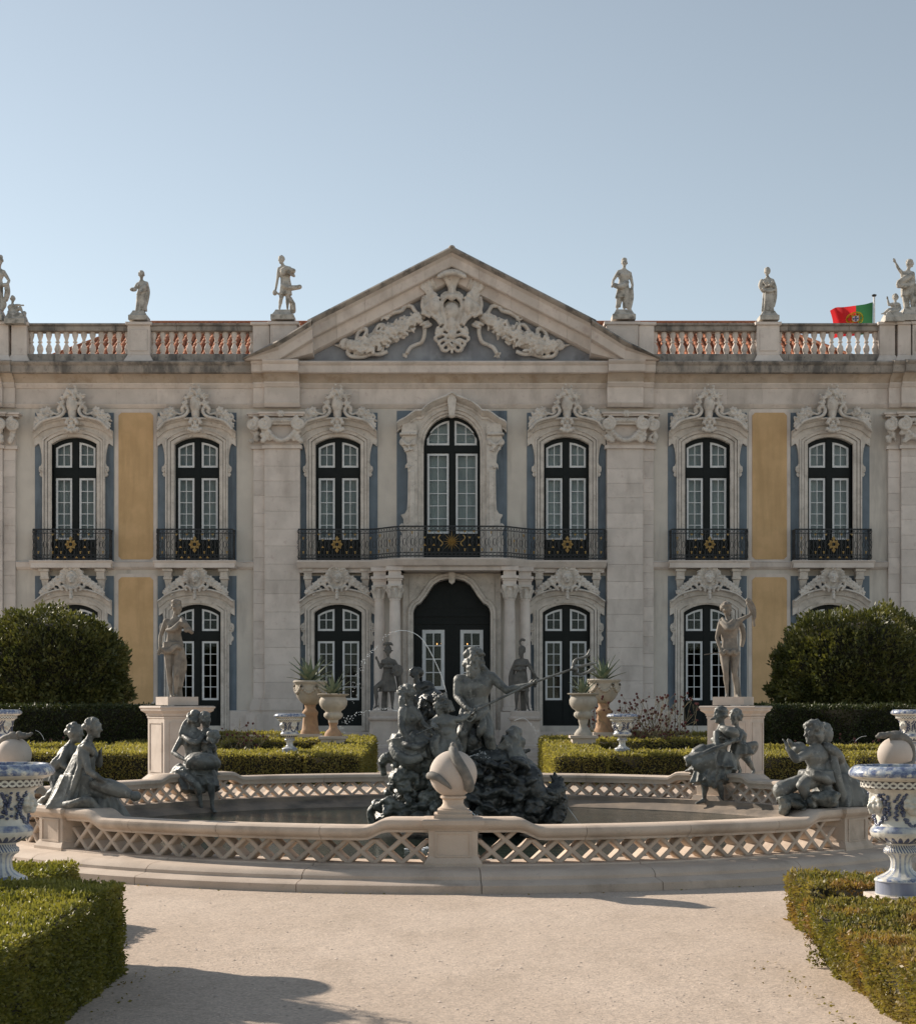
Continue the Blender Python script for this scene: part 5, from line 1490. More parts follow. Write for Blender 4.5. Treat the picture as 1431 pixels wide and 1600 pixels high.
# ================================================================= FOUNTAIN BASIN
BC = V((-.05, 23.0, 0)); BR = 6.4
basin = thing('fountain_basin', 'large round pale stone fountain basin with pierced lattice parapet and eight piers', 'fountain basin', BC)
def polar(r, a, z): return V((r*math.sin(a), -r*math.cos(a), z))      # a = 0 faces the camera
def arcsweep(prof, a0, a1, n, zf=None, gap=.0):
    """closed profile [(r,z)] swept about the basin centre; zf adds height by angle"""
    m = MB(); rws = []
    for i in range(n+1):
        a = a0+gap+(a1-a0-2*gap)*i/n
        dz = zf(a) if zf else 0
        rws.append([polar(r, a, z+(dz if top else 0)) for r, z, top in prof])
    m.rows(rws, closed=True, cap=True)
    return m
def inst(name, me, k, n=8, off=0.0, **kw):
    return link(name, me, basin, (0,0,0), 2*PI*k/n+off)
STEP = PI/4
HP_ = .255/BR            # half angle of a pier
# stepped base, three stones to a bay
prof = [(7.2,-.05,0),(7.2,.078,0),(7.175,.092,0),(7.03,.112,0),(7.015,.118,0),(7.01,.15,0),(6.975,.18,0),(6.92,.20,0),(6.84,.206,0),(6.66,.212,0),(6.635,.222,0),(6.63,.237,0),(6.10,.237,0),(6.10,-.05,0)]
sme = fixn(arcsweep(prof, 0, STEP/3, 6, gap=.0006).mesh('base_stone', M['basin'], 35))
for k in range(24): inst('base_stone', sme, k, 24, HP_)
wi = MB(); wi.lathe([(6.09,-.4),(6.09,.2355),(6.04,.2355),(6.04,.16),(6.0,.13),(5.86,.10),(5.80,.05),(5.80,-.4)], 96); obj('inner_wall', wi, M['basinin'], basin, smooth=40)
# lattice bars: two crossing bars a cell
NC = 16
A0 = HP_; dA = (STEP-2*HP_)/NC
ZB, ZT, ZR = .235, .475, .565
RISE = .12/ (STEP)      # share of the bay that is raised at each end
def rise(a):
    """height added to the coping near the piers, smooth ogee"""
    t = (a-HP_)/(STEP-2*HP_); e = min(t, 1-t)*(STEP-2*HP_)*BR
    x = min(1, max(0, (e-.42)/.24)); return .088*(1-x*x*(3-2*x))
def bar(sl, zt, cl=None):
    """bar leaning with slope sl (+1/-1), from the sole to zt, starting at angle 0"""
    m = MB(); t_ = (zt-ZB)/(ZT-ZB)
    a1 = sl*dA*t_
    w_ = .037/BR
    rws = []
    for (ri, ro) in ((6.32,6.48),):
        for i in range(4):
            s = i/3; a = a1*s; z = ZB-.005+(zt-ZB+.01)*s
            rws.append([polar(ro-.012,a-w_,z), polar(ro,a-w_*.6,z), polar(ro,a+w_*.6,z), polar(ro-.012,a+w_,z), polar(ri,a+w_,z), polar(ri,a-w_,z)])
    m.rows(rws, closed=True, cap=True)
    return fixn(m.mesh('lattice_bar', M['basin']))
B = {(s, e): bar(s, ZT if not e else ZR) for s in (1,-1) for e in (0,1)}
nb = 0
for k in range(8):
    base = k*STEP
    for c in range(NC):
        for s in (1,-1):
            a = A0+dA*c+(0 if s > 0 else dA)
            atop = a+s*dA
            e = 1 if rise(min(max(atop,HP_),STEP-HP_)) > .06 and HP_ < atop+s*dA*.38 < STEP-HP_ else 0
            link('lattice_bar', B[(s,e)], basin, (0,0,0), base+a); nb += 1
# short closing bars at the raised ends
eb = MB()
# coping: end stones with the ogee, plain stones between
CP = [(6.24,.475,1),(6.56,.475,1),(6.565,.50,1),(6.60,.52,1),(6.625,.545,1),(6.63,.575,1),(6.615,.605,1),(6.58,.62,1),(6.24,.62,1),(6.205,.60,1),(6.20,.56,1),(6.225,.53,1),(6.235,.50,1)]
cpl = [(HP_, HP_+.22*STEP),(HP_+.22*STEP, STEP*.5),(STEP*.5, STEP-HP_-.22*STEP),(STEP-HP_-.22*STEP, STEP-HP_)]
for (a, b) in cpl:
    me = fixn(arcsweep(CP, a, b, 16, rise, .0004).mesh('coping_stone', M['basin'], 40))
    for k in range(8): inst('coping_stone', me, k)
# piers
pm = MB(); w_ = .255
def pbox(m, hw, r0, r1, z0, z1): m.box(-hw, hw, -r1, -r0, z0, z1)
pm.box(-w_,w_,-6.60,-6.20,.20,.60)
pm.rows([[(-w_-e,-6.60-e,z),(w_+e,-6.60-e,z),(w_+e,-6.10,z),(-w_-e,-6.10,z)] for e,z in ((.10,.0),(.10,.115),(.07,.17),(.045,.19),(.045,.25),(.02,.29),(.0,.32))], closed=True, cap=True)
pme = fixn(pm.mesh('pier', M['basin']))
cm_ = MB(); cm_.rows([[(-w_-e,-6.60-e,z),(w_+e,-6.60-e,z),(w_+e,-6.20+e,z),(-w_-e,-6.20+e,z)] for e,z in ((.01,.585),(.02,.60),(.035,.61),(.06,.635),(.07,.65),(.07,.69),(.055,.705),(.02,.71))], closed=True, cap=True)
cme = fixn(cm_.mesh('pier_cap', M['basin']))
pf_ = MB()      # raised border of the recessed panel
for (x0,x1,z0,z1) in ((-.19,.19,.555,.575),(-.19,.19,.31,.33),(-.19,-.17,.33,.555),(.17,.19,.33,.555)): pf_.box(x0,x1,-6.615,-6.58,z0,z1)
for sg in (-1,1):
    x0, x1 = sorted((sg*.25, sg*.268))
    for (y0,y1,z0,z1) in ((-6.56,-6.24,.555,.575),(-6.56,-6.24,.31,.33)): pf_.box(x0,x1,y0,y1,z0,z1)
pfe = fixn(pf_.mesh('panel_moulding', M['basin']))
for k in range(8):
    inst('pier', pme, k); inst('pier_cap', cme, k); inst('panel_moulding', pfe, k)
# water
def water_mat():
    m, nt, b = nodes('dark pool water')
    g = nn(nt, 'ShaderNodeNewGeometry'); co = g.outputs['Position']
    col = mixc(nt, ramp(nt, noi(nt, co, .8, 4), .35, .65), (.018,.026,.021), (.035,.045,.036))
    nt.links.new(col, b.inputs['Base Color']); b.inputs['Roughness'].default_value = .06; b.inputs['IOR'].default_value = 1.33
    b.inputs['Specular IOR Level'].default_value = .5
    bp = nn(nt, 'ShaderNodeBump'); bp.inputs['Strength'].default_value = .35; bp.inputs['Distance'].default_value = .03
    h = mth(nt, 'ADD', noi(nt, co, 5, 4, .6, (1,1,1)), mth(nt, 'MULTIPLY', noi(nt, co, 18, 3, .6), .35))
    nt.links.new(h, bp.inputs['Height']); nt.links.new(bp.outputs[0], b.inputs['Normal'])
    return m
M['water'] = water_mat()
wt = MB(); wt.add([polar(5.85, 2*PI*k/96, 0)+V((BC.x,BC.y,.04)) for k in range(96)], [tuple(range(96))])
tag(obj('water', wt, M['water'], fix=False), kind='structure')
# globes with a fish wound about them, on three piers
def globe(label, k, fishpts, head=None, s=1.0):
    a = k*STEP
    t_ = thing('globe_ornament', label, 'ornament', BC+polar(6.40, a, .71), a, 'stone globes on the basin piers')
    m = MB()
    m.box(-.20,.20,-.20,.20,0,.045); m.box(-.165,.165,-.165,.165,.045,.085)
    obj('plinth', m, M['basin'], t_)
    m = MB(); m.lathe([(.15,.085),(.15,.10),(.125,.115),(.105,.15),(.11,.19),(.135,.205),(.135,.225),(.10,.235)], 28, wob=lambda a,z: .02*math.cos(a*16) if .11<z<.2 else 0); obj('foot', m, M['basin'], t_, smooth=50)
    m = MB(); m.ell((0,0,.455), (.25,.25,.25), None, 32, 20); obj('ball', m, M['ped'], t_, smooth=180)
    f = MB()
    for pts in fishpts:
        Q = []; rr = []
        L_ = len(pts)
        pp = spl([V((p[0],p[1],0)) for p in pts], 8); rad = spl([V((p[2],0,0)) for p in pts], 8)
        for p, q in zip(pp, rad):
            lon, lat = R(p.x), R(p.y); r_ = .262
            Q.append((r_*math.sin(lon)*math.cos(lat), -r_*math.cos(lon)*math.cos(lat), .455+r_*math.sin(lat))); rr.append(q.x)
        f.tube(Q, rr, 10)
    if head:
        for (p, r_) in head: f.ell(p, r_)
    link('fish', clay(f, 'fish', .009, M['fish'], 2), t_)
    return t_
M['fish'] = pmat('grey weathered stone fish', (.20,.185,.165), (.13,.125,.115), 9, .7, .3, 60, .006, (.32,.28,.24), 6, (.5,.7), .6)
nub = [((0,0,.70),(.055,.06,.06)),((.0,-.02,.745),(.035,.04,.05)),((.01,-.04,.685),(.05,.07,.05))]
globe('pinkish stone globe wound by a grey fish on the near central pier', 0,
      [[(-5,84,.03),(2,60,.05),(14,30,.056),(30,0,.055),(44,-26,.06),(52,-36,.05)], [(-88,-8,.02),(-62,-2,.045),(-38,-6,.04),(-20,-18,.03),(-4,-34,.012)]], nub)
globe('stone globe with a spouting fish, half hidden by the near left urn', -2,
      [[(60,70,.07),(20,78,.06),(-60,72,.06),(-100,40,.06),(-110,0,.06),(-95,-30,.06),(-30,-42,.05),(40,-42,.06),(80,-32,.06)]], [((.16,-.1,.73),(.09,.07,.05)),((.24,-.12,.74),(.05,.04,.03)),((.1,-.1,.76),(.05,.05,.04)),((.28,-.12,.765),(.03,.03,.02)),((.0,-.05,.75),(.07,.06,.04))]).rotation_euler = (0,0,0)
globe('stone globe with a spouting fish, above the near right urn', 2,
      [[(-60,68,.075),(-20,76,.085),(60,70,.08),(90,40,.06),(95,0,.05),(85,-25,.05),(40,-34,.045),(-20,-40,.04),(-80,-44,.04)]], [((-.2,-.1,.735),(.08,.07,.05)),((-.27,-.12,.72),(.05,.05,.03)),((-.12,-.1,.755),(.06,.05,.04)),((-.25,-.12,.76),(.035,.03,.02)),((.0,-.05,.77),(.1,.06,.035))]).rotation_euler = (0,0,0)
globe('stone globe on the far pier behind the sculpture', 4, [[(0,84,.03),(14,30,.056),(44,-26,.06)]], nub)

# statue pedestals in the parterre
def pedestal(label, x, y, rz):
    t_ = thing('statue_pedestal', label, 'pedestal', (x,y,.085), rz, 'pedestals of the garden statues')
    m = MB(); s = .475
    m.rows([[(-s-e,-s-e,z),(s+e,-s-e,z),(s+e,s+e,z),(-s-e,s+e,z)] for e,z in ((.1,-.1),(.1,.2),(.06,.24),(.02,.28),(0,.3),(0,1.50),(.015,1.515),(.015,1.545),(.0,1.55))], closed=True, cap=True)
    obj('shaft', m, M['ped'], t_)
    m = MB()
    for q in range(4):
        Mx = Matrix.Rotation(PI/2*q, 3, 'Z'); b = MB()
        for (x0,x1,z0,z1) in ((-.36,.36,1.40,1.425),(-.36,.36,.36,.385),(-.36,-.335,.385,1.40),(.335,.36,.385,1.40)): b.box(x0,x1,-s-.018,-s+.01,z0,z1)
        m.add([Mx @ V(v) for v in b.v], b.f)
    obj('panel_moulding', m, M['ped'], t_)
    m = MB(); m.rows([[(-s-e,-s-e,z),(s+e,-s-e,z),(s+e,s+e,z),(-s-e,s+e,z)] for e,z in ((.0,1.551),(.03,1.57),(.03,1.60),(.06,1.63),(.11,1.665),(.12,1.68),(.12,1.71),(.145,1.73),(.145,1.76),(.12,1.775))], closed=True, cap=True)
    obj('cornice', m, M['ped'], t_)
    return t_
d = 34.0; zc = EYE-3.0*d/FOC
q = P(277, 1103, d); pedestal('pale pedestal under the standing woman statue', q.x, d, R(32))
q = P(1149, 1103, d); pedestal('pale pedestal under the archer statue', q.x, d, R(-28))
# ================================================================= SCULPTURE
class Fig:
    """figure laid out from joints; all lengths follow the head height u (metres)"""
    def __init__(s, d, u, face=(0,-1,0), seed=1):
        s.d = d; s.u = u; s.m = MB(); s.f = V(face).normalized(); s.r = random.Random(seed)
        s.J = {}
    def p(s, px, py, dy=0.0): return P(px, py, s.d+dy)
    def pt(s, q): return q if isinstance(q, V) else s.p(*q)
    def limb(s, pts, rad):
        P_ = [s.pt(q) for q in pts]
        for i in range(len(P_)-1): s.m.cap(P_[i], P_[i+1], rad[i]*s.u*1.2, rad[i+1]*s.u*1.2, 10)
    def torso(s, pel, neck, shL, shR, hipL=None, hipR=None, fem=False, fat=1.0, belly=0):
        u = s.u; pel, neck, shL, shR = map(s.pt, (pel, neck, shL, shR))
        lat = (shR-shL).normalized()
        hipL = s.pt(hipL) if hipL else pel-lat*.36*u; hipR = s.pt(hipR) if hipR else pel+lat*.36*u
        hl = (hipR-hipL).normalized()
        sm = (shL+shR)/2
        ax = [pel-(sm-pel).normalized()*.32*u, pel, pel.lerp(sm,.22), pel.lerp(sm,.45), pel.lerp(sm,.72), pel.lerp(sm,.92), sm.lerp(neck,.6), neck]
        W = [.40,.62 if not fem else .68,.56,.47 if fem else .52,.60 if fem else .68,.62 if fem else .74,.36,.22]
        D = [.36,.44,.38,.34,.44,.38,.26,.21]
        rws = []
        for i, c in enumerate(ax):
            t = i/(len(ax)-1); l = hl.lerp(lat, min(1, t*1.3)).normalized()
            upv = (ax[min(i+1,7)]-ax[max(i-1,0)]).normalized()
            dp = l.cross(upv).normalized()
            if dp.dot(s.f) < 0: dp = -dp
            rws.append([c+l*math.cos(a)*W[i]*u*fat*1.12+dp*math.sin(a)*D[i]*u*fat*1.08 for a in [2*PI*k/16 for k in range(16)]])
        s.m.rows(rws, closed=True, cap=True)
        up = (sm-pel).normalized(); dp = lat.cross(up); dp = dp if dp.dot(s.f) >= 0 else -dp; dp.normalize()
        s.up, s.lat, s.dp = up, lat, dp
        ch = pel.lerp(sm,.74)
        for sg in (-1,1):
            if fem: s.m.ell(ch+lat*sg*.30*u+dp*.38*u, .20*u, None, 10, 8)
            else: s.m.ell(ch+lat*sg*.29*u+dp*.36*u+up*.08*u, (.27*u,.17*u,.22*u), None, 10, 8)
            s.m.ell(pel+lat*sg*.25*u-dp*.28*u-up*.12*u, .30*u*fat, None, 10, 8)
            s.m.ell((shL if sg < 0 else shR), .235*u*fat, None, 10, 8)
        for q_ in (shL, shR): s.m.cap(neck-up*.10*u, q_+up*.03*u, .15*u*fat, .19*u*fat, 10)
        if belly: s.m.ell(pel.lerp(sm,.28)+dp*.22*u, (.42*u*fat,.36*u,.42*u), None, 12, 9)
        if not fem and not belly:
            for k in range(3):
                for sg in (-1,1): s.m.ell(pel.lerp(sm,.2+.14*k)+lat*sg*.13*u+dp*.35*u, (.12*u,.08*u,.10*u), None, 8, 6)
        s.J.update(pel=pel, neck=neck, shL=shL, shR=shR, hipL=hipL, hipR=hipR, sm=sm)
    def arm(s, sh, el, wr, k=1.0, hand=None, grip=False, pts=None):
        sh, el, wr = map(s.pt, (sh, el, wr)); u = s.u
        s.limb([sh, sh.lerp(el,.45), el], [.185*k,.175*k,.135*k]); s.limb([el, el.lerp(wr,.35), wr], [.13*k,.145*k,.095*k])
        d = (s.pt(hand)-wr).normalized() if hand else (wr-el).normalized()
        s.hand(wr, d, grip)
    def hand(s, wr, d, grip=False):
        u = s.u; side = d.cross(s.f)
        if side.length < .1: side = d.cross(V((0,0,1)))
        side.normalize(); nrm = side.cross(d).normalized()
        c = wr+d*.2*u
        s.m.cap(wr, wr+d*.26*u, .095*u, .12*u, 8)
        for k in range(4):
            o = side*(k-1.5)*.072*u; L = (.24,.30,.28,.2)[k]*u
            a = wr+d*.33*u+o; cv = nrm*(.14 if grip else .05)*u
            b = a+d*L*.5+cv; e = b+d*L*(.1 if grip else .45)+cv*(1.3 if grip else .8)
            s.m.cap(a-d*.06*u, b, .045*u, .04*u, 6); s.m.cap(b, e, .04*u, .03*u, 6)
        a = wr+d*.12*u-side*.1*u; b = a+d*.14*u-side*.07*u+nrm*.06*u
        s.m.cap(a, b, .05*u, .042*u, 6); s.m.cap(b, b+d*.11*u+nrm*.04*u, .042*u, .033*u, 6)
    def leg(s, hip, kn, an, toe=None, k=1.0, foot=True):
        hip, kn, an = map(s.pt, (hip, kn, an)); u = s.u
        s.limb([hip, hip.lerp(kn,.4), kn], [.34*k,.31*k,.205*k])
        back = -s.f
        cf = kn.lerp(an,.3)+back*.05*u
        s.limb([kn, cf, kn.lerp(an,.65), an], [.19*k,.205*k,.14*k,.105*k])
        s.m.ell(kn+s.f*.08*u, .14*u*k, None, 8, 6)
        if foot:
            td = (s.pt(toe)-an) if toe else (s.f*.5*u+V((0,0,-.12*u)))
            td = td.normalized()
            fl = V((td.x,td.y,td.z*.5)).normalized()
            hl = an-fl*.12*u+V((0,0,-.14*u)); ball = an+fl*.52*u+V((0,0,-.19*u))+V((0,0,td.z*.2*u))
            s.m.cap(hl, ball, .125*u, .105*u, 8); s.m.cap(an, ball, .11*u, .08*u, 8)
            sd = fl.cross(V((0,0,1))).normalized()
            for k2 in range(5): s.m.cap(ball+sd*(k2-2)*.06*u, ball+sd*(k2-2)*.065*u+fl*(.2-.022*abs(k2-1))*u, .045*u, .035*u, 6)
    def head(s, c, face=None, up=(0,0,1), hair='short', beard=False, k=1.0, neck=True):
        c = s.pt(c); u = s.u*k; f = V(face or s.f).normalized(); up = V(up).normalized()
        f = (f-up*f.dot(up)).normalized(); l = f.cross(up).normalized()
        Mx = Matrix((l, f, up)).transposed()
        def q(x,y,z): return c+l*x*u+f*y*u+up*z*u
        if neck and 'neck' in s.J: s.m.cap(s.J['neck'], q(0,-.05,-.22), .2*s.u, .19*u, 10)
        s.m.ell(q(0,-.03,.08), (.345*u,.42*u,.42*u), Mx, 14, 11)
        s.m.ell(q(0,.09,-.18), (.25*u,.27*u,.32*u), Mx, 12, 9)
        s.m.cap(q(0,.38,.06), q(0,.47,-.10), .045*u, .07*u, 7)
        s.m.cap(q(-.2,.31,.10), q(.2,.31,.10), .065*u, .065*u, 7); s.m.cap(q(0,.36,.12), q(0,.35,.2), .1*u, .12*u, 7)
        for sg in (-1,1):
            s.m.ell(q(sg*.17,.27,-.08), (.11*u,.1*u,.1*u), Mx, 8, 6); s.m.ell(q(sg*.15,.35,.02), (.06*u,.05*u,.038*u), Mx, 8, 6)
            s.m.ell(q(sg*.36,-.02,0), (.05*u,.1*u,.14*u), Mx, 8, 6)
        s.m.cap(q(-.1,.335,-.225), q(.1,.335,-.225), .045*u, .045*u, 7); s.m.cap(q(-.08,.325,-.29), q(.08,.325,-.29), .045*u, .045*u, 7)
        s.m.ell(q(0,.28,-.41), (.12*u,.11*u,.1*u), Mx, 9, 7)
        r = s.r
        def curls(n, th0, th1, size, rad=1.0, back=False):
            for _ in range(n):
                a = r.uniform(0,2*PI); t = r.uniform(th0,th1)
                x, y, z = math.sin(t)*math.cos(a), math.sin(t)*math.sin(a), math.cos(t)
                if y > .35 and z < .52: continue
                s.m.ell(q(x*.37*rad, y*.44*rad-.03, .08+z*.45*rad), (size*u*r.uniform(.7,1.3),size*u,size*u*r.uniform(.7,1.2)), Mx, 7, 5)
        if hair == 'short': curls(46, 0, 1.9, .085)
        if hair == 'curly': curls(80, 0, 2.2, .105, 1.06)
        if hair in ('bun','long','wild'):
            curls(50, 0, 1.75, .09)
        if hair == 'bun':
            s.m.ell(q(0,-.47,.10), (.16*u,.15*u,.15*u), Mx, 9, 7)
            for k2 in range(8): s.m.ell(q(.15*math.cos(k2),-.48+.08*math.sin(k2*2),.10+.12*math.sin(k2)), .065*u, None, 7, 5)
        if hair in ('long','wild'):
            for k2 in range(16):
                a = R(100+160*k2/15); b0 = q(math.sin(a)*.34,math.cos(a)*.40,.12); L = r.uniform(.5,.9)
                s.m.tube(spl([b0, b0+(-up*.35*L+l*math.sin(a)*.08+f*.04*math.sin(k2*2))*u, b0+(-up*.7*L+l*math.sin(a)*.04-f*.06)*u],4), [.09*u,.1*u,.1*u,.1*u,.09*u,.085*u,.07*u,.05*u,.03*u], 6)
        if hair == 'wild': curls(60, .2, 2.3, .13, 1.12)
        if beard:
            for k2 in range(34):
                x = r.uniform(-.25,.25); t = r.random()
                s.m.ell(q(x*(1-.4*t), .24+.16*(1-abs(x)*3)-.03*t, -.24-.42*t), (.07*u,.08*u,.13*u), Mx @ Matrix.Rotation(x*2,3,'Y'), 7, 5)
            for sg in (-1,1): s.m.cap(q(sg*.02,.40,-.18), q(sg*.17,.34,-.25), .05*u, .035*u, 6)
        s.q = q
    def robe(s, top, bot, rt, rb, nf=11, amp=.12, seed=1, lat=None, curve=None, ph=None):
        """draped loft between two points; rt, rb = (half width, half depth) in metres"""
        r = random.Random(seed); top, bot = s.pt(top), s.pt(bot)
        lat = V(lat) if lat else V((1,0,0)); ax = (bot-top).normalized(); dp = lat.cross(ax).normalized()
        phs = [r.uniform(0,2*PI) for _ in range(4)]; N = 48; K = 12; rws = []
        for i in range(K+1):
            t = i/K; c = top.lerp(bot, t)
            if curve: c = c+V(curve)*math.sin(PI*t)
            w_, d_ = rt[0]+(rb[0]-rt[0])*t, rt[1]+(rb[1]-rt[1])*t
            row = []
            for j in range(N):
                a = 2*PI*j/N
                fo = amp*1.35*(.3+.7*t)*(1-2*abs(math.sin((nf*a+phs[0]+1.2*t)/2))+.35+.6*math.sin((nf*.53)*a+phs[1]-2*t)+.4*math.sin(nf*1.9*a+phs[2]+3*t))*.6
                row.append(c+lat*math.cos(a)*w_*(1+fo)+dp*math.sin(a)*d_*(1+fo))
            rws.append(row)
        s.m.rows(rws, closed=True, cap=True)
    def cloth(s, pts, rad, strands=3, spread=.6, seed=0):
        """bundle of fold ridges along a path"""
        r = random.Random(seed); P_ = [s.pt(q) for q in pts]
        for k in range(strands):
            o = V((r.uniform(-1,1), r.uniform(-1,.3), r.uniform(-1,1)))*rad*spread
            pp = spl([p+o*(.4+.6*math.sin(PI*i/(len(P_)-1)))+V((r.uniform(-1,1),r.uniform(-1,1),r.uniform(-1,1)))*rad*.18 for i,p in enumerate(P_)], 5)
            n_ = len(pp); s.m.tube(pp, [rad*(.55+.45*math.sin(PI*(.15+.7*i/(n_-1)))) for i in range(n_)], 7)
    def blob(s, c, r, rot=None): s.m.ell(s.pt(c), r, rot, 12, 9)
    def done(s, name, label, mat, voxel, base, group=None, cat='statue', smooth=2, disp=None, parent=None):
        b = s.pt(base)
        me = clay(s.m, name, voxel, mat, smooth, disp)
        o = link(name, me)
        me.transform(Matrix.Translation(-b)); o.location = b
        if parent: return o
        return tag(o, label, cat, group)
def plinth(fig, x0, x1, y0, y1, dep=.5, flare=0.0, dy=0.0, steps=((0,0),(.5,0),(.55,-.06),(1,-.1))):
    """stone base from the pixel rows y0 (top) to y1 (foot)"""
    a, b = fig.p(x0,y1,dy), fig.p(x1,y1,dy); zt = fig.p(x0,y0,dy).z; zb = a.z
    cx, cy = (a.x+b.x)/2, a.y; hw = (b.x-a.x)/2
    m = MB(); m.rows([[(cx-hw-e*hw*0+k*hw*2*0-e, cy-dep/2-e, z),(cx+hw+e, cy-dep/2-e, z),(cx+hw+e, cy+dep/2+e, z),(cx-hw-e, cy+dep/2+e, z)] for e,z,k in ((0,zb,0),(0,zb+(zt-zb)*.45,0),(-flare*.5,zb+(zt-zb)*.55,0),(-flare,zb+(zt-zb)*.8,0),(-flare-.03,zt,0))], closed=True, cap=True)
    return m, V((cx,cy,zb))
def with_base(name, label, figs, basemb, baseo, mat, voxel, group=None, smooth=2, basemat=None, extra=None, disp=None, k=1.0, at=None):
    t_ = thing(name, label, 'statue', at or baseo, 0, group); t_.scale = (k,)*3
    for nm, f in figs:
        me = clay(f.m, nm, voxel, mat, smooth, disp); me.transform(Matrix.Translation(-baseo)); link(nm, me, t_)
    me = fixn(basemb.mesh('base', basemat or mat)); me.transform(Matrix.Translation(-baseo)); link('base', me, t_)
    return t_

# ---- six statues on the balustrade
def onroof(b): return dict(k=KP, at=V((b.x*KP, b.y-RD+62.05, EYE+(b.z-EYE)*KP)))     # full size, on its pedestal
RD = 54.1; GR = 'statues on the roof balustrade'
f = Fig(RD, .275, (.2,-1,0), 1)      # second from left: draped woman with a bowl
f.torso((223,460), (222,438.5), (216,445), (230,443.5), fem=True)
f.head((222,430.5), (.25,-1,-.1), hair='bun')
f.robe((223,456), (221.5,487), (.16,.14), (.2,.17), 9, .14, 3)
f.cloth([(230,442),(226,450,-.12),(219,458,-.14),(216,470,-.1)], .06, 4)
f.arm((216,445), (211.5,452,-.05), (209,453.5,-.2), 1.1); f.arm((230,443.5), (232,453), (224,455,-.2), 1.1)
f.blob((209.5,453,-.22), (.13,.11,.07)); f.cloth([(231,445),(232,456),(230,470),(228,482)], .055, 3)
f.m.cap(f.p(219,487,-.1), f.p(219,488.5,-.2), .06, .04)
b, bo = plinth(f, 204, 233, 487.5, 503, .6, .1); with_base('roof_statue', 'draped woman statue holding a bowl, above the left balustrade', [('figure', f)], b, bo, M['marble'], .017, GR, **onroof(bo))

f = Fig(RD, .285, (.1,-1,0), 2)      # hunter
f.torso((447.5,447), (442.5,415), (436.5,421), (453,420), (443.5,449), (451,449))
f.head((440,407), (-.5,-1,-.45), hair='short')
f.arm((436.5,421), (434,438), (431,455)); f.arm((453,420), (460,432,.02), (452,428,-.24), grip=True)
f.leg((443.5,449), (439.5,468,-.05), (437,484)); f.leg((451,449), (449.8,467,-.06), (449.5,484))
f.blob((451,423,-.18), (.26,.13,.09)); f.blob((443,426,-.2), (.1,.08,.12)); f.cloth([(439,424,-.16),(448,420,-.22),(461,426,-.15)], .06, 4)
f.robe((447.5,443), (447,462), (.17,.16), (.2,.18), 8, .16, 5); f.cloth([(440,446,-.14),(448,450,-.2),(456,450,-.1),(469,449,-.05)], .055, 5)
f.m.cap(f.p(456,452,-.05), f.p(468.5,449,-.08), .07, .085); f.blob((430,458), (.085,.08,.1)); f.m.cap(f.p(433,458), f.p(440,463,-.05), .03, .04)
f.limb([(458,486,.12),(457.5,476,.1),(454,467,.08)], [.32,.3,.2]); f.cloth([(453,468),(458,474),(459,485)], .05, 3)
b, bo = plinth(f, 425, 461, 486.5, 503, .7, .12); with_base('roof_statue', 'hunter statue with a hide over his arm and a club, left of the pediment', [('figure', f)], b, bo, M['marble'], .017, GR, **onroof(bo))

f = Fig(RD, .285, (-.1,-1,0), 3)     # man with a basket
f.torso((973,448), (974.5,420), (966,425.5), (983.5,428), (968.5,450), (977.5,450))
f.head((974.8,411.8), (-.1,-1,-.3), hair='short'); f.m.ell(f.p(974.8,406.5), (.1,.11,.07))
f.arm((966,425.5), (957.5,439), (956,447,-.2), grip=True); f.arm((983.5,428), (987.5,446), (985.5,461))
f.leg((968.5,450), (965.5,468,-.08), (963.5,484.5)); f.leg((977.5,450), (976,468,-.06), (974.5,484))
f.cloth([(957,445,-.2),(965,449,-.24),(974,447,-.2),(980,441,-.12)], .07, 5); f.blob((964,447.5,-.2), (.17,.1,.08))
f.robe((973,446), (970,467), (.17,.15), (.21,.18), 8, .14, 4); f.robe((969,462), (964.5,481), (.1,.1), (.085,.09), 6, .14, 9); f.robe((977,462), (976,482), (.1,.1), (.08,.09), 6, .14, 8)
f.cloth([(985,452,.05),(984,465,.08),(982,484,.05)], .085, 4)
b, bo = plinth(f, 955, 991, 486.5, 502.5, .7, .1); with_base('roof_statue', 'young man statue holding a basket of fruit, right of the pediment', [('figure', f)], b, bo, M['marble'], .017, GR, **onroof(bo))

f = Fig(RD, .265, (-.15,-1,0), 4)    # hooded woman
f.torso((1199.5,456), (1198,433.5), (1191.5,440), (1206,439), fem=True)
f.head((1197.3,425.5), (-.3,-1,-.15), hair='short'); f.m.ell(f.p(1197.8,424,.05), (.115,.12,.14))
f.robe((1199,452), (1198,488), (.17,.15), (.2,.18), 10, .13, 12)
f.arm((1191.5,440), (1189,450), (1198,447,-.24)); f.arm((1206,439), (1208,449), (1200,443,-.24))
f.cloth([(1190,438),(1187,447),(1191,456)], .07, 4); f.cloth([(1207,440),(1209,452),(1209,466),(1207,480)], .06, 4); f.cloth([(1192,441,-.16),(1200,446,-.22),(1207,440,-.16)], .05, 4)
f.cloth([(1190,452,-.12),(1200,456,-.2),(1210,453,-.1)], .045, 4)
b, bo = plinth(f, 1184, 1214, 488, 503, .6, .1); with_base('roof_statue', 'veiled woman statue with folded arms, above the right balustrade', [('figure', f)], b, bo, M['marble'], .017, GR, **onroof(bo))

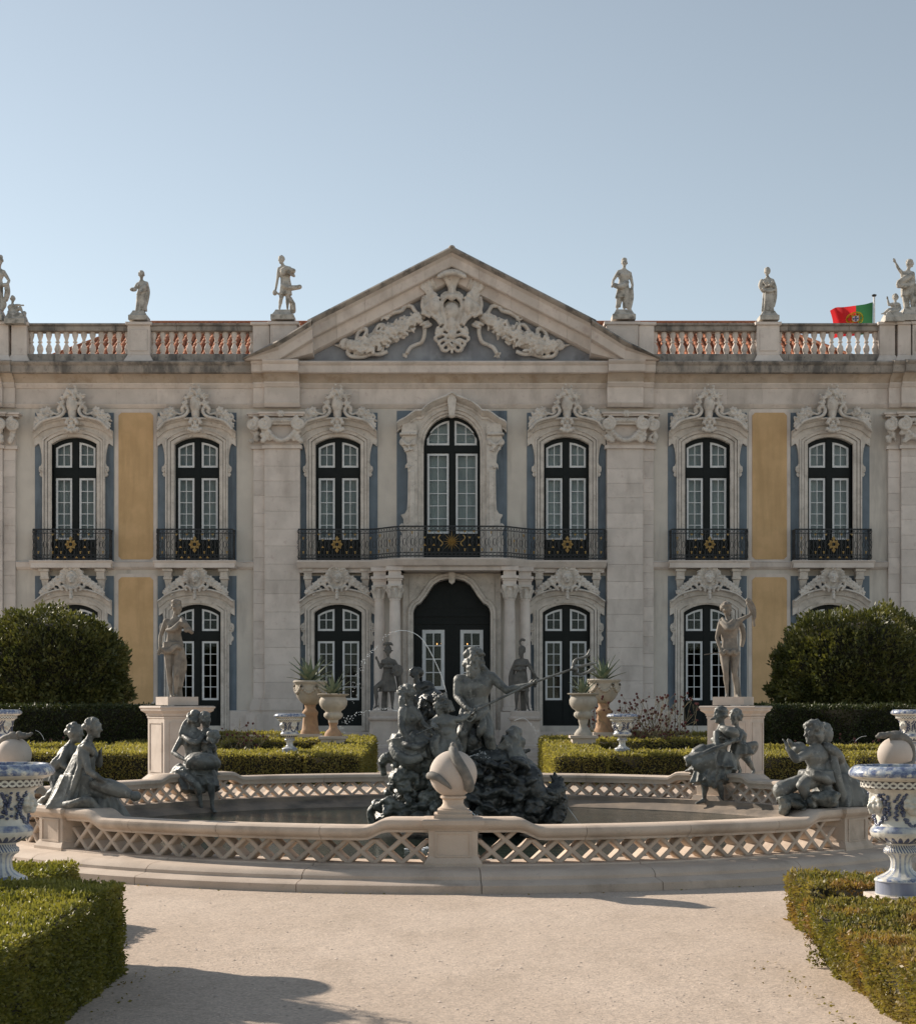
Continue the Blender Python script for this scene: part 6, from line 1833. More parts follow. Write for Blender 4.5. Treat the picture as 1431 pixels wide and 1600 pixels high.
f = Fig(RD, .30, (-.4,-1,0), 5)      # gesturing man at the right edge
f.torso((1415,452), (1417,423), (1408.5,428), (1424.5,428), (1411,454), (1420,455))
f.head((1419.3,414), (-.8,-.8,-.1), hair='curly'); f.m.ell(f.p(1420,408.5), (.11,.12,.06))
f.arm((1408.5,428), (1402,420,-.1), (1398,411.5,-.12)); f.arm((1424.5,428), (1427,441), (1424,452,-.1))
f.robe((1415,446), (1413.5,464), (.19,.17), (.17,.17), 8, .15, 2); f.cloth([(1424,430,-.08),(1414,436,-.2),(1404,444,-.16),(1402,450,-.1)], .08, 6); f.cloth([(1402,440,-.1),(1407,448,-.2),(1418,447,-.16),(1427,440)], .07, 6)
f.leg((1411,454), (1412,467,-.06), (1414,482)); f.leg((1420,455), (1424,468,-.08), (1423,482)); f.robe((1412,458), (1415,482), (.12,.12), (.1,.1), 7, .14, 7)
f.cloth([(1427,446),(1431,460),(1430,484)], .1, 5)
b, bo = plinth(f, 1404.5, 1440, 483.5, 505, .8, .08); with_base('roof_statue', 'gesturing man statue with one raised hand at the right edge of the roof', [('figure', f)], b, bo, M['marble'], .017, GR, **onroof(bo))
f = Fig(RD-.15, .215, (-.7,-1,0), 6)     # cherub beside him
f.torso((1397,484), (1397.5,473), (1393,475.5), (1402,475.5), fat=1.1, belly=1)
f.head((1397.6,466), (-.5,-1,.1), hair='curly', k=1.15)
f.arm((1393,475.5), (1387.5,477,-.1), (1386,469,-.1), 1.2); f.arm((1402,475.5), (1405.5,482), (1402,487,-.1), 1.2)
f.leg((1395,485), (1387,484.5,-.15), (1380.5,489,-.1), (1376,489,-.15), 1.1); f.leg((1399,486), (1391,487,-.25), (1384.5,490,-.2), (1379,491,-.3), 1.1)
f.cloth([(1404,482),(1398,488,-.1),(1388,490,-.12)], .06, 4)
b, bo = plinth(f, 1378, 1407.5, 491, 505.5, .7, .05, .0); with_base('roof_statue', 'seated cherub statue raising an arm at the right edge of the roof', [('figure', f)], b, bo, M['marble'], .015, GR, **onroof(bo))

f = Fig(RD, .30, (.3,-1,0), 7)       # woman at the left edge
f.torso((-3,448), (0,420), (-9,426), (7,425.5), fem=True)
f.head((1.5,408), (.5,-1,0), hair='bun'); f.m.ell(f.p(1.5,401.5), (.1,.1,.06))
f.arm((7,425.5), (15.5,439), (11.5,448,-.1), 1.05); f.arm((-9,426), (-16,438), (-11,448,-.1))
f.robe((-3,444), (-3,486), (.19,.17), (.22,.2), 10, .13, 6); f.cloth([(-12,444,-.1),(0,447,-.2),(13,445,-.08)], .06, 5)
f.cloth([(13,446),(12.5,458),(10,471)], .075, 5); f.cloth([(4,484),(6,476),(3,466)], .09, 3)
b, bo = plinth(f, -30, 9, 485.5, 505, .8, .08); with_base('roof_statue', 'standing woman statue with hanging drapery at the left edge of the roof', [('figure', f)], b, bo, M['marble'], .017, GR, **onroof(bo))
f = Fig(RD-.15, .205, (.6,-1,0), 8)
f.torso((21,488), (20.5,475.5), (16.5,478.5), (25,478), fat=1.1, belly=1)
f.head((21,468), (.4,-1,0), hair='short', k=1.12)
f.arm((25,478), (29.5,477,-.08), (34.5,477.5,-.1), 1.2); f.arm((16.5,478.5), (15.5,485), (18,490,-.1), 1.2)
f.leg((22.5,488), (33,481.5,-.12), (36.5,490,-.1), (41,491,-.15), 1.1); f.leg((19,489), (28,490,-.22), (37,491.5,-.2), (42,492,-.25), 1.1)
f.blob((39,490,-.1), (.08,.08,.08)); f.cloth([(14,488),(22,492,-.1),(32,492,-.1)], .055, 4)
b, bo = plinth(f, 12, 43, 492, 509, .7, .06); with_base('roof_statue', 'seated cherub statue hugging a knee at the left edge of the roof', [('figure', f)], b, bo, M['marble'], .015, GR, **onroof(bo))

# ---- two standing statues on the garden pedestals
GD = 34.0; GG = 'standing statues on garden pedestals'
f = Fig(GD, .272, (.2,-1,0), 11)
f.torso((273,1008), (273.5,965), (260,971), (285,968), (264,1013), (280,1014), fem=True)
f.head((277,950.5), (.75,-.6,-.05), hair='bun', up=(.08,0,1)); 
for k in range(12): f.blob((271+k*.9, 940.5-1.2*math.sin(k*.3), .05*math.sin(k*2)), (.045,.045,.05))
f.arm((260,971), (251.5,993), (250,1012,-.12), hand=(247.5,1028,-.1)); f.arm((285,968), (300,988,-.05), (289.5,980,-.3), hand=(283,974,-.34))
f.leg((264,1013), (265,1052,-.06), (268,1086), (270,1089,-.3)); f.leg((280,1014), (276.5,1054,-.14), (275,1086), (288,1090,-.2))
f.robe((271,1003), (269,1022), (.20,.18), (.23,.2), 9, .10, 4)
f.cloth([(254,1014,-.1),(264,1018,-.22),(276,1010,-.24),(284,1014,-.1)], .04, 5); f.cloth([(260,985,-.14),(270,984,-.24),(281,975,-.2),(287,967,-.1)], .042, 5)
f.robe((280,1012,.03), (281,1074,.06), (.12,.12), (.075,.09), 8, .12, 6); f.cloth([(286,1015,.02),(288,1040,.04),(283,1070,.02)], .045, 4)
f.blob((292,984,-.28), (.07,.06,.06)); f.cloth([(284,968,-.2),(289,975,-.3),(294,984,-.2)], .05, 3)
f.limb([(280,1089,.14),(279,1062,.14)], [.26,.22])
m = MB(); q = P(277,1103,GD); s = .345; m.box(-s,s,-s,s,-.0,.178)
mm = MB(); Mr = Matrix.Rotation(R(32),3,'Z'); mm.add([Mr @ V(v)+V((q.x,GD,EYE-3*GD/FOC+.017)) for v in m.v], m.f)
with_base('garden_statue', 'standing half draped woman statue with one hand at her breast on a pedestal', [('figure', f)], mm, V((q.x,GD,EYE-3*GD/FOC+.017)), M['limes'], .0125, GG, basemat=M['ped'])
f = Fig(GD, .268, (-.15,-1,0), 12)
f.torso((1139.5,1015), (1138,968), (1125,975), (1153,971), (1131,1020), (1148,1020))
f.head((1134.5,952), (.75,-.7,-.05), hair='curly')
f.arm((1125,975), (1119.5,996), (1125.5,1016,-.08), grip=True); f.arm((1153,971), (1161,966,-.02), (1170,961.5,-.05), hand=(1177,954,-.05), grip=True)
f.leg((1131,1020), (1133.5,1051,-.1), (1135.5,1085), (1131,1090,-.3)); f.leg((1148,1020), (1147,1051,-.08), (1151,1085), (1157,1090,-.28))
f.robe((1139,1015), (1140,1024), (.185,.16), (.19,.165), 11, .10, 5)
for k in range(13): f.blob((1126+k*2.2, 1019+2.5*math.sin(k*1.3), -.19), (.045,.04,.04))
f.cloth([(1126,972,-.08),(1135,982,-.24),(1143,981,-.24),(1150,970,-.16)], .045, 5); f.cloth([(1128,966,-.05),(1137,975,-.2),(1146,968,-.18)], .04, 3); f.cloth([(1154,970,.05),(1160,990,.1),(1158,1010,.1)], .05, 4)
f.m.tube(spl([f.p(1165,936,-.05),f.p(1172,941,-.08),f.p(1177,950,-.08),f.p(1178,962,-.08),f.p(1177,970,-.08),f.p(1178,979,-.05)],5), [.03,.05,.055,.06,.06,.05]+[.045]*12+[.03]*8, 8)
for k in range(7): f.blob((1168+k*1.6, 943+k*3.2, -.08), (.04,.04,.045))
f.m.tube([f.p(1125,1019,-.1),f.p(1099,1023,-.15)], .012, 6); f.limb([(1152,1089,.14),(1150,1060,.14)], [.26,.2]); f.m.cap(f.p(1126,970,.08), f.p(1130,1000,.14), .05, .05)
q = P(1149,1103,GD); m = MB(); m.box(-s,s,-s,s,0,.178); mm = MB(); Mr = Matrix.Rotation(R(-28),3,'Z'); zb_ = EYE-3*GD/FOC+.017
mm.add([Mr @ V(v)+V((P(1145,1103,GD).x,GD,zb_)) for v in m.v], m.f)
with_base('garden_statue', 'standing nude archer statue with arm stretched out to a bow on a pedestal', [('figure', f)], mm, V((q.x,GD,zb_)), M['limes'], .0125, GG, basemat=M['ped'])

# ---- two warriors by the door
WD = 51.6; GW = 'armoured warrior statues flanking the door'
def warbase(x):
    m = MB(); q = P(x,1163,WD); zt = P(x,1105,WD).z
    z0 = P(x,1162.5,WD).z; H_ = zt-z0
    rws = []
    for e,t in ((.60,0),(.60,.06),(.56,.1),(.56,.14),(.52,.30),(.47,.5),(.45,.7),(.45,.72),(.52,.76),(.54,.80),(.50,.83),(.47,.86),(.47,.97),(.44,1)):
        c = .3*e; rws.append([(q.x+sx, WD+sy, z0+H_*t) for sx,sy in ((-e,-e+c),(-e+c,-e),(e-c,-e),(e,-e+c),(e,e-c),(e-c,e),(-e+c,e),(-e,e-c))])
    m.rows(rws, closed=True, cap=True); return m, V((q.x,WD,z0))
f = Fig(WD, .275, (.05,-1,0), 21)
f.torso((606.5,1049), (607,1022), (598.5,1027.5), (616,1027.5))
f.head((606.3,1012.5), (-.1,-1,-.05), hair='none'); f.m.ell(f.p(606.3,1009,.03), (.125,.15,.13)); f.m.cap(f.p(599.5,1011,-.08), f.p(613,1011,-.08), .03, .03)
for x_ in (598.5,602,606,610,614): f.m.tube(spl([f.p(606,1003,.02),f.p((606+x_)/2,999.5,-.02),f.p(x_,1001+abs(x_-606)*.25,-.05)],4), [.05]*5+[.045,.04,.035,.02], 6)
f.m.cap(f.p(606,1004), f.p(606,998), .035, .02)
f.arm((598.5,1027.5), (595,1038,-.1), (590,1026,-.12), grip=True); f.arm((616,1027.5), (623,1038,-.05), (616,1043,-.25))
f.m.ell(f.p(621,1042,-.26), (.2,.05,.21)); f.m.ell(f.p(621,1042,-.31), (.06,.04,.06))
f.robe((606.5,1045), (607,1075), (.17,.16), (.29,.22), 11, .14, 3)
for k in range(8): f.m.ell(f.p(599+k*2.1,1030+ (k%2)*6,-.13), (.06,.04,.05))
f.leg((601,1060), (587,1068,-.2), (588.5,1096,-.12), (583,1100,-.3), 1.05); f.leg((611,1062), (613,1081,-.05), (613,1098), (615,1103,-.3), 1.05)
f.cloth([(616,1030,.1),(622,1050,.14),(625,1078,.1)], .07, 5); f.limb([(600,1103,.2),(601,1080,.2),(603,1060,.15)], [.3,.28,.26]); f.m.cap(f.p(590,1070,-.05), f.p(592,1100,-.05), .015, .015)
b, bo = warbase(601); with_base('warrior_statue', 'plumed warrior statue with a round shield and one foot raised, left of the door', [('figure', f)], b, bo, M['grit'], .018, GW, basemat=M['ped'], k=59.0/WD, at=V((bo.x*59/WD, 59.0, TER)))
f = Fig(WD, .275, (-.3,-1,0), 22)
f.torso((814.5,1049), (815,1023), (806,1027.5), (823,1027), (810,1052), (820,1052))
f.head((815,1012.5), (-.55,-1,-.1), hair='short', beard=True); f.m.ell(f.p(815.5,1008.5,.03), (.125,.15,.12))
f.m.tube(spl([f.p(814,1003),f.p(812,998),f.p(815,993.5),f.p(820,995,-.05)],5), [.03]*6+[.045]*10, 7)
f.arm((823,1027), (829,1040,-.12), (838,1052,-.15)); f.arm((806,1027.5), (804,1040), (812,1041,-.22))
f.robe((814.5,1045), (813,1074), (.18,.16), (.26,.22), 11, .14, 8); f.robe((806,1048), (799.5,1074), (.06,.1), (.1,.16), 6, .14, 8)
for k in range(9): f.m.ell(f.p(806+k*2.1,1033+(k%2)*6,-.13), (.06,.04,.05))
f.leg((810,1062), (807,1081,-.08), (806.5,1099), (803,1104,-.3), 1.05); f.leg((820,1062), (822,1081,-.05), (825,1099), (829,1104,-.25), 1.05)
f.cloth([(806,1028,.1),(799,1050,.14),(798,1074,.12)], .07, 5); f.cloth([(824,1028),(832,1045),(836,1068)], .05, 3); f.limb([(818,1103,.2),(817,1080,.2),(816,1060,.15)], [.3,.28,.26])
b, bo = warbase(820); with_base('warrior_statue', 'bearded warrior statue reaching one arm down, right of the door', [('figure', f)], b, bo, M['grit'], .018, GW, basemat=M['ped'], k=59.0/WD, at=V((bo.x*59/WD, 59.0, TER)))
# ================================================================= LEAD GROUPS ON THE BASIN PIERS
GL = 'lead figure groups on the basin piers'
# near left: kneeling woman tipping a jar, child behind her
d = 18.45
f = Fig(d, .225, (.85,-.25,0), 31)
f.torso((122,1222), (139,1157), (128,1169,-.18), (141,1166,.2), fem=True)
f.head((146,1138), (1,-.12,.02), hair='bun')
f.arm((131,1172,-.2), (139,1205,-.3), (165,1222,-.26), 1.1, hand=(176,1227,-.22)); f.arm((142,1168,.2), (156,1195,.2), (157,1180,.12))
f.robe((124,1210), (112,1262), (.2,.24), (.30,.32), 12, .12, 3); f.robe((133,1176), (122,1222), (.12,.17), (.19,.22), 9, .07, 5)
f.leg((124,1228,-.05), (163,1240,-.15), (140,1262,.0), None, 1.15, False)
f.robe((128,1228), (166,1240), (.17,.2), (.12,.15), 7, .10, 8, lat=(.2,1,0))
f.robe((162,1236), (172,1280,-.05), (.13,.16), (.22,.2), 9, .16, 9)
f.cloth([(92,1258,-.2),(110,1258,-.36),(135,1252,-.36),(150,1264,-.3),(168,1272,-.25)], .05, 5); f.cloth([(90,1261,-.1),(84,1261,-.1),(96,1259,-.25)], .06, 4)
f.cloth([(127,1168,-.2),(123,1185,-.22),(124,1200,-.24),(116,1225,-.28),(106,1258,-.3)], .035, 5); f.cloth([(130,1165,-.24),(141,1170,-.2),(146,1180,-.1)], .03, 4)
f.limb([(150,1225,-.2),(168,1229,-.2),(190,1236,-.2),(208,1243,-.2)], [.26,.36,.33,.16]); f.blob((212,1244,-.2), (.07,.09,.06))
f.done('lead_group', 'dark lead woman kneeling and tipping a long jar, on the near left pier', M['lead'], .0125, (118,1262), GL, disp=[(.2,.014),(.04,.007)])
f = Fig(d+.35, .205, (.6,.2,0), 32)
f.torso((93,1208), (111,1163), (102,1172,-.1), (117,1171,.15), fat=1.1)
f.head((118,1146), (.9,-.2,-.05), hair='bun', k=1.12)
f.arm((102,1174,-.12), (99,1196,-.22), (112,1204,-.25)); f.arm((117,1172,.15), (128,1190,.1), (134,1185,.0))
f.cloth([(103,1170,-.12),(97,1186,-.16),(87,1196,-.16),(82,1203,-.1)], .05, 4)
f.leg((90,1212,-.08), (88,1236,-.22), (66,1252,-.1), None, 1.1, False); f.m.cap(f.p(70,1249,-.12), f.p(63,1254,-.02), .05, .035)
f.leg((97,1212,.05), (104,1240,-.1), (92,1254,.1), None, 1.1, False); f.robe((93,1206), (92,1220), (.17,.18), (.19,.19), 8, .12, 4); f.blob((92,1262,.05), (.32,.3,.08))
f.done('lead_group', 'dark lead child kneeling behind the woman with the jar', M['lead'], .0125, (92,1262), GL, disp=[(.2,.014),(.04,.007)])
# far left: seated woman with a shell, child at her shoulder
d = 27.4
f = Fig(d, .27, (.35,-.9,0), 33)
f.torso((303,1200), (303,1139), (288,1149), (316,1147), fem=True)
f.head((305,1124), (.85,-.3,-.2), hair='curly'); f.cloth([(296,1124,.05),(291,1133,.02),(287,1143,.0),(283,1150,-.05)], .055, 3)
f.arm((287,1150), (271,1176,-.12), (291,1188,-.36)); f.arm((317,1148), (326,1170,-.1), (331,1180,-.3))
f.m.ell(f.p(318,1189,-.34), (.31,.24,.15), Matrix.Rotation(.15,3,'Y'), 14, 10)
for k in range(9):
    a = R(-75+150*k/8); f.m.tube(spl([f.p(318,1178,-.4),f.p(318+24*math.sin(a),1188+4*math.cos(a),-.5),f.p(318+25*math.sin(a),1198+4*math.cos(a),-.4)],4), .03, 6)
f.m.tube(spiral((f.p(335,1187).x, f.p(335,1187).z), .08, 1.5, 0, 1, 20, .2, d-.5), .03, 6)
f.robe((303,1196), (304,1210), (.3,.3), (.42,.36), 11, .12, 6); f.robe((290,1206,-.15), (303,1238,-.25), (.22,.22), (.2,.2), 9, .16, 3); f.robe((322,1206,-.1), (330,1232,-.25), (.18,.2), (.15,.18), 9, .14, 4)
f.cloth([(276,1205,-.1),(290,1214,-.36),(306,1226,-.42),(312,1239,-.36)], .06, 6); f.cloth([(286,1150,-.1),(296,1158,-.24),(308,1160,-.26),(318,1150,-.12)], .04, 5); f.cloth([(284,1196,-.05),(275,1203,-.05),(270,1212,.0)], .06, 4)
f.leg((300,1210,-.2), (309,1226,-.35), (315,1262,-.3), (318,1268,-.5), 1.0); f.leg((322,1210,-.2), (331,1226,-.35), (332,1260,-.3), (338,1266,-.5), 1.0)
f.done('lead_group', 'dark lead woman seated on the far left pier holding a shell dish', M['lead'], .0155, (304,1214), GL, disp=[(.2,.014),(.04,.007)])
f = Fig(d-.05, .22, (.6,-.8,0), 34)
f.torso((326,1168), (321,1138), (315,1146,.1), (329,1144,.0), fat=1.05)
f.head((321,1125,.0), (.8,-.5,-.2), hair='curly', k=1.12); f.arm((329,1144), (338,1153,-.1), (333,1158,-.3)); f.arm((315,1146,.1), (312,1156,.0), (322,1160,-.2))
for k in range(14): f.blob((334+5*math.cos(k*1.3), 1151+6*math.sin(k*1.9), -.28-.04*math.cos(k)), (.07,.06,.06))
f.leg((323,1170,.0), (330,1190,.05), (328,1214,.1), None, 1, False); f.leg((329,1170,.1), (338,1190,.1), (338,1214,.15), None, 1, False)
f.done('lead_group', 'dark lead child leaning on the seated woman with the shell dish', M['lead'], .0155, (330,1214), GL)
# far right: woman with a great shell, child at her side
f = Fig(d, .27, (-.8,-.6,0), 35)
f.torso((1123,1188), (1127,1133), (1119,1146,-.12), (1136,1145,.1), fem=True)
f.head((1125,1118), (-.9,-.3,0), hair='curly'); f.m.cap(f.p(1117,1122,-.2), f.p(1110,1124,-.26), .03, .02)
f.arm((1119,1146,-.14), (1120,1168,-.26), (1140,1160,-.26), 1.1); f.arm((1136,1145,.1), (1146,1158,-.1), (1140,1160,-.25))
f.cloth([(1127,1138,-.12),(1135,1142,-.25),(1146,1145,-.25),(1150,1150,-.2)], .06, 5); f.blob((1142,1145,-.2), (.14,.12,.1))
f.m.tube(spl([f.p(1141,1160,-.3),f.p(1122,1168,-.38),f.p(1098,1178,-.4),f.p(1080,1185,-.36),f.p(1071,1190,-.34)],5), [.04]*6+[.05]*5+[.07]*5+[.09]*4+[.06], 8)
f.m.tube(spl([f.p(1117,1166,-.2),f.p(1100,1170,-.26),f.p(1086,1177,-.28),f.p(1076,1187,-.3)],5), [.06]*5+[.1]*6+[.07]*5, 8)
for k in range(8): f.m.tube(spl([f.p(1118-k*4.5,1168+k*2.2,-.3),f.p(1114-k*4.2,1185+k*1.4,-.42),f.p(1118-k*2.6,1204+k*.2,-.3)],4), .06, 7)
f.robe((1123,1180), (1112,1206,-.1), (.26,.26), (.42,.34), 11, .14, 3); f.robe((1108,1198,-.15), (1102,1224,-.22), (.26,.26), (.22,.2), 10, .2, 5); f.robe((1124,1200,-.1), (1122,1224,-.2), (.22,.22), (.18,.2), 9, .18, 6)
f.cloth([(1088,1200,-.2),(1090,1216,-.25),(1104,1224,-.36),(1112,1220,-.4),(1116,1230,-.36)], .05, 5)
f.leg((1104,1206,-.15), (1100,1224,-.25), (1100,1248,-.15), (1082,1252,-.25)); f.leg((1122,1206,-.1), (1123,1224,-.28), (1128,1252,-.2), (1122,1262,-.36))
f.cloth([(1074,1191,-.34),(1073,1198,-.34)], .03, 2)
f.done('lead_group', 'dark lead woman on the far right pier swinging a great ribbed shell', M['lead'], .0155, (1118,1208), GL, disp=[(.2,.014),(.04,.007)])
f = Fig(d+.1, .225, (-.6,-.7,0), 36)
f.torso((1156,1170), (1150,1136), (1142,1143,-.05), (1158,1144,.05), fat=1.1)
f.head((1148.5,1121), (-.7,-.6,-.15), hair='curly', k=1.15)
f.arm((1143,1144,-.08), (1140,1155,-.22), (1131,1153,-.3)); f.arm((1158,1144,.0), (1154,1157,-.22), (1140,1158,-.3))
f.cloth([(1150,1160,-.12),(1162,1166,-.05),(1177,1165,.05),(1173,1174,.05),(1160,1176,-.08)], .06, 5); f.robe((1156,1162), (1157,1178), (.16,.16), (.22,.19), 8, .15, 5)
f.leg((1152,1176,-.05), (1146,1187,-.15), (1156,1203,-.05), (1150,1208,-.25), 1.1); f.leg((1161,1176,.05), (1168,1189,.0), (1177,1204,.08), (1172,1208,-.1), 1.1)
f.done('lead_group', 'dark lead child standing on the far right pier hugging the woman', M['lead'], .014, (1162,1208), GL)
# near right: putto lifting a jar, draped companion behind
d = 18.35
f = Fig(d, .225, (-.75,.35,0), 37)
f.torso((1276,1212), (1273,1163), (1263,1174,-.1), (1286,1171,.08), fat=1.12)
f.head((1270,1146), (-.95,-.35,.05), hair='wild', k=1.1)
f.arm((1263,1176,-.12), (1243,1187,-.25), (1230,1170,-.22), 1.15, hand=(1227,1161,-.2)); f.arm((1286,1172,.08), (1262,1176,.16), (1248,1168,.05), 1.05)
f.m.ell(f.p(1247,1169,-.05), (.09,.1,.075), Matrix.Rotation(-.3,3,'Y'), 12, 9); f.m.cap(f.p(1238,1166,-.05), f.p(1232,1158,-.05), .035, .03); f.m.cap(f.p(1234,1160,-.12), f.p(1231,1156,-.12), .03, .02)
f.robe((1275,1203), (1277,1222), (.2,.2), (.23,.22), 10, .12, 4); f.cloth([(1262,1205,-.2),(1272,1212,-.28),(1284,1216,-.25),(1295,1222,-.15)], .045, 5)
f.leg((1272,1216,-.1), (1252,1228,-.3), (1261,1255,-.25), (1252,1260,-.4), 1.2); f.leg((1284,1218,.0), (1292,1236,-.15), (1306,1254,-.1), (1300,1260,-.35), 1.15)
f.limb([(1262,1216,-.05),(1246,1222,-.12),(1232,1228,-.15),(1222,1235,-.18)], [.3,.3,.34,.44]); 
for k in range(7): f.m.cap(f.p(1222+2*math.cos(k),1230+k*1.8,-.2), f.p(1214+ (k%2)*2,1226+k*4,-.22), .03, .02)
f.done('lead_group', 'dark lead putto on the near right pier lifting a small jar', M['lead'], .0125, (1270,1260), GL, disp=[(.2,.014),(.04,.007)])
f = Fig(d+.25, .225, (.6,.5,0), 38)
f.torso((1301,1212), (1289,1165), (1281,1176,-.05), (1303,1174,.05), fem=True)
f.head((1288,1147), (.6,.7,0), hair='long', k=1.05)
f.robe((1294,1174), (1302,1215), (.14,.15), (.23,.23), 10, .12, 5); f.robe((1302,1208), (1312,1258), (.25,.24), (.36,.33), 12, .14, 6, curve=(.04,0,0))
f.arm((1304,1176,.0), (1320,1200,-.1), (1316,1222,-.12), 1.1); f.cloth([(1284,1165,-.2),(1296,1172,-.25),(1308,1182,-.2),(1314,1190,-.1)], .05, 6)
f.cloth([(1284,1180,-.22),(1288,1205,-.26),(1290,1230,-.3),(1280,1256,-.3)], .045, 5); f.cloth([(1300,1180,-.24),(1306,1215,-.3),(1318,1256,-.28)], .045, 5); f.cloth([(1310,1256,-.2),(1326,1258,-.1),(1334,1260,.0)], .06, 4)
f.done('lead_group', 'dark lead draped woman seen from behind on the near right pier', M['lead'], .0125, (1304,1260), GL, disp=[(.2,.014),(.04,.007)])
f = Fig(d-.05, .22, (-1,0,0), 39)
rg = random.Random(4)
for k in range(46):
    x = rg.uniform(1226,1300); y = 1247+rg.uniform(0,10)-(x-1226)*.02
    f.m.ell(f.p(x,y,rg.uniform(-.32,.25)), (rg.uniform(.07,.15),rg.uniform(.07,.14),rg.uniform(.04,.09)), Matrix.Rotation(rg.uniform(-.5,.5),3,'Y'), 8, 6)
for k in range(9): f.cloth([(1222+k*1.5,1246,-.3+.07*k),(1224+k*2,1258,-.3+.07*k),(1223+k*3.4,1272,-.28+.07*k)], .05, 2)
f.done('lead_rock', 'rough lead rock base under the putto on the near right pier', M['leadgreen'], .014, (1262,1262), None, 'rock base', disp=[(.09,.05)])
for (x, y, dd, lab) in ((118,1263,18.5,'left'),):
    pass

# ================================================================= CENTRAL GROUP
ND = 22.6; GN = 'figures of the central lead group'
def rock(f, spots, n, s0, s1, seed, dep=.5):
    rg = random.Random(seed)
    for (x0,x1,y0,y1) in spots:
        for k in range(n):
            x = rg.uniform(x0,x1); y = rg.uniform(y0,y1)
            f.m.ell(f.p(x,y,rg.uniform(-dep,dep)), (rg.uniform(s0,s1),rg.uniform(s0,s1),rg.uniform(s0,s1)*.8), Matrix.Rotation(rg.uniform(-1,1),3,'Y'), 9, 7)
# rock mound left
f = Fig(ND, .28, (0,-1,0), 41)
for (x0,x1,y0,y1,dp) in ((600,705,1255,1292,.55),(606,690,1225,1260,.45),(608,690,1200,1230,.38),(612,680,1188,1206,.3)):
    a, b = f.p(x0,y1), f.p(x1,y0); f.m.ell(((a.x+b.x)/2,ND,(a.z+b.z)/2), ((b.x-a.x)/2*1.05,dp,(b.z-a.z)/2*1.5), None, 16, 10)
rock(f, [(604,690,1200,1284)], 22, .05,.10, 2, .42)
rg = random.Random(8)
for k in range(34):
    x, y = rg.uniform(606,690), rg.uniform(1196,1276); L = rg.uniform(12,30); s_ = rg.choice((-1,1)); z = -.42-rg.random()*.16
    f.m.tube(spl([f.p(x,y,z),f.p(x+s_*L*.3,y+L*.35,z-.06),f.p(x+s_*L*.25,y+L*.7,z-.04),f.p(x+s_*L*.6,y+L,z+.04)],4), [.02,.035,.045,.05,.05,.048,.045,.04,.035,.03,.025,.02,.015], 6)
f.m.tube(spl([f.p(600,1212,-.2),f.p(598,1192,-.25),f.p(606,1183,-.3),f.p(618,1188,-.3),f.p(622,1200,-.35)],6), [.05]*6+[.075]*6+[.08]*6+[.06]*7, 8)
f.m.tube(spl([f.p(582,1290,-.3),f.p(580,1268,-.35),f.p(592,1258,-.4),f.p(612,1262,-.45),f.p(640,1274,-.5),f.p(664,1276,-.5)],6), [.06]*10+[.1]*11+[.085]*10, 8)
for (x,y,r_) in ((660,1196,.15),(640,1192,.13),(672,1186,.12),(676,1258,.15),(690,1245,.13),(655,1225,.14)): f.blob((x,y,-.38), (r_,r_*.8,r_*.8))
for k in range(6): f.blob((596+k*9, 1264+3*math.sin(k), -.42), (.08,.07,.06))
f.m.cap(f.p(690,1215,.2), f.p(760,1230,.3), .4, .5)
for (x0,x1,y0,y1,dp) in ((584,640,1262,1294,.5),): 
    a, b = f.p(x0,y1), f.p(x1,y0); f.m.ell(((a.x+b.x)/2,ND,(a.z+b.z)/2), ((b.x-a.x)/2,dp,(b.z-a.z)/2*1.2), None, 14, 9)
for k in range(9):      # broad weed leaves hanging over the rock
    x, y = rg.uniform(606,680), rg.uniform(1200,1262); a0 = rg.uniform(-.8,.8)
    for j in range(5):
        a = a0+R(-44+22*j); f.m.tube(spl([f.p(x,y,-.46),f.p(x+9*math.sin(a),y+9*math.cos(a),-.58),f.p(x+19*math.sin(a),y+17*math.cos(a),-.50)],4), [.03,.035,.04,.042,.04,.035,.03,.02,.01], 6)
f.done('fountain_rock', 'weed hung lead rock mound at the left of the sculpture, under the nymph', M['leadgreen'], .0135, (645,1292), None, 'rock base', disp=[(.16,.035),(.045,.022)])
# rock mound right
f = Fig(ND, .28, (0,-1,0), 42)
for (x0,x1,y0,y1,dp) in ((700,868,1250,1294,.62),(705,852,1218,1258,.52),(715,838,1190,1228,.45),(720,800,1170,1200,.4),(712,765,1135,1180,.3)):
    a, b = f.p(x0,y1), f.p(x1,y0); f.m.ell(((a.x+b.x)/2,ND,(a.z+b.z)/2), ((b.x-a.x)/2*1.03,dp,(b.z-a.z)/2*1.5), None, 18, 10)
rock(f, [(715,850,1200,1286),(720,820,1185,1230)], 14, .06,.12, 3, .45)
rg = random.Random(9)
for k in range(46):
    x, y = rg.uniform(716,856), rg.uniform(1184,1276); L = rg.uniform(14,34); s_ = rg.choice((-1,1)); z = -.46-rg.random()*.2
    f.m.tube(spl([f.p(x,y,z),f.p(x+s_*L*.5,y+L*.1,z-.08),f.p(x+s_*L*.9,y+L*.4,z-.04),f.p(x+s_*L*.7,y+L*.7,z+.02)],4), [.02,.035,.045,.05,.052,.05,.045,.04,.035,.03,.025,.02,.015], 6)
for sp in (((760,1202),.14,1),((790,1195),.12,-1),((738,1218),.12,1),((775,1245),.13,-1),((815,1252),.11,1)):
    c = f.p(*sp[0]); pp = spiral((c.x,c.z), sp[1], 1.5, .5, sp[2], 22, .2, ND-.55); f.m.tube(pp, .035, 7)
for k in range(5): f.m.ell(f.p(740+k*22,1278,-.55), (.13,.1,.11), Matrix.Rotation(k,3,'Y'), 9, 7)
for k in range(7):
    a = R(-60+20*k); f.m.cap(f.p(795,1290,-.6), f.p(795+12*math.sin(a),1290-17*math.cos(a),-.62), .03, .05, 6)
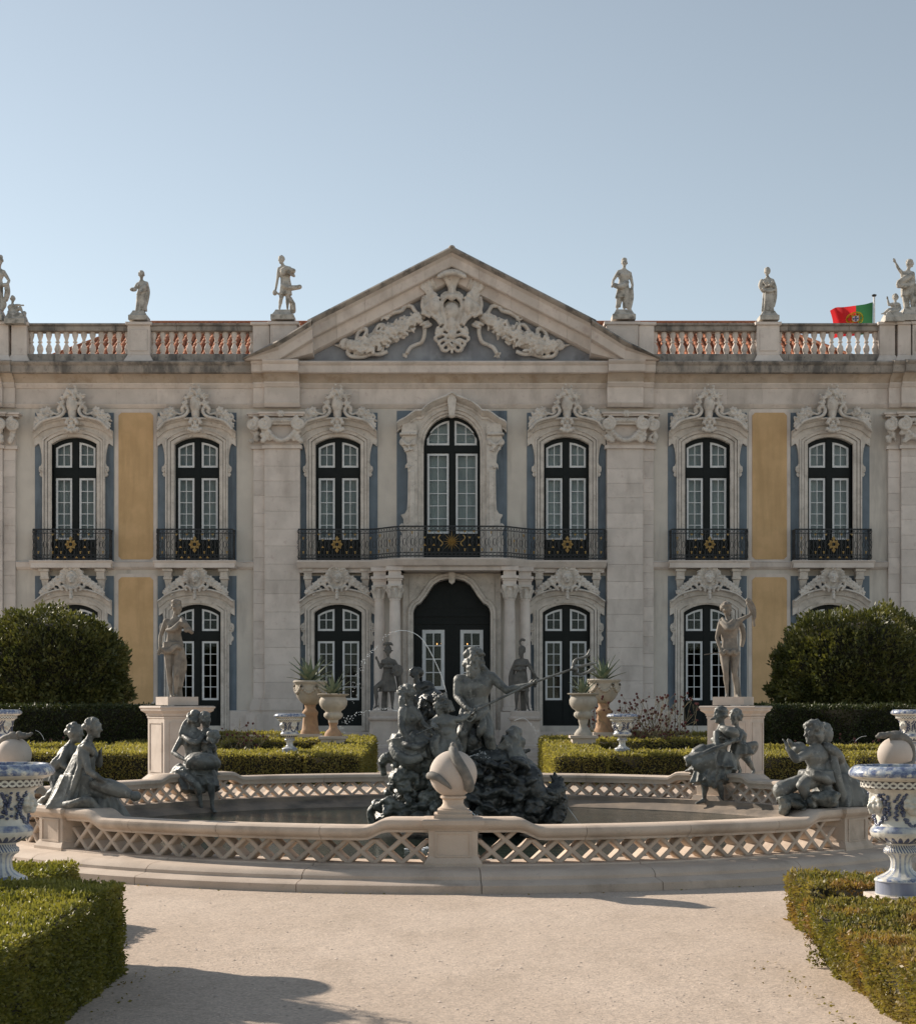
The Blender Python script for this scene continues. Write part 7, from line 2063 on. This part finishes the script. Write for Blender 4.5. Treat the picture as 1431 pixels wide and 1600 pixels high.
for k in range(13):     # broad acanthus and weed leaves carved on the rock
    x, y = rg.uniform(722,845), rg.uniform(1196,1266); a0 = rg.uniform(-1.6,1.6)
    for j in range(6):
        a = a0+R(-50+20*j); f.m.tube(spl([f.p(x,y,-.5),f.p(x+11*math.sin(a),y+10*math.cos(a),-.66),f.p(x+23*math.sin(a),y+20*math.cos(a),-.56)],4), [.035,.042,.048,.05,.048,.042,.034,.022,.01], 6)
f.done('fountain_rock', 'black wet lead rock mound at the right of the sculpture, under the sea god', M['wetlead'], .0145, (790,1292), None, 'rock base', disp=[(.16,.035),(.05,.022)])
# sea creature with a coiled scaly tail, far right
f = Fig(ND-.25, .28, (0,-1,0), 43)
pp = spl([f.p(808,1228,.0),f.p(815,1214,-.1),f.p(828,1212,-.2),f.p(832,1228,-.25),f.p(842,1243,-.25),f.p(858,1246,-.2),f.p(868,1234,-.15),f.p(872,1222,-.1)],7)
n_ = len(pp); f.m.tube(pp, [.10+.07*math.sin(PI*min(1,i/(n_*.75)))*(1 if i < n_*.8 else .6) for i in range(n_)], 12)
for i in range(3, n_-4, 1):
    p, t = pp[i], (pp[i+1]-pp[i-1]).normalized(); sd = V((0,-1,0)); b = t.cross(sd).normalized()
    for j in (-2,-1,0,1,2):
        a = j*.45+(.22 if i % 2 else 0); f.m.ell(p+(sd*math.cos(a)+b*math.sin(a))*.13, (.03,.03,.03), None, 6, 4)
for (x,y) in ((860,1212),(866,1208),(880,1218),(882,1228),(876,1214)): f.m.cap(f.p(872,1224,-.1), f.p(x,y,-.12), .06, .02)
f.limb([(870,1236,-.1),(876,1252,-.1),(872,1268,-.1),(862,1282,-.1)], [.3,.34,.4,.44]); 
for k in range(12): f.m.cap(f.p(866+2*math.sin(k*2),1236+k*4,-.2), f.p(880-3*math.cos(k*1.7),1240+k*4,-.22), .035, .02)
f.done('sea_monster', 'black lead sea monster with a coiled scaly tail at the right foot of the rock', M['wetlead'], .0125, (850,1285), None, 'statue', disp=[(.06,.02)])
# rearing fish tail behind the right shoulder of the mound
f = Fig(ND, .28, (0,-1,0), 44)
f.m.tube(spl([f.p(770,1192),f.p(784,1182),f.p(797,1170),f.p(803,1150),f.p(801,1133)],6), [.05]*4+[.12]*6+[.18]*8+[.12]*4+[.06,.04,.02], 12)
for (a_,b_) in (((803,1150),(806,1136)),((798,1160),(786,1150)),((796,1166),(780,1164)),((806,1165),(812,1178)),((806,1158),(812,1166))): f.m.cap(f.p(*a_,-.1), f.p(*b_,-.12), .09, .02)
f.m.cap(f.p(806,1178,.1), f.p(826,1172,.1), .05, .03)
f.limb([(812,1200,-.1),(806,1184,-.1),(800,1168,-.08)], [.5,.45,.35])
for k in range(6): f.m.cap(f.p(776+k*3,1176-k*2,-.15), f.p(774+k*3,1169-k*3,-.2), .035, .012)
for k in range(5): f.m.tube(spl([f.p(805,1196+k*5,-.3),f.p(818+k*3,1190+k*6,-.36),f.p(832+k*2,1200+k*8,-.3),f.p(835,1215+k*5,-.25)],4), .07, 7)
f.done('sea_monster', 'grey lead fish tail rearing up on the rock right of the sea god', M['lead'], .0135, (800,1205), None, 'statue', disp=[(.07,.025)])
# dolphins and coral spray behind, at the left
f = Fig(ND+.5, .28, (0,-1,0), 45)
f.m.tube(spl([f.p(662,1190),f.p(655,1130),f.p(652,1095),f.p(654,1078),f.p(651,1062),f.p(650,1052)],6), [.18]*8+[.12]*6+[.07]*8+[.05]*9, 9)
for k in range(9):
    a = R(-70+140*k/8); f.m.tube(spl([f.p(650.5,1059),f.p(650.5+5*math.sin(a),1057-4*math.cos(a),-.03*k%.1),f.p(650.5+8*math.sin(a),1053-6*math.cos(a))],3), [.035]*3+[.045]*3+[.04], 6); f.blob((650.5+8.2*math.sin(a),1052-6.5*math.cos(a)), (.035,.03,.045))
f.m.tube(spl([f.p(654,1098),f.p(655,1082),f.p(662,1072),f.p(671,1072),f.p(672,1080),f.p(665,1086)],6), [.05]*6+[.075]*8+[.07]*8+[.06]*9, 8)
for (x0,x1,y0,y1,dp) in ((650,700,1076,1130,.3),(655,715,1110,1190,.35)):
    a, b = f.p(x0,y1), f.p(x1,y0); f.m.ell(((a.x+b.x)/2,ND+.5,(a.z+b.z)/2), ((b.x-a.x)/2,dp,(b.z-a.z)/2), None, 14, 10)
rock(f, [(655,690,1085,1135)], 26, .05,.1, 5, .3)
rg = random.Random(6)
for k in range(16):
    x, y = rg.uniform(655,690), rg.uniform(1080,1130); f.m.tube(spl([f.p(x,y,-.3),f.p(x+rg.uniform(-8,8),y+6,-.36),f.p(x+rg.uniform(-10,10),y+14,-.3)],4), .03, 6)
f.done('sea_monster', 'black lead dolphins and spouting coral stem behind the nymph', M['wetlead'], .0135, (675,1195), None, 'statue', disp=[(.06,.03)])
# the sea god
f = Fig(ND, .287, (.05,-1,0), 46)
f.torso((741,1116), (742,1053), (717,1062), (768,1058,.02), (732,1118), (751,1116), fat=1.16)
f.head((740,1034), (-.25,-1,-.22), hair='wild', beard=True, k=1.12, up=(.03,0,1))
f.arm((716,1062), (714,1089,-.06), (730,1107,-.3), 1.12, hand=(737,1113,-.33), grip=True); f.arm((769,1058), (791,1079,-.1), (826,1070.5,-.2), 1.12, hand=(836,1066,-.22), grip=True)
f.m.cap(f.p(742,1050), f.p(741,1040), .085, .08)
for k in range(7): f.m.tube(spl([f.p(750+k*.8,1036+k,.02),f.p(756+k,1046+k*.8,.03),f.p(756+k*1.8,1054+k*.6,.03),f.p(762+k*1.6,1060-k*.3,.02)],4), .04, 7)
f.robe((741,1110), (742,1130), (.21,.2), (.25,.24), 10, .1, 5)
f.leg((751,1122,-.05), (764,1150,-.3), (772,1190,-.15), None, 1.15); f.leg((731,1122,-.05), (722,1146,-.32), (722,1188,-.2), None, 1.15)
f.cloth([(726,1116,-.2),(740,1122,-.28),(752,1114,-.26),(758,1108,-.1)], .05, 5); f.cloth([(752,1116,-.2),(754,1130,-.32),(750,1142,-.36),(748,1150,-.3)], .04, 5); f.cloth([(757,1112,-.05),(763,1130,-.1),(768,1150,-.08)], .05, 4)
f.limb([(742,1120,.2),(735,1150,.2),(730,1190,.2)], [.7,.8,1.0])
f.done('sea_god_statue', 'grey lead bearded sea god, bare chested, seated above the fountain rocks', M['lead'], .0105, (741,1190), GN, disp=[(.08,.010),(.03,.006)])
# trident
m = MB(); T_ = lambda x,y,dy=-.33: P(x,y,ND+dy)
m.tube([T_(700,1126,-.40),T_(739,1111.5,-.36),T_(836,1065.5,-.25),T_(897,1044.5,-.19)], .016, 8)
tri = thing('trident', 'long dark trident held across the body by the sea god', 'trident', T_(739,1111))
def loc(m_, o): m_.v = [tuple(V(v)-o) for v in m_.v]; return m_
o_ = T_(739,1111)
obj('shaft', loc(m, o_), M['lead'], tri, smooth=60)
m = MB(); D = -.19
m.ell(T_(897,1044.5,D), (.05,.05,.05)); m.ell(T_(836,1065.8,-.25), (.035,.035,.035))
m.tube(spl([T_(896,1045,D),T_(896,1036,D),T_(900,1030.5,D),T_(909,1028,D),T_(918,1024,D),T_(921,1014,D)],5), [.02]*18+[.023]*4+[.018,.013,.008,.004], 8)
m.tube(spl([T_(897,1044,D),T_(908,1041,D),T_(920,1038,D),T_(933,1036,D)],5), [.019]*11+[.023,.018,.011,.006,.003], 8)
m.tube(spl([T_(898,1045,D),T_(901,1051,D),T_(907,1054,D),T_(917,1051,D),T_(925,1046,D),T_(931,1047,D)],5), [.02]*18+[.023]*4+[.018,.013,.008,.004], 8)
obj('fork', loc(m, o_), M['lead'], tri, smooth=60)
# putto in front
f = Fig(ND-.45, .215, (-.3,-1,0), 47)
f.torso((697,1152), (691,1115), (683.5,1123), (702,1123), fat=1.15, belly=1)
f.head((689,1104), (-.6,-.8,-.1), hair='wild', k=1.12)
f.arm((683.5,1124), (676,1133,-.15), (681,1136,-.25), 1.15, grip=True); f.arm((702,1124), (720,1125,-.05), (733,1117,.05), 1.15, grip=True)
f.leg((692,1158), (688,1176,-.2), (686,1196,-.05), None, 1.2); f.leg((702,1158), (708,1180,-.2), (712,1198,-.05), None, 1.2)
f.m.tube([f.p(706,1112,.12),f.p(697,1095,.14),f.p(692.5,1083,.15)], [.04,.04,.05], 8); f.m.tube([f.p(709,1112,.15),f.p(702,1094,.16)], .028, 6)
f.m.tube([f.p(650,1147.5,-.25),f.p(677,1136,-.25)], .014, 6); f.m.tube([f.p(661,1133,-.1),f.p(672,1140,-.25)], .012, 6)
f.m.tube(spl([f.p(729,1126,.0),f.p(735,1127,.0),f.p(741,1121,.0),f.p(743,1115,.0)],5), .016, 6)
f.cloth([(684,1150,-.15),(678,1160,-.2),(680,1175,-.2),(688,1185,-.2)], .05, 5); f.cloth([(703,1140,.1),(709,1155,.08),(720,1175,.0)], .05, 5)
f.m.cap(f.p(700,1165,.1), f.p(704,1205,.1), .16, .3)
for k in range(8): f.m.cap(f.p(706,1158,.05), f.p(704+k*3.2,1182+4*math.sin(k),-.05), .03, .025)
f.done('putto_statue', 'grey lead curly haired putto with a quiver holding an arrow before the sea god', M['lead'], .0095, (700,1200), GN, disp=[(.07,.010),(.03,.006)])
# nymph at the left, turned away
f = Fig(ND-.3, .262, (.75,.55,0), 48)
f.torso((636,1152), (640,1102), (629,1111,-.15), (650,1112,.2), fem=True, fat=1.05)
f.head((635.5,1085), (.8,.45,.1), hair='bun'); f.cloth([(628,1088,-.1),(627,1097,-.1),(628,1106,-.12)], .04, 4)
f.arm((629,1112,-.18), (627,1134,-.25), (634,1152,-.3), 1.1); f.arm((650,1112,.18), (660,1130,.1), (674,1143,.0), 1.05)
f.leg((640,1158,-.05), (668,1166,-.15), (672,1196,-.1), None, 1.2); f.leg((634,1160,.0), (655,1172,-.25), (640,1196,-.1), None, 1.2)
f.robe((634,1146), (637,1162), (.19,.2), (.27,.26), 9, .1, 3); f.robe((636,1158,-.05), (648,1188,-.12), (.28,.26), (.24,.24), 11, .12, 4); f.robe((640,1160,-.1), (668,1172,-.15), (.2,.2), (.14,.16), 8, .1, 5, lat=(.3,1,0))
f.cloth([(618,1152,-.05),(612,1166,-.15),(620,1180,-.25),(640,1188,-.36),(658,1182,-.36)], .055, 6); f.cloth([(620,1156,-.15),(634,1164,-.34),(650,1168,-.38),(665,1162,-.3)], .035, 5)
f.done('nymph_statue', 'grey lead nymph seated with her back half turned at the left of the sculpture', M['lead'], .0105, (640,1195), GN, disp=[(.08,.012),(.03,.007)])

# ================================================================= WATER JETS
def spray():
    m, nt, b = nodes('water spray')
    b.inputs['Base Color'].default_value = (.85,.88,.9,1); b.inputs['Roughness'].default_value = .12
    tr = nn(nt, 'ShaderNodeBsdfTransparent'); mx = nn(nt, 'ShaderNodeMixShader'); mx.inputs[0].default_value = .68
    nt.links.new(tr.outputs[0], mx.inputs[1]); nt.links.new(b.outputs[0], mx.inputs[2]); nt.links.new(mx.outputs[0], nt.nodes['Material Output'].inputs['Surface'])
    return m
M['spray'] = spray()
def jet(label, pts, d, r=.007, dens=3.2, brk=.4, seed=1):
    """thin stream that breaks up into drops after the share brk of its length"""
    rg = random.Random(seed); m = MB(); pp = spl([P(x,y,d) for x,y in pts], 14); n_ = len(pp)
    k = max(2, int(n_*brk)); m.tube(pp[:k], [r*.75]*k, 5)
    for i in range(k-1, n_):
        t = (i-k)/max(1,n_-k)
        for q in range(2 if t > .3 else 1):
            if rg.random() < .86-.45*t: m.ell(pp[i]+V((rg.gauss(0,.008+.035*t*t),rg.gauss(0,.02),rg.gauss(0,.008+.04*t*t))), r*rg.uniform(.4,1.0), None, 6, 4)
    o = obj('water_jet', m, M['spray'], None, smooth=180, fix=False)
    return tag(o, label, 'water jet', 'jets of the fountain', 'stuff')
jet('tall thin water jet arching up past the door to the left', [(699,1088),(688,1052),(667,1009),(650,991),(628,985),(610,990),(598,998),(585,1014),(572,1030),(562,1048),(556,1068),(551,1092)], ND+.1, .0075, brk=.42, seed=1)
jet('low water jet curving left from the nymph', [(624,1112),(606,1108),(585,1109),(566,1113),(551,1119),(540,1127),(530,1138)], ND-.1, .008, brk=.12, seed=2)
jet('water jet falling at the right before the warrior pedestal', [(803,1126),(817,1122),(827,1129),(836,1141),(843,1157)], ND+.2, .006, brk=.6, seed=3)
jet('short water jet over the dark rock at the right of the globe', [(726,1185),(740,1180),(754,1178),(768,1180)], ND-.75, .007, brk=.3, seed=4)
jet('water jet slanting into the pool right of the globe foot', [(716,1256),(728,1262),(738,1270),(748,1280)], ND-1.2, .008, brk=.8, seed=5)
jet('thin water jet falling into the pool from the sea monster', [(881,1254),(890,1266),(899,1278),(906,1290)], ND-.4, .005, brk=.8, seed=6)
jet('thin water jet from the fish on the left globe', [(56,1141),(62,1144),(67,1150),(70,1158)], 22.9, .0035, brk=.9, seed=7)
jet('thin water jet from the fish on the right globe', [(1353,1150),(1346,1151),(1340,1154),(1334,1160)], 22.9, .0035, brk=.9, seed=8)
fo_ = MB(); rg = random.Random(2)
for (cx, cy, d_) in ((590,1335,18.6),(775,1335,18.6),(665,1268,20.2)):
    c = P(cx,cy,d_); c.z = .045
    for k in range(70):
        a, q = rg.uniform(0,2*PI), rg.random()**.8*.22; fo_.ell(c+V((q*math.cos(a)*1.4,q*math.sin(a),rg.random()*.03*(1-q*3))), (rg.uniform(.01,.03),rg.uniform(.01,.03),.008), None, 6, 4)
tag(obj('water_foam', fo_, M['spray'], smooth=180, fix=False), 'white foam where the jets strike the pool', 'foam', None, 'stuff')

# ================================================================= FLAG
FD = 66.0
fp = lambda x,y,dy=0: P(x,y,FD+dy)
pole = thing('flagpole', 'white flagpole rising behind the right end of the roof balustrade', 'flagpole', (fp(1365,462).x, FD, 13))
zt = fp(1365,464).z-13
m = MB(); m.tube([(0,0,-6),(0,0,zt)], [.06,.045], 8); obj('mast', m, M['white'], pole, smooth=60)
m = MB(); m.lathe([(.02,zt),(.06,zt+.01),(.10,zt+.05),(.10,zt+.09),(.02,zt+.12)], 14); obj('truck', m, M['iron'], pole, smooth=60)
topc = spl([V((x,y,0)) for x,y in ((1363,472),(1350.8,475.3),(1336.5,477.4),(1317.4,479.8),(1305.4,480.4),(1296,485.5))], 6)
botc = spl([V((x,y,0)) for x,y in ((1362.5,520),(1351,522),(1337,524.5),(1319,525.5),(1308,527),(1298,530))], 6)
def flagpt(u, v):
    i = u*(len(topc)-1); a = int(min(i, len(topc)-2)); t = i-a
    T = topc[a].lerp(topc[a+1], t); B_ = botc[a].lerp(botc[a+1], t); q = T.lerp(B_, v)
    return fp(q.x+ (4*math.sin(v*3.2) if u > .8 else 0)*(u-.8)*5, q.y, .22*math.sin(u*9+v*2.2)*(.3+u))
def clothmat(name, c):
    m = pmat(name, c, tuple(x*.8 for x in c), 3, .8, .1, 30, .01, spec=.2); nt = m.node_tree; b = nt.nodes['Principled BSDF']
    tl = nn(nt, 'ShaderNodeBsdfTranslucent'); tl.inputs[0].default_value = (*c,1); mx = nn(nt, 'ShaderNodeMixShader'); mx.inputs[0].default_value = .45
    nt.links.new(b.outputs[0], mx.inputs[1]); nt.links.new(tl.outputs[0], mx.inputs[2]); nt.links.new(mx.outputs[0], nt.nodes['Material Output'].inputs['Surface'])
    return m
FM = [clothmat('flag green', (.03,.12,.05)), clothmat('flag red', (.62,.035,.04))]
m = MB(); NU, NV = 60, 30
m.rows([[flagpt(i/NU, j/NV) for j in range(NV+1)] for i in range(NU+1)])
m.m = [0 if (k//NV)/NU < .40 else 1 for k in range(len(m.f))]
flag = obj('flag', m, FM, None, smooth=180, fix=False); tag(flag, 'green and red flag with a round yellow emblem flying behind the roof balustrade', 'flag')
def onflag(poly, lift, mat, name='emblem'):
    m = MB(); vs = []
    c = (sum(p[0] for p in poly)/len(poly), sum(p[1] for p in poly)/len(poly))
    def w_(p): q = flagpt(*p); return q+V((0,-lift,0))
    n_ = len(poly); rings = 4
    for r_ in range(1,rings+1):
        for p in poly: vs.append(w_((c[0]+(p[0]-c[0])*r_/rings, c[1]+(p[1]-c[1])*r_/rings)))
    vs.append(w_(c)); fs = [(len(vs)-1, i, (i+1)%n_) for i in range(n_)]
    for r_ in range(rings-1): fs += [(r_*n_+i, r_*n_+(i+1)%n_, (r_+1)*n_+(i+1)%n_, (r_+1)*n_+i) for i in range(n_)]
    m.add(vs, fs); return obj(name, m, mat, flag, smooth=180, fix=False)
eu, ev_ = .405, .44; ru, rv = .165, .235
circ = lambda k: [(eu+ru*k*math.cos(2*PI*i/32), ev_+rv*k*math.sin(2*PI*i/32)) for i in range(32)]
YE = clothmat('flag yellow', (.75,.55,.05)); WH = clothmat('flag white', (.8,.8,.8)); BL = clothmat('flag blue', (.03,.06,.3))
def ring(k0, k1, lift):
    m = MB(); a, b = circ(k0), circ(k1)
    m.rows([[flagpt(*p)+V((0,-lift,0)) for p in a], [flagpt(*p)+V((0,-lift,0)) for p in b]], closed=True); return m
m = ring(.82, 1.0, .012)
for (ca, sa) in ((.5,1),(1,.5)):
    for s_ in (-1,1):
        pts = [flagpt(eu+ru*.9*math.cos(t)*ca*(1 if ca==1 else s_*.9), ev_+rv*.9*math.sin(t)*sa)+V((0,-.016,0)) for t in [2*PI*i/24 for i in range(25)]]; m.tube(pts, .018, 5)
obj('armillary_sphere', m, YE, flag, smooth=180, fix=False)
def shield(k): return [(eu+ru*k*x, ev_+rv*k*y) for x,y in ((-.55,-.62),(0,-.62),(.55,-.62),(.55,0),(.5,.3),(.3,.55),(0,.68),(-.3,.55),(-.5,.3),(-.55,0))]
onflag(shield(1.0), .022, FM[1], 'shield'); onflag(shield(.74), .028, WH, 'shield_field')
for (dx,dy) in ((0,-.25),(0,.0),(0,.27),(-.24,0),(.24,0)):
    onflag([(eu+ru*(dx+.09*x), ev_+rv*(dy+.10*y)) for x,y in ((-1,-1),(1,-1),(1,.3),(0,1.2),(-1,.3))], .033, BL, 'escutcheon')
for (dx,dy) in ((-.4,-.5),(.4,-.5),(0,-.53),(-.43,.1),(.43,.1),(-.25,.42),(.25,.42)):
    onflag([(eu+ru*(dx+.07*x), ev_+rv*(dy+.07*y)) for x,y in ((-1,-1),(1,-1),(1,1),(-1,1))], .033, YE, 'castle')
